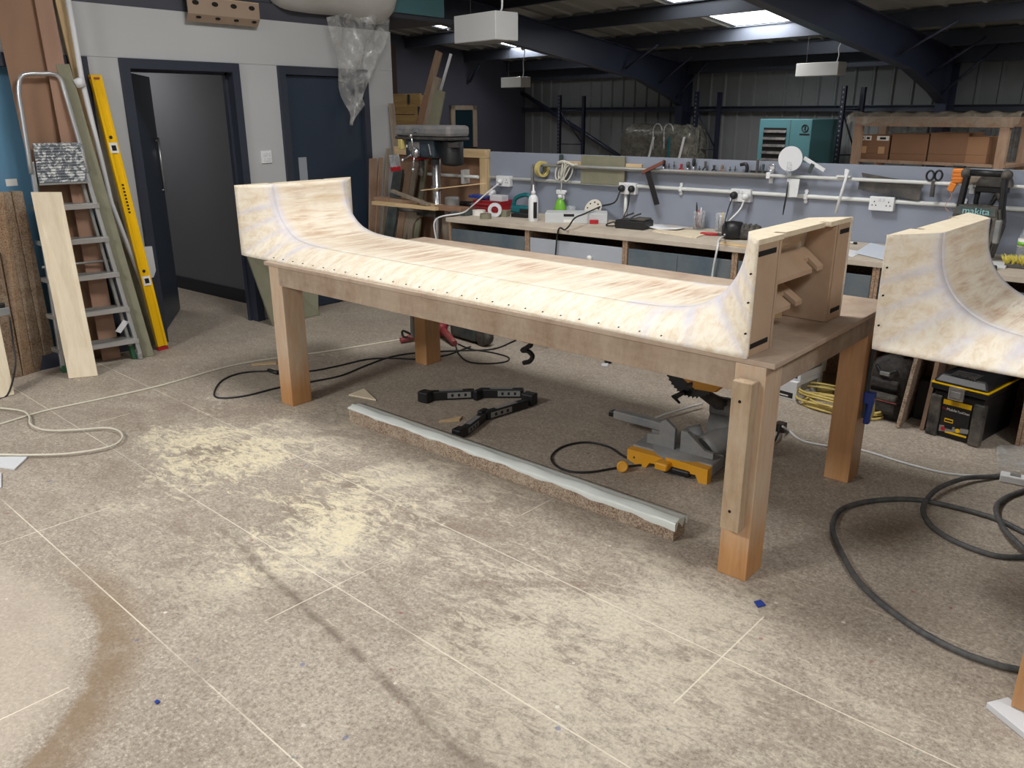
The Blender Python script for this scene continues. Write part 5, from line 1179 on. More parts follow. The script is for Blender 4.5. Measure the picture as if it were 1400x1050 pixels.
# work light
b = W(1326, 352); wl = thing('work_light', 'tall black and teal cordless work light standing behind the right bench form', 'work light', (b.x, 5.22, WT), math.radians(-12)); Ml = RM(wl)
P0 = FY(1326, 300, 5.17); 
mb = MB(Ml); mb.extr([(-.10, 0, 0), (.10, 0, 0), (.135, 0, .20), (.115, 0, .295), (-.115, 0, .295), (-.135, 0, .20)], (0, .10, 0)); bmesh.ops.bevel(mb.bm, geom=list(mb.bm.edges), offset=.012, segments=2, affect='EDGES'); part('body', mb, M['black_dusty'], wl)
mb = MB(Ml); mb.boxmm(-.09, .09, -.012, .0, .05, .235, .006); part('lamp_face', mb, M['black_plastic'], wl)
mb = MB(Ml); mb.extr([(-.105, -.004, .245), (.105, -.004, .245), (.10, -.004, .288), (-.10, -.004, .288)], (0, .012, 0)); bd = part('badge_band', mb, M['teal_dark'], wl)
text(wl, 'makita', .05, Ml @ axes((0, -.0055, .266), (1, 0, 0), (0, 0, 1)), paint('pale_teal_letters', srgb(150, 205, 210), .5), 'brand_lettering', squash=1.1)
for s_ in (-1, 1):
    mb = MB(Ml); mb.slab((s_*.118-.014, .03, .19), (.028, 0, 0), (-s_*.02, 0, .28), (0, .04, 0), .006); part('arm', mb, M['black_plastic'], wl)
    mb = MB(Ml); mb.slab((s_*.128-.016, -.014, .10), (.03, 0, 0), (0, 0, .13), (0, .03, 0), .008); part('corner_guard', mb, M['grey_metal'], wl)
mb = MB(Ml); mb.tube([(-.12, .05, .47), (.12, .05, .47)], .018, 10); part('handle', mb, M['black_plastic'], wl)
for s_ in (-1, 1): mb = MB(Ml); mb.ball((s_*.105, .05, .465), .03); part('handle_joint', mb, M['black_dusty'], wl)
# water bottle and brush
b = W(1384, 364); r = lathe_thing('water_bottle', 'clear plastic water bottle with a green and white label at the right edge', 'bottle', (b.x+.03, b.y+.09, WT), [('body', [(.034, 0), (.037, .01), (.035, .05), (.037, .07), (.037, .15), (.02, .19), (.013, .2), (.013, .215)], 'clear'), ('label', [(.0378, .095), (.0378, .14)], 'label_white'), ('label_band', [(.0382, .105), (.0382, .125)], 'green'), ('cap', [(.015, .208), (.015, .225), (0, .227)], 'white_plastic')])
b = W(1388, 366); br = thing('bristle_brush', 'brush with bushy yellow bristles lying below the water bottle', 'brush', b)
mb = MB(); mb.boxmm(b.x-.05, b.x+.16, b.y-.03, b.y+.03, WT, WT+.025, .006); part('stock', mb, M['dark_metal'], br)
mb = MB(); random.seed(4)
for k in range(160):
    x = b.x-.05+random.random()*.2; y = b.y-.03+random.random()*.06; p = Vector((x, y, WT+.02)); d = Vector((random.uniform(-.035, .02), random.uniform(-.03, .03), random.uniform(.03, .05)))
    mb.tube([p, p+d], [.0025, .0012], 4)
tag(part('bristles', mb, M['brush'], br), kind='stuff')
bx('sanding_block', 'small dark cork block on the worktop beside the water bottle', 'block', 1352, 368, (.07, .05, .02), 'label_dark', .2)
bx('white_board', 'flat white board lying on the worktop right of the work light', 'board', 1345, 362, (.22, .16, .012), 'white_matt', .05)
# ---- clutter at the left end of the worktop
b = FY(669, 268, 5.42); r = lathe_thing('spray_can', 'white aerosol can with a dark cap at the left end of the worktop', 'spray can', (b.x, 5.47-.01, WT), [('can', [(.03, 0), (.032, .006), (.032, .15), (.02, .168)], 'white_plastic'), ('cap', [(.018, .166), (.018, .18), (.008, .19), (.008, .2), (0, .202)], 'dark_metal')])
# red basket
bx0, bx1 = FY(651, 283, 5.3).x, FY(684, 286, 5.3).x; cx_ = (bx0+bx1)/2
bk = thing('red_basket', 'red plastic crate of odds and ends in front of the leftmost socket', 'basket', (cx_, 5.38, WT)); hw = (bx1-bx0)/2
def tray(mb, x0, x1, y0, y1, z0, z1, t, fl=.02):
    for (a0, b0_, a1, b1_) in ((x0, y0, x1, y0), (x1, y0, x1, y1), (x1, y1, x0, y1), (x0, y1, x0, y0)):
        cxx, cyy = (x0+x1)/2, (y0+y1)/2
        def o(x, y, e): return (x+math.copysign(e, x-cxx), y+math.copysign(e, y-cyy))
        p, q, p2, q2 = (a0, b0_), (a1, b1_), o(a0, b0_, fl), o(a1, b1_, fl)
        pi, qi, pi2, qi2 = o(a0, b0_, -t), o(a1, b1_, -t), o(a0, b0_, fl-t), o(a1, b1_, fl-t)
        mb.hexa([(*p, z0), (*q, z0), (*qi, z0), (*pi, z0), (*p2, z1), (*q2, z1), (*qi2, z1), (*pi2, z1)])
    mb.boxmm(x0, x1, y0, y1, z0, z0+.004)
mb = MB(); tray(mb, cx_-hw, cx_+hw, 5.30, 5.46, WT, WT+.095, .005); part('basket', mb, M['red'], bk)
for k in range(3): mb = MB(); mb.boxmm(cx_-hw-.018+k*.002, cx_+hw+.018, 5.276, 5.284, WT+.09-k*.03, WT+.098-k*.03); part('rim_rib', mb, M['dark_red'], bk)
mb = MB(); q = FY(657, 264, 5.36); mb.box((q.x, 5.36, WT+.115), (.17, .12, .02), rz=.15, ry=.05, bev=.003); solo('blue_lid', mb, M['blue'], 'blue plastic case lying across the red basket', 'case')
mb = MB(); q = FY(686, 262, 5.39); mb.box((q.x-.03, 5.39, WT+.07), (.13, .09, .13), bev=.003); solo('white_box', mb, M['white_matt'], 'small white box standing in the red basket', 'box')
# planer
b = W(711, 293); pl = thing('teal_planer', 'teal electric planer with an open handle, right of the red basket', 'power tool', (b.x, b.y+.02, WT), .12); Mp = RM(pl)
mb = MB(Mp); mb.boxmm(-.1, .1, -.04, .04, .0, .012, .003); part('sole', mb, M['grey_metal'], pl)
mb = MB(Mp); mb.boxmm(-.09, .09, -.038, .038, .012, .07, .015); part('body', mb, M['teal'], pl)
mb = MB(Mp); mb.tube([(-.08, 0, .06), (-.06, 0, .12), (-.0, 0, .15), (.06, 0, .155), (.085, 0, .12), (.085, 0, .06)], .018, 8, 4); part('handle', mb, M['teal'], pl)
mb = MB(Mp); mb.boxmm(.0, .095, -.041, .041, .015, .05, .01); part('motor_cover', mb, M['black_plastic'], pl)
# tape rolls, tins and blocks
def roll(name, label, px, py, R, r_, h, m, lie=True, z=0, cat='tape'):
    b = W(px, py, z)
    mb = MB(Matrix.Translation(b) if lie else Matrix.Translation(b+Vector((0, 0, R))) @ Matrix.Rotation(.6, 4, 'Z') @ Matrix.Rotation(math.pi/2, 4, 'X'))
    n_ = 24
    for i in range(n_):
        a0, a1 = i*2*math.pi/n_, (i+1)*2*math.pi/n_
        def rp(R_, a, zz): return (R_*math.cos(a), R_*math.sin(a), zz)
        mb.hexa([rp(r_, a0, 0), rp(R, a0, 0), rp(R, a1, 0), rp(r_, a1, 0), rp(r_, a0, h), rp(R, a0, h), rp(R, a1, h), rp(r_, a1, h)])
    bmesh.ops.remove_doubles(mb.bm, verts=mb.bm.verts, dist=1e-5)
    return solo(name, mb, M[m], label, cat)
roll('tape_roll', 'white tape roll standing on edge in front of the red basket', 677, 296, .055, .03, .045, 'white_matt', False)
roll('tape_roll', 'white tape roll lying flat in front of the red basket', 655, 294, .055, .035, .04, 'label_white')
roll('tape_roll', 'olive tape roll lying at the worktop front, left of the black tray', 664, 299, .045, .03, .04, 'olive')
b = W(613, 291); mb = MB(Matrix.Translation((b.x, b.y+.05, WT+.001))); mb.lathe([(.06, 0), (.062, .01), (.06, .02), (.06, .1), (.062, .11), (.055, .125), (.0, .126)], seg=24); solo('tin', mb, M['grey_metal'], 'dull metal tin at the far left corner of the worktop', 'tin')
bx('olive_block', 'olive fibreboard block beside the standing tape roll', 'block', 690, 296, (.07, .06, .05), 'olive', .1)
bx('black_tray', 'flat black file tray at the worktop front left of the glue bottle', 'tray', 712, 297, (.15, .06, .03), 'label_dark', .05)
bx('brown_offcut', 'brown timber offcut behind the black tray', 'offcut', 708, 292, (.15, .05, .03), 'hardwood', .15)
bx('dark_box', 'low dark blue-grey box left of the flat tape roll', 'box', 632, 294, (.16, .1, .035), 'teal_dark', .1)
b = W(640, 284); db = thing('drill_driver', 'small dark cordless driver lying left of the flat tape roll', 'power tool', b, .3); Md = RM(db)
mb = MB(Md); mb.tube([(-.07, 0, .03), (.04, 0, .03), (.07, 0, .03)], [.026, .026, .014], 10); part('body', mb, M['label_dark'], db)
mb = MB(Md); mb.slab((-.05, -.02, .012), (.04, 0, 0), (-.02, -.1, 0), (0, 0, .034), .006); part('grip', mb, M['black_plastic'], db)
mb = MB(Md); mb.tube([(.07, 0, .03), (.1, 0, .03)], .01, 8); part('chuck', mb, M['dark_metal'], db)
b = W(744, 292); mb = MB(); mb.slab((b.x-.03, b.y+.05, WT), (.16, -.03, 0), (.05, .08, .13), (.0, .02, .006)); 
mb2 = MB(); mb2.slab((b.x+.02, b.y+.04, WT+.001), (.04, .0, 0), (-.12, .12, .12), (.006, .006, 0)); mb.bm.free(); solo('file_rasp', mb2, M['dark_metal'], 'dark flat rasp leaning behind the glue bottle', 'rasp')
bx('foam_block', 'rough grey sponge block behind the planer under the socket', 'sponge', 703, 272, (.07, .05, .07), 'string', .2, .02)
# ---- timber-framed plywood panel at the left end of the partition, conduit across it
pf = thing('framed_panel', 'timber-framed plywood panel standing behind the pillar drill at the partition end', 'panel', (-5.0, 5.5, 0))
xr, zt = -4.63, 1.395
mb = MB(); mb.boxmm(-5.75, xr-.02, 5.52, 5.532, 0, zt-.02); part('plywood_sheet', mb, M['brown_board'], pf)
mb = MB(); mb.boxmm(xr-.075, xr, 5.46, 5.52, 0, zt-.072, .002); part('frame_post', mb, M['pine'], pf)
mb = MB(); mb.boxmm(-5.75, xr+.0, 5.46, 5.52, zt-.07, zt, .002); part('frame_head', mb, M['pine_x'], pf)
mb = MB(); mb.tube([(-5.6, 5.45, 1.166), (xr-.08, 5.45, 1.166)], .014, 8); part('conduit_run', mb, M['white_pipe'], pf)
mb = MB(); mb.boxmm(-4.90, -4.87, 5.435, 5.52, 1.10, 1.22, .003); part('conduit_saddle', mb, M['white_pipe'], pf)
# ---- pillar drill
q = FY(597, 250, 5.12); dx, dy = q.x, 5.12
pd = thing('pillar_drill', 'grey pillar drill with pulley cover and dark motor left of the workbench', 'drill press', (dx, dy, 0), -.1); Mq = RM(pd)
def DP_(px, py): return FY(px, py, dy)
zt = DP_(595, 171).z; zb = DP_(595, 190).z; xL = DP_(550, 180).x-dx; xR = DP_(633, 180).x-dx
mb = MB(Mq); mb.lathe([(.17, 0), (.17, .02), (.12, .04), (.06, .06)], seg=24); part('base', mb, M['dark_metal'], pd)
mb = MB(Mq); mb.cyl((0, 0, .05), (0, 0, zb-.02), .036); part('column', mb, M['chrome'], pd)
mb = MB(Mq); mb.boxmm(xL, xR, -.13, .11, zb+.02, zt, .028); cv = part('pulley_cover', mb, M['drill_grey'], pd)
mb = MB(Mq); mb.boxmm(xL+.006, xR-.006, -.125, .105, zb-.005, zb+.018, .006); part('cover_base', mb, M['dark_metal'], cv)
mb = MB(Mq); mb.boxmm(xL+.27, xL+.32, -.134, -.13, zb+.05, zb+.085, .003); part('latch', mb, M['chrome'], cv)
mb = MB(Mq); mb.boxmm(xL+.01, xL+.11, -.1325, -.13, zb+.035, zt-.045); part('badge', mb, M['grey_metal'], cv)
h0 = DP_(570, 214).z; xh0, xh1 = DP_(563, 200).x-dx, DP_(606, 200).x-dx
mb = MB(Mq); mb.boxmm(xh0, xh1, -.10, .08, h0, zb, .015); hd = part('head_casting', mb, M['drill_dark'], pd)
mb = MB(Mq); mb.boxmm(xh0+.05, xh0+.19, -.1015, -.10, zb-.095, zb-.025); part('data_plate', mb, M['grey_metal'], hd)
mb = MB(Mq); mb.boxmm(xh0+.015, xh0+.035, -.102, -.10, zb-.07, zb-.05); part('badge', mb, M['label_white'], hd)
mx = DP_(621, 200).x-dx; mz = DP_(621, 227).z
mb = MB(Mq); mb.lathe([(.03, mz-.0), (.088, mz+.012), (.09, mz+.03), (.09, zb-.02), (.08, zb-.005)], (mx, .0, 0), 20); mt = part('motor', mb, M['black_plastic'], pd)
mb = MB(Mq); mb.boxmm(mx+.02, mx+.11, -.08, -.02, zb-.06, zb-.02, .004); part('terminal_box', mb, M['dark_metal'], mt)
hz = DP_(583, 208).z; hxx = DP_(583, 208).x-dx
mb = MB(Mq @ Matrix.Translation((hxx, -.10, hz)) @ Matrix.Rotation(math.pi/2, 4, 'X')); mb.lathe([(.03, 0), (.045, .02), (.045, .05), (.02, .06), (0, .062)], seg=18); fh = part('feed_hub', mb, M['chrome'], pd)
for a in (math.radians(88), math.radians(208), math.radians(-84)):
    c = Vector((hxx, -.14, hz)); d = Vector((math.cos(a), -.25, math.sin(a))).normalized()
    mb = MB(Mq); mb.tube([c, c+d*.13], .008, 6); mb.ball(c+d*.14, .018, seg=10); part('feed_handle', mb, M['chrome'], fh)
sx_ = DP_(577, 230).x-dx; mb = MB(Mq); mb.lathe([(.012, h0-.17), (.02, h0-.15), (.024, h0-.10), (.016, h0-.085), (.026, h0-.07), (.026, h0)], (sx_, -.02, 0), 14); part('chuck_spindle', mb, M['dark_metal'], pd)
mb = MB(Mq); mb.boxmm(sx_-.07, sx_+.06, -.08, .04, h0-.02, h0-.004, .004); part('red_collar', mb, M['red'], pd)
gx = DP_(553, 222).x-dx; gz = DP_(553, 222).z
mb = MB(Mq); mb.slab((gx-.05, -.14, gz-.07), (.13, 0, .015), (-.03, 0, .13), (0, .006, 0)); gd = part('chuck_guard', mb, M['clear'], pd)
mb = MB(Mq); mb.slab((gx-.052, -.146, gz-.075), (.13, 0, .015), (-.01, 0, .035), (0, .016, 0)); part('guard_rim', mb, M['red'], gd)
mb = MB(Mq); c = DP_(559, 197)-Vector((dx, dy, 0)); mb.box((c.x, -.11, c.z), (.055, .04, .085), bev=.008); part('switch', mb, M['masking'], pd)
tz = DP_(560, 277).z
mb = MB(Mq); mb.cyl((sx_-.02, -.08, tz-.05), (sx_-.02, -.08, tz-.02), .15, seg=28); mb.boxmm(sx_-.05, .04, -.06, .05, tz-.1, tz-.03, .01); part('table', mb, M['dark_metal'], pd)
mb = MB(Mq); mb.boxmm(-.05, .05, -.05, .05, .3, .42, .01); part('table_crank_collar', mb, M['dark_metal'], pd)
mb = MB(Mq); mb.tube([(-.045, -.02, h0-.25), (.045, -.02, h0-.25)], .012, 6); mb.cyl((0, 0, h0-.27), (0, 0, h0-.235), .045); part('column_clip', mb, M['chrome'], pd)
mb = MB(Mq); c = DP_(602, 203)-Vector((dx, dy, 0)); mb.slab((c.x, -.11, c.z-.05), (.014, 0, 0), (-.025, 0, .09), (0, .01, 0), .003); part('speed_lever', mb, M['chrome'], hd)
# wood stacked on the drill table
lab = ['tan board lying on the drill table, lowest of the pile', 'pale narrow strip lying across the pile on the drill table', 'grey-brown offcut lying on the drill table pile', 'pinkish-brown curved offcut on the right of the drill table pile', 'thin long pale lath lying across the drill table to the workbench']
tzz = tz-.019
def lay(name, label, p, q, w_, th, z, m):
    a, b = FY(*p, dy-.1), FY(*q, dy-.1); d = Vector((b.x-a.x, b.y-a.y, 0)); n_ = Vector((-d.y, d.x, 0)).normalized()
    mb = MB(); mb.slab(Vector((a.x, a.y, z))-n_*w_/2+Vector((0, 0, 0)), Vector((b.x-a.x, 0, 0)), n_*w_, (0, 0, th), .002); return solo(name, mb, M[m], label, 'offcut', 'offcuts on the drill table')
lay('wood_offcut', lab[0], (519, 270), (606, 276), .2, .03, tzz, 'pine_x')
lay('wood_offcut', lab[2], (515, 262), (575, 262), .09, .03, tzz+.031, 'hardwood')
mb = MB(); a, b = Vector((FY(537, 254, dy-.1).x, dy-.14, tzz+.115)), Vector((FY(594, 266, dy-.1).x, dy-.2, tzz+.034)); mb.slab(a, b-a, (0, .05, .0), (0, 0, .018)); solo('wood_offcut', mb, M['grey_wood'], lab[1], 'offcut', 'offcuts on the drill table')
lay('wood_offcut', lab[3], (600, 267), (636, 270), .12, .035, tzz+.001, 'brown_board')
mb = MB(); a, b = FY(575, 261, dy-.22), FY(665, 251, dy-.05); mb.slab(a, b-a, (0, .02, 0), (0, 0, .008)); solo('wood_lath', mb, M['pine_x'], lab[4], 'lath')
# ---- timbers leaning in the corner by the partition end
F = [(506, 217, 505, 330, .10, 'hardwood', 'dark brown plank leftmost of the timbers by the second door'), (517, 216, 511, 330, .06, 'hardwood', 'second brown plank from the left among the timbers by the second door'), (527, 203, 519, 330, .05, 'grey_wood', 'tall slim plank between the brown planks and the dark marbled board'), (541, 232, 527, 330, .12, 'teal_dark', 'dark marbled board among the timbers by the second door'), (557, 222, 541, 330, .08, 'hardwood', 'brown timber right of the dark marbled board'), (566, 222, 547, 330, .07, 'grey_wood', 'grey-brown timber rightmost of those left of the drill table'), (578, 216, 565, 330, .06, 'olive', 'olive strip leaning behind the drill column')]
for k, (x0, y0, x1, y1, w_, m_, lb) in enumerate(F):
    yy = 5.36+.015*k; T = FX(x0+3, y0, -5.905) if k < 3 else FY(x0+3, y0, 5.43); L_ = FX(x1+3, y1, -5.86+.012*k) if k < 3 else FY(x1+3, y1, 5.2+.02*k); t_ = T.z/(T.z-L_.z); Fq = T+(L_-T)*t_
    ax = T-Fq; mb = MB(); mb.slab(Fq-(Vector((0, w_*.42, -.004)) if k < 3 else Vector((w_/2, 0, -.004))), (0, w_*.84, 0) if k < 3 else (w_, 0, 0), ax, (.018, 0, 0) if k < 3 else (0, .02, 0), .002)
    solo('timber_plank', mb, M[m_], lb, 'plank', 'timbers leaning by the second door')
a = FX(534, 142, -5.90); b_ = FX(541, 215, -5.84); t_ = a.z/(a.z-b_.z); Fq = a+(b_-a)*t_
mb = MB(); mb.slab(Fq+Vector((0, -.03, .004)), (0, .06, 0), a-Fq, (.018, 0, 0)); solo('timber_plank', mb, M['grey_wood'], 'very tall slim grey-brown plank leaning at the white wall corner', 'plank')
q = FY(592, 318, 5.35)
mb = MB(Matrix.Translation((q.x-.05, 5.38, .62)) @ Matrix.Rotation(math.pi/2, 4, 'X'))
n_ = 28; R0, R1 = .20, .31
for i in range(n_):
    a0, a1 = i*2*math.pi/n_, (i+1)*2*math.pi/n_
    def rp(R_, a, zz): return (R_*math.cos(a), R_*math.sin(a), zz)
    mb.hexa([rp(R0, a0, 0), rp(R1, a0, 0), rp(R1, a1, 0), rp(R0, a1, 0), rp(R0, a0, .05), rp(R1, a0, .05), rp(R1, a1, .05), rp(R0, a1, .05)])
bmesh.ops.remove_doubles(mb.bm, verts=mb.bm.verts, dist=1e-5)
solo('wooden_ring', mb, M['grey_wood'], 'large grey-brown wooden ring standing on edge behind the drill column', 'ring')
# ================================================================ ON THE FLOOR AND UNDER THE TABLE
def px7(x, y): return (280+x*480/1400, 400+y*480/1400)
def px8(x, y): return (700+x*400/1312, 480+y*400/1312)
def px9(x, y): return (1060+x*340/729, 560+y*490/1050)
def fl(pts, r, f=None): return [FZ(*(f(*p) if f else p), r) for p in pts]
def hz(xy, px, py):                              # height of the picture point above the floor point xy
    d = ray(px, py); t = math.hypot(xy[0], xy[1])/math.hypot(d.x, d.y); return CH+d.z*t
# chipboard beam with white film
A, B = FZ(478, 577), FZ(920, 741); d = (B-A).normalized(); n_ = Vector((-d.y, d.x, 0)); L_ = (B-A).length
Mb = axes(A, d, n_)
cb = thing('chipboard_beam', 'long chipboard beam with torn white film on top, on the floor along the table', 'beam', (A+B)/2, math.atan2(d.y, d.x))
mb = MB(Mb); mb.boxmm(0, L_, 0, .095, .001, .088, .002); part('core', mb, M['chip'], cb)
P = []; random.seed(3)
for i in range(61):
    f = i/60; x = -.004+(L_+.012)*f; jag = .012*math.sin(f*37)+.008*math.sin(f*91+1)+.012*f
    zl = .079-.028*f*f+jag*.35
    P.append([(x, -.003, zl), (x, -.006, .082), (x, -.002, .0915+.003*math.sin(f*60)), (x, .02, .094), (x, .03, .103+.004*math.sin(f*43)), (x, .045, .094), (x, .07, .0935), (x, .099, .091), (x, .1, .05+jag)])
mb = MB(Mb); mb.grid(P); fmx = part('film', mb, M['tape_film'], cb, 'torn white film')
mb = MB(Mb); mb.grid([[(L_+.004, -.004+.104*j/6, .093-(.03+.02*math.sin(j*2.1))*k/3) for j in range(7)] for k in range(4)]); part('film_end', mb, M['tape_film'], fmx)
# black hinged folding stand
fs = thing('folding_stand', 'black hinged folding stand with silver labels lying zigzag on the floor under the table', 'stand', FZ(660, 570))
segs = [((585, 549), (649, 546), .06), ((655, 545), (716, 545), .06), ((716, 556), (660, 573), .055), ((656, 574), (628, 596), .05)]
for k, (p, q, h) in enumerate(segs):
    a, b = FZ(*p), FZ(*q); dd = (b-a).normalized(); nn = Vector((-dd.y, dd.x, 0)); l = (b-a).length; Ms = axes(a, dd, nn)
    mb = MB(Ms); mb.boxmm(0, l, 0, .045, .004, h, .006); s_ = part('segment', mb, M['black_plastic'], fs)
    m2 = MB(Ms)
    sgn = -1 if k < 2 else 1
    yf = -.0015 if k < 2 else .0455
    m2.boxmm(l*.42, l*.92, min(yf, yf+.002), max(yf, yf+.002), h*.25, h*.85); lb = part('silver_label', m2, M['grey_metal'], s_)
    m2 = MB(Ms); m2.boxmm(l*.25, l*.75, .008, .037, h, h+.0012); part('silver_label', m2, M['grey_metal'], s_)
    for t_ in (.5, .64, .78): m2 = MB(Ms); m2.boxmm(l*t_, l*(t_+.05), min(yf-.001, yf+.003), max(yf-.001, yf+.003), h*.4, h*.7); part('print', m2, M['label_black'], lb)
for p, w_, h in (((580, 550), .075, .07), ((722, 554), .08, .075), ((652, 547), .03, .066), ((658, 574), .035, .06), ((626, 599), .06, .055)):
    a = FZ(*p); mb = MB(at(a.x, a.y, 0, .1)); mb.boxmm(-w_/2, w_/2, -.02, .05, .001, h, .008); part('hinge_block', mb, M['black_plastic'], fs)
# offcuts
def tri(label, pts, h, m, name='offcut', cat='offcut'): mb = MB(); mb.extr([FZ(*p, .002) for p in pts], (0, 0, h)); return solo(name, mb, M[m], label, cat)
tri('pale triangular plywood offcut on the floor beside the chipboard beam end', [(477, 541), (498, 533), (514, 548)], .01, 'pale_ply')
tri('thin pale lath lying on the floor left of the front table leg', [(344, 498), (378, 495), (378, 498), (344, 500)], .006, 'pine_x', 'wood_lath', 'lath')
tri('pointed brown sliver beside the folding stand', [(600, 578), (632, 571), (628, 576)], .012, 'pine_x', 'wood_sliver', 'offcut')
tri('white board scrap on the floor at the left edge below the cream cable', [(-20, 627), (39, 625), (20, 643), (-20, 637)], .008, 'white_matt', 'board_scrap', 'scrap')
tri('small white scrap at the left edge just below the larger one', [(-6, 648), (2, 648), (2, 667), (-6, 668)], .006, 'white_matt', 'board_scrap', 'scrap')
tri('small dark chip on the floor behind the table, below the tabletop edge', [(826, 493), (834, 492), (836, 497), (828, 498)], .02, 'label_dark', 'chip', 'scrap')
tri('flat white scrap beside the dark chip behind the table', [(823, 498), (832, 498), (830, 502), (822, 501)], .008, 'white_matt', 'board_scrap', 'scrap')
tri('little blue plastic flake on the floor in front of the right table leg', [(1031, 823), (1040, 821), (1047, 828), (1036, 831)], .004, 'blue', 'plastic_flake', 'scrap')
tri('small dark purple flake on the floor at the lower left', [(211, 960), (215, 957), (219, 960), (214, 963)], .003, 'blue', 'plastic_flake', 'scrap')
# cables
mb = MB(); mb.tube(fl([(-30, 587), (0, 580), (60, 562), (140, 545), (220, 527), (330, 497), (450, 480), (560, 462), (600, 455)], .006), .006, 7, 5); solo('cream_cable', mb, M['cream_cable'], 'cream cable running straight along the floor towards the far table leg', 'cable')
mb = MB(); mb.tube(fl([(-30, 558), (0, 558), (30, 562), (40, 569), (42, 580), (62, 588), (100, 588), (145, 585), (165, 591), (165, 602), (145, 612), (95, 620), (40, 622), (-20, 621)], .0185), .006, 7, 6); solo('cream_cable', mb, M['cream_cable'], 'cream cable looping in an S on the floor at the left edge', 'cable')
k1 = [(1240, 190), (1150, 225), (1000, 232), (850, 240), (740, 257), (640, 292), (540, 332), (410, 358), (290, 380), (160, 412), (60, 420), (38, 400), (70, 350), (150, 320), (270, 313), (410, 314), (520, 295), (650, 266), (760, 262), (850, 265), (960, 250), (1060, 215)]
ck = thing('black_cable', 'black cable looping on the floor round the front left table leg', 'cable', FZ(*px7(300, 350)))
mb = MB(); mb.tube(fl(k1, .006, px7), .0062, 7, 6); part('lead', mb, M['rubber'], ck)
a = FZ(*px7(272, 315), .012); mb = MB(); mb.tube([a-Vector((.05, 0, 0)), a+Vector((.06, 0, 0))], .014, 8); part('inline_connector', mb, M['rubber'], ck)
mb = MB(); mb.tube(fl([(1000, 205), (1010, 240), (1050, 275), (1130, 283), (1200, 275), (1210, 258), (1150, 240), (1060, 225), (1010, 205)], .006, px7), .0055, 7, 6); solo('black_cable', mb, M['rubber'], 'small loop of black cable on the floor right of the far left leg', 'cable')
# red stand and dark power tool behind the far leg
c = FZ(604, 461); rs = thing('red_stand', 'dark red splayed stand base lying behind the far left table leg', 'stand', c)
for q in ((548, 470), (622, 474), (612, 440), (575, 448)):
    e = FZ(*q); mb = MB(); mb.tube([c+Vector((0, 0, .07)), c.lerp(e, .5)+Vector((0, 0, .05)), e+Vector((0, 0, .026))], [.03, .028, .022], 8, 2); part('arm', mb, M['dark_red'], rs)
mb = MB(); mb.lathe([(.045, .02), (.045, .1), (.02, .12), (.0, .12)], c, 14); part('hub', mb, M['dark_red'], rs)
a = FZ(648, 466); pt_ = thing('floor_sander', 'dark grey-green power tool with a round wheel lying on the floor behind the table', 'power tool', a, -.15); Mp = RM(pt_)
mb = MB(Mp); mb.boxmm(-.22, .1, -.07, .09, .012, .14, .03); part('body', mb, M['teal_dark'], pt_)
mb = MB(Mp @ Matrix.Translation((.16, -.06, .075)) @ Matrix.Rotation(math.pi/2, 4, 'X')); mb.lathe([(.0, -.07), (.068, -.065), (.074, -.03), (.074, 0), (.05, .012), (.02, .012), (0, .015)], seg=22); part('wheel', mb, M['black_dusty'], pt_)
mb = MB(Mp); mb.tube([(-.2, 0, .12), (-.1, 0, .19), (.05, 0, .18), (.1, 0, .12)], .018, 8, 4); part('handle', mb, M['black_plastic'], pt_)
# clamp and hook under the rail
q = FY(562, 440, 3.55); cl = thing('g_clamp', 'grey G-clamp hanging under the table near the far left leg', 'clamp', (q.x, 3.55, q.z-.1))
zz = hz((q.x, 3.55), 562, 462)
mb = MB(); mb.slab((q.x-.01, 3.55, zz), (.022, 0, 0), (0, 0, .85-zz), (0, .02, 0), .002); part('bar', mb, M['grey_metal'], cl)
mb = MB(); mb.slab((q.x-.07, 3.55, .836), (.09, 0, 0), (0, 0, .016), (0, .02, 0)); part('jaw', mb, M['grey_metal'], cl)
mb = MB(); mb.tube([(q.x-.02, 3.56, zz+.02), (q.x-.09, 3.56, zz+.03), (q.x-.1, 3.57, zz-.01), (q.x-.04, 3.57, zz-.015)], .008, 6, 4); part('handle', mb, M['dark_metal'], cl)
yy = 3.5; P = [FY(*p, yy) for p in ((726, 440), (727, 462), (722, 474), (714, 479), (722, 480), (728, 487), (724, 494), (716, 496))]
P[0].z = max(P[0].z, .85)
mb = MB(); mb.tube(P, .014, 8, 5); solo('rubber_hook', mb, M['rubber'], 'black curled rubber hose end hanging under the middle of the table', 'hook')
# ---- mitre saw
F0, F1 = FZ(857, 632), FZ(966, 663); fx = (F1-F0).normalized(); fy = Vector((-fx.y, fx.x, 0)); c = (F0+F1)/2
ms = thing('mitre_saw', 'yellow and grey mitre saw standing on the floor beneath the right end of the table', 'mitre saw', c, math.atan2(fx.y, fx.x)); Mm = RM(ms); hl = (F1-F0).length/2
mb = MB(Mm)
mb.extr([(-hl, 0, .075), (-hl, 0, .02), (-hl*.75, 0, .0), (-hl*.5, 0, .0), (-hl*.42, 0, .03), (-hl*.15, 0, .035), (-hl*.1, 0, .075)], (0, .05, 0)); part('base_left', mb, M['tool_yellow'], ms)
mb = MB(Mm); mb.extr([(-hl*.02, 0, .085), (hl, 0, .078), (hl, 0, .0), (hl*.8, 0, .0), (hl*.72, 0, .035), (hl*.45, 0, .03), (hl*.3, 0, .035), (-.0, 0, .045)], (0, .05, 0)); part('base_right', mb, M['tool_yellow'], ms)
mb = MB(Mm); mb.boxmm(-.02, .13, -.012, .05, .012, .045, .01); part('mitre_lever', mb, M['black_plastic'], ms)
mb = MB(Mm); mb.boxmm(-hl, hl, .05, .2, .02, .085, .008); part('table_bed', mb, M['grey_metal'], ms)
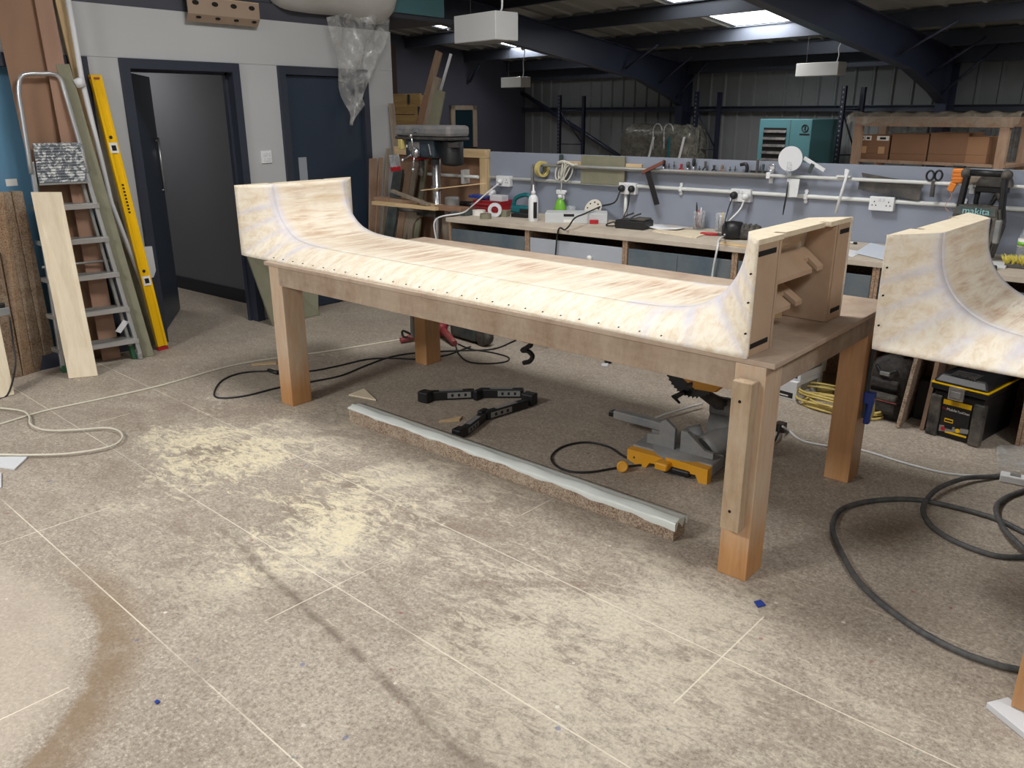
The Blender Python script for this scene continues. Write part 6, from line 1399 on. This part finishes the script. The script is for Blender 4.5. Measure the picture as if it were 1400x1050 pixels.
mb = MB(Mm); mb.lathe([(.15, .0), (.15, .05), (.16, .055), (.16, .088), (0, .09)], (0.02, .16, 0), 28); part('turntable', mb, M['grey_metal'], ms)
mb = MB(Mm); mb.boxmm(-.04, .03, -.05, .1, .03, .07, .01); mb.boxmm(-.035, .025, -.052, -.04, .035, .055); part('mitre_arm', mb, M['tool_yellow'], ms)
mb = MB(Mm); mb.extr([(-hl*.75, .1, .09), (-hl*.05, .1, .09), (-hl*.05, .1, .20), (-hl*.3, .1, .24), (-hl*.42, .1, .22), (-hl*.45, .1, .15), (-hl*.75, .1, .14)], (0, .02, 0)); part('fence', mb, M['grey_metal'], ms)
mb = MB(Mm); mb.extr([(hl*.1, .1, .09), (hl*.9, .1, .09), (hl*.9, .1, .12), (hl*.7, .1, .125), (hl*.25, .1, .20), (hl*.1, .1, .20)], (0, .02, 0)); part('fence', mb, M['grey_metal'], ms)
# extension rail to the rear left
a, b = FZ(838, 572, .09), FZ(905, 590, .09); dd = (b-a); mb = MB(); mb.slab(a, dd, (0, .05, 0), (0, 0, .045), .004); part('extension_rail', mb, M['grey_metal'], ms)
mb = MB(); mb.slab(a+Vector((-.03, 0, .005)), (.05, .01, 0), (0, .05, 0), (0, 0, .03), .004); part('rail_stop', mb, M['label_dark'], ms)
mb = MB(); mb.slab((b.x-.06, b.y+.0, .0), (.05, 0, 0), (0, .05, 0), (0, 0, .088)); part('rail_bracket', mb, M['grey_metal'], ms)
# rear casting, pivot, head
mb = MB(Mm); mb.tube([(.10, .22, .07), (.16, .34, .12), (.2, .40, .22), (.2, .40, .34)], [.075, .075, .06, .05], 12, 4); part('rear_arm', mb, M['grey_metal'], ms)
mb = MB(Mm); mb.tube([(.06, .36, .16), (.30, .40, .16)], .075, 14); mb.tube([(.06, .36, .27), (.32, .40, .27)], .05, 12); part('pivot_housing', mb, M['grey_metal'], ms)
mb = MB(Mm); mb.tube([(.05, .30, .13), (-.02, .25, .10), (.05, .2, .10)], .05, 10, 3); part('swivel_casting', mb, M['grey_metal'], ms)
bc = Mm.inverted() @ FY(950, 490, 3.60); nb = Vector((-.25, -.95, .18)).normalized()
mb = MB(Mm); mb.cyl(bc, bc+nb*.003, .192, seg=40)
for k in range(48):
    a = k*math.pi/24; u_ = nb.orthogonal().normalized(); v_ = nb.cross(u_)
    p = bc+(u_*math.cos(a)+v_*math.sin(a))*.191; q = bc+(u_*math.cos(a+.09)+v_*math.sin(a+.09))*.191; t_ = bc+(u_*math.cos(a+.02)+v_*math.sin(a+.02))*.2
    mb.extr([p, q, t_], nb*.003)
part('saw_blade', mb, M['black_plastic'], ms, 'black toothed saw blade')
u_ = Vector((1, -.2, 0)); u_ = (u_-nb*u_.dot(nb)).normalized(); v_ = nb.cross(u_)
if v_.z < 0: v_ = -v_
mb = MB(Mm); mb.extr([bc+nb*.004+u_*x+v_*y for x, y in ((-.045, -.10), (.06, -.142), (.17, -.13), (.24, -.06), (.24, .08), (.1, .2), (-.02, .2), (-.12, .12), (-.08, 0))], nb*.03); part('blade_guard', mb, M['tool_yellow'], ms, 'yellow upper guard')
mb = MB(Mm); p = bc+u_*.16-nb*.02; mb.tube([p+Vector((0, .02, -.02)), p+Vector((.1, .16, -.04))], .06, 12); part('motor', mb, M['black_plastic'], ms)
mb = MB(Mm); p = bc+u_*.02+v_*-.12; mb.tube([p+nb*.035, Vector((.1, .33, .30)), Vector((.18, .4, .26))], [.022, .035, .045], 8, 3); part('head_link', mb, M['dark_metal'], ms)
mb = MB(Mm); mb.tube([bc+u_*-.0+v_*-.17+nb*.03, bc+u_*-.06+v_*-.215+nb*.03, bc+u_*-.02+v_*-.235+nb*.03], [.012, .018, .006], 6); part('dust_spout', mb, M['black_plastic'], ms)
a = FZ(851, 638, .03); mb = MB(Matrix.Translation(a) @ Matrix.Rotation(.5, 4, 'Z') @ Matrix.Rotation(math.pi/2-.3, 4, 'X')); mb.tube([(.022*math.cos(t*.5236), .022*math.sin(t*.5236), 0) for t in range(12)], .008, 8, closed=True); mb.cyl((0, 0, -.006), (0, 0, .006), .017); part('bevel_knob', mb, M['tool_yellow'], ms)
mb = MB(); mb.tube(fl([(590, 510), (520, 517), (450, 527), (350, 543), (260, 540), (195, 512), (178, 470), (230, 428), (330, 409), (430, 428), (490, 465), (520, 480)], .006, px8)+[FZ(868, 625, .04)], .006, 7, 6); solo('saw_cable', mb, M['rubber'], 'black cable looping on the floor left of the mitre saw', 'cable')
# white cable and extension lead
wc = thing('extension_lead', 'white extension lead crossing the floor behind the right table legs to a socket block', 'extension lead', FZ(1385, 656))
mb = MB(); mb.tube([FZ(1070, 583, .06)]+fl([(1080, 590), (1098, 603), (1140, 611), (1180, 616), (1240, 634), (1300, 648), (1366, 652)], .006), .006, 7, 6); part('lead', mb, M['white_plastic'], wc)
a = FZ(1366, 656); mb = MB(at(a.x, a.y, 0, .1)); mb.boxmm(0, .26, -.03, .03, .001, .04, .006); sb = part('socket_block', mb, M['white_plastic'], wc)
for k in range(2): mb = MB(at(a.x, a.y, 0, .1)); mb.boxmm(.04+k*.07, .085+k*.07, -.02, .02, .04, .0408); part('socket_face', mb, M['alu_dull'], sb)
a = FZ(1066, 590); q = hz((a.x, a.y), 1066, 577)
bb = thing('adapter_plug', 'brown-black plug lying against the right front table leg, joined to the white lead', 'plug', a)
mb = MB(); mb.boxmm(a.x-.025, a.x+.03, a.y-.02, a.y+.03, .001, .055, .008); part('body', mb, paint('brown_black', srgb(58, 46, 40), .5), bb)
mb = MB(); mb.tube([FZ(1066, 582, .04), FZ(1064, 593, .04), FZ(1056, 606, .008), FZ(1040, 610, .008)], .006, 7, 4); part('lead', mb, M['rubber'], bb)
mb = MB(); mb.tube(fl([(890, 575), (905, 568), (925, 562), (945, 556), (960, 552)], .03), .007, 7, 5); solo('white_cable', mb, M['white_plastic'], 'short run of white cable passing behind the mitre saw fence', 'cable')
# thick hose
hs = [(760, 770), (715, 762), (640, 745), (520, 700), (380, 620), (250, 510), (185, 400), (168, 340), (195, 292), (280, 268), (400, 263), (500, 280), (640, 318), (740, 365)]
mb = MB(); mb.tube(fl(hs, .0115, px9), .0115, 10, 7); solo('rubber_hose', mb, M['hose'], 'thick dark rubber hose sweeping in a big loop on the floor at the right', 'hose')
h2 = [(680, 192), (620, 200), (550, 213), (470, 247), (433, 290), (450, 332), (500, 372), (580, 408), (660, 430), (760, 432)]
mb = MB(); mb.tube([p+Vector((0, 0, .024*math.exp(-((i-2.6)/1.3)**2))) for i, p in enumerate(fl(h2, .0115, px9))], .0115, 10, 7); solo('rubber_hose', mb, M['hose'], 'dark rubber hose forming the smaller loop behind the big loop at the right', 'hose')
h3 = [(770, 225), (720, 240), (670, 262), (645, 300), (665, 360), (710, 410), (770, 460)]
mb = MB(); mb.tube([p+Vector((0, 0, .024*math.exp(-((i-3.6)/.9)**2)+.024*math.exp(-((i-5.2)/.9)**2))) for i, p in enumerate(fl(h3, .0125, px9))], .0115, 10, 7); solo('rubber_hose', mb, M['hose'], 'short arc of dark rubber hose at the right picture edge, crossing the other two', 'hose')
# plastic sheet
P = []
for i in range(13):
    r = []
    for j in range(11):
        p0 = FZ(1362+6*i, 612+j*3.6); r.append((p0.x, p0.y, .006+.012*abs(math.sin(i*1.3+j*.9))))
    P.append(r)
mb = MB(); mb.grid(P); solo('plastic_film', mb, M['polythene'], 'crumpled clear plastic film on the floor right of the tool chest', 'plastic sheet', fix=False)
# ---- cartons of paper, yellow cable, backpack, boards, tool chest under the workbench
Fc, Lc, Rc = FZ(1087, 549), FZ(1065, 543), FZ(1127, 519); ex_, ey_ = (Lc-Fc), (Rc-Fc)
ey_ = Vector((-ex_.y, ex_.x, 0)).normalized()*-1 if Vector((-ex_.y, ex_.x, 0)).dot(ey_) < 0 else Vector((-ex_.y, ex_.x, 0)).normalized()
exn = ex_.normalized(); wB, dB, hB = .22, .32, .12
for k, (lab, off, z0) in enumerate((('white printed carton on the floor under the workbench, lower of two', 0, .001), ('white printed carton under the workbench, stacked on top of the other', .035, hB+.003))):
    o = Fc+ey_*off+Vector((0, 0, z0)); r = thing('paper_carton', lab, 'box', o, 0)
    mb = MB(); mb.slab(o, exn*wB, ey_*dB, (0, 0, hB), .003); part('carton_body', mb, M['paper'], r)
    mb = MB(); mb.slab(o+exn*.02-ey_*.001+Vector((0, 0, .012)), exn*(wB-.04), ey_*.001, (0, 0, .035)); l_ = part('label', mb, M['label_dark'], r)
    mb = MB(); mb.slab(o+exn*.05-ey_*.0018+Vector((0, 0, .02)), exn*(wB-.1), ey_*.0008, (0, 0, .008)); part('print', mb, M['label_white'], l_)
    mb = MB(); mb.slab(o-exn*.001+ey_*.05+Vector((0, 0, .05)), exn*.001, ey_*.2, (0, 0, .045)); part('side_label', mb, M['alu_dull'], r)
    mb = MB(); mb.slab(o-exn*.0006+Vector((0, 0, hB*.72)), exn*.0006, ey_*dB, (0, 0, .003)); part('lid_edge', mb, M['alu_dull'], r)
yc = thing('yellow_cable_coil', 'coil of yellow cable with its yellow connector on the floor behind the right rear leg', 'cable', FZ(1150, 562)); random.seed(11)
c = FZ(1150, 560)
for k in range(6):
    a = c+Vector((random.uniform(-.06, .06), random.uniform(-.05, .05), .01+.014*k)); R_ = .20+random.uniform(-.03, .05)
    mb = MB(); mb.tube([a+Vector((R_*math.cos(t*.628)*(1+.1*math.sin(t+k)), R_*.55*math.sin(t*.628), .004*math.sin(t*2))) for t in range(10)], .007, 7, 4, closed=True); part('loop', mb, M['yellow_cable'], yc)
a = FZ(1118, 536); mb = MB(); mb.tube([a+Vector((0, 0, .035)), a+Vector((.09, .01, .03))], [.034, .028], 10); part('connector', mb, M['masking'], yc)
# backpack
a = FZ(1206, 572); bp = thing('backpack', 'black tool backpack with buckles and a front pocket under the workbench', 'backpack', (a.x, a.y+.1, 0), -.15); Mk = RM(bp)
hh = hz((a.x, a.y), 1215, 490)
P = []
for i in range(13):
    f = i/12; z = hh*f; wv = .125*(1-.05*f)*(1 if f < .7 else math.sqrt(max(0, 1-((f-.7)/.3)**2))*.75+.25); dv_ = .10*(1 if f < .75 else 1-.55*((f-.75)/.25)**2)
    P.append([(wv*math.copysign(abs(math.cos(t*math.pi/12))**.5, math.cos(t*math.pi/12)), dv_*math.copysign(abs(math.sin(t*math.pi/12))**.5, math.sin(t*math.pi/12)), z) for t in range(25)])
mb = MB(Mk); V_ = mb.grid(P); mb.face(V_[0][:-1]); mb.face(V_[-1][:-1]); part('body', mb, M['pack'], bp)
mb = MB(Mk); mb.boxmm(-.095, .095, -.15, -.09, .04, hh*.42, .025); pk = part('front_pocket', mb, M['pack'], bp)
mb = MB(Mk); mb.boxmm(-.09, .09, -.158, -.095, hh*.34, hh*.44, .012); part('pocket_flap', mb, M['black_dusty'], pk)
mb = MB(Mk); mb.tube([(-.1, -.152, hh*.34), (.1, -.152, hh*.34)], .004, 6); part('piping', mb, M['dark_red'], pk)
mb = MB(Mk); mb.boxmm(-.085, .085, -.125, -.09, hh*.5, hh*.66, .015); part('upper_pocket', mb, M['pack'], bp)
mb = MB(Mk); mb.tube([(-.06, -.105, hh*.86), (.0, -.125, hh*.74), (.06, -.105, hh*.84)], .008, 6, 4); part('strap', mb, M['black_plastic'], bp)
mb = MB(Mk); mb.boxmm(-.025, .03, -.132, -.115, hh*.73, hh*.79, .003); part('buckle', mb, M['grey_metal'], bp)
mb = MB(Mk); mb.tube([(-.05, 0, hh-.01), (-.03, 0, hh+.05), (.03, 0, hh+.05), (.05, 0, hh-.01)], .01, 7, 4); part('grab_handle', mb, M['pack'], bp)
# boards standing beside the backpack
a, b = FZ(1223, 585), FZ(1253, 573)
mb = MB(); q = FZ(1224, 585); zz = .62; mb.slab((q.x, q.y, .001), (.02, 0, 0), (.05, .04, zz), (.0, .34, 0), .002); solo('chipboard_offcut', mb, M['chip'], 'pale chipboard piece standing on edge right beside the backpack', 'board')
mb = MB(); q = FZ(1254, 587); mb.slab((q.x+.01, q.y, .001), (.022, 0, 0), (.03, .02, .60), (.0, .3, 0), .002); solo('chipboard_offcut', mb, M['hardwood'], 'brown board standing on edge between the pale chipboard piece and the tool chest', 'board')
mb = MB(); q = FZ(1240, 575); mb.boxmm(q.x+.01, q.x+.075, q.y+.06, q.y+.15, .001, .24, .006); solo('black_case', mb, M['black_plastic'], 'small black case wedged between the two boards by the backpack', 'case')
# tool chest
Fl_, Fr_, Rb_ = FZ(1269, 592), FZ(1336, 611), FZ(1384, 578); fx = (Fr_-Fl_); W_ = fx.length; fx.normalize(); fy = Vector((-fx.y, fx.x, 0)); D_ = .46
tc = thing('tool_chest', 'black tool chest with yellow lid trim and picture label, under the right bench form', 'tool chest', (Fl_+Fr_)/2+fy*D_/2, math.atan2(fx.y, fx.x)); Mt = RM(tc); w2, d2_ = W_/2, D_/2
Hc = hz((Fl_.x, Fl_.y), 1271, 507)
mb = MB(Mt); mb.hexa([(-w2*.93, -d2_, .0), (w2*.93, -d2_, .0), (w2*.93, d2_, .0), (-w2*.93, d2_, .0), (-w2, -d2_-.01, Hc*.74), (w2, -d2_-.01, Hc*.74), (w2, d2_, Hc*.74), (-w2, d2_, Hc*.74)], .012); part('bin', mb, M['black_plastic'], tc)
for s_ in (-1, 1): mb = MB(Mt); mb.boxmm(s_*w2*.86-.03, s_*w2*.86+.03, -d2_-.022, -d2_+.02, .0, Hc*.66, .008); part('corner_rib', mb, M['black_dusty'], tc)
mb = MB(Mt); mb.boxmm(-w2-.015, w2+.015, -d2_-.03, d2_+.01, Hc*.76, Hc*.84, .006); part('lid_base', mb, M['black_plastic'], tc)
mb = MB(Mt); mb.boxmm(-w2-.018, w2+.018, -d2_-.033, d2_+.012, Hc*.845, Hc*.868, .002); part('lid_trim', mb, M['yellow'], tc, 'yellow trim line')
mb = MB(Mt); mb.hexa([(-w2-.015, -d2_-.03, Hc*.872), (w2+.015, -d2_-.03, Hc*.872), (w2+.015, d2_+.01, Hc*.872), (-w2-.015, d2_+.01, Hc*.872), (-w2*.9, -d2_+.01, Hc), (w2*.9, -d2_+.01, Hc), (w2*.9, d2_-.02, Hc), (-w2*.9, d2_-.02, Hc)], .012); part('lid', mb, M['black_plastic'], tc)
mb = MB(Mt)
for k in range(10): mb.boxmm(-w2*.5+k*w2*.1, -w2*.5+k*w2*.1+.008, -d2_+.0, -d2_+.09, Hc-.004, Hc+.004)
mb.boxmm(-w2*.52, w2*.5, -d2_+.085, -d2_+.1, Hc-.002, Hc+.005); part('lid_grip_ribs', mb, M['dark_metal'], tc)
mb = MB(Mt); mb.boxmm(-.045, .035, -d2_-.05, -d2_-.028, Hc*.66, Hc*.86, .006); lt = part('latch', mb, M['chrome'], tc, 'grey latch plate')
mb = MB(Mt); mb.boxmm(-.03, .02, -d2_-.053, -d2_-.049, Hc*.7, Hc*.8, .002); part('latch_tongue', mb, M['grey_metal'], lt)
yF = -d2_-.0145
mb = MB(Mt); mb.boxmm(-w2*.56, w2*.56, yF, yF+.003, Hc*.10, Hc*.62); lb = part('picture_label', mb, M['label_dark'], tc)
mb = MB(Mt); mb.boxmm(-w2*.56, w2*.56, yF-.0008, yF, Hc*.545, Hc*.62); part('label_band', mb, M['yellow'], lb)
mb = MB(Mt); mb.boxmm(-w2*.3, w2*.56, yF-.0008, yF, Hc*.10, Hc*.13); part('label_band', mb, M['yellow'], lb)
mb = MB(Mt); mb.extr([(-w2*.56, yF-.0009, Hc*.10), (-w2*.1, yF-.0009, Hc*.13), (w2*.6, yF-.0009, Hc*.17), (w2*.6, yF-.0009, Hc*.24), (-w2*.56, yF-.0009, Hc*.2)], (0, .0006, 0)); part('label_ground', mb, M['alu_dull'], lb)
mb = MB(Mt); mb.boxmm(-w2*.4, -w2*.05, yF-.002, yF-.0008, Hc*.27, Hc*.33); mb2 = mb; part('label_chest', mb, M['yellow'], lb)
mb = MB(Mt); mb.boxmm(-w2*.38, -w2*.07, yF-.0022, yF-.001, Hc*.285, Hc*.312); part('label_chest', mb, M['label_black'], lb)
mb = MB(Mt); mb.boxmm(-w2*.36, -w2*.04, yF-.002, yF-.0008, Hc*.17, Hc*.25); part('label_chest', mb, M['label_black'], lb)
mb = MB(Mt); mb.extr([(w2*.05, yF-.002, Hc*.2), (w2*.16, yF-.002, Hc*.18), (w2*.45, yF-.002, Hc*.29), (w2*.4, yF-.002, Hc*.32), (w2*.1, yF-.002, Hc*.26)], (0, .001, 0)); part('label_chest', mb, M['label_black'], lb)
for x, z, m_ in ((-w2*.4, .155, 'red'), (w2*.18, .18, 'yellow')): mb = MB(Mt); mb.cyl((x, yF-.001, Hc*z), (x, yF-.0025, Hc*z), .012, seg=14); part('label_wheel', mb, M[m_], lb)
text(lb, 'Pro', .019, Mt @ axes((-w2*.47, yF-.001, Hc*.475), (1, 0, 0), (0, 0, 1)), M['red'], squash=.9)
text(lb, 'Mobile', .02, Mt @ axes((-w2*.18, yF-.001, Hc*.475), (1, 0, 0), (0, 0, 1)), M['label_white'], squash=.95)
text(lb, 'ToolChest', .017, Mt @ axes((w2*.29, yF-.001, Hc*.47), (1, 0, 0), (0, 0, 1)), M['label_white'], squash=.85)
# bar clamp on the rear right leg
a = FZ(1166, 655); xx, yy = -.945, 3.83
cl = thing('bar_clamp', 'bar clamp with a blue handle fixed upright to the right rear table leg', 'clamp', (xx, yy, .3))
z1, z0 = hz((xx+.02, yy), 1190, 468), hz((xx+.02, yy), 1180, 580)
mb = MB(); mb.boxmm(xx, xx+.012, yy, yy+.03, z0+.03, z1, .002); part('bar', mb, M['drill_dark'], cl)
mb = MB(); mb.slab((xx+.006, yy-.005, z0), (.03, 0, 0), (.012, 0, .13), (0, .035, 0), .01); part('handle', mb, M['blue'], cl)
mb = MB(); mb.boxmm(xx-.004, xx+.045, yy-.004, yy+.034, z0+.1, z0+.16, .006); part('sliding_head', mb, M['blue'], cl)
mb = MB(); mb.tube([(xx+.035, yy+.01, z0+.15), (xx+.045, yy+.01, z0+.07), (xx+.03, yy+.01, z0+.02)], .008, 6, 3); part('trigger', mb, M['masking'], cl)
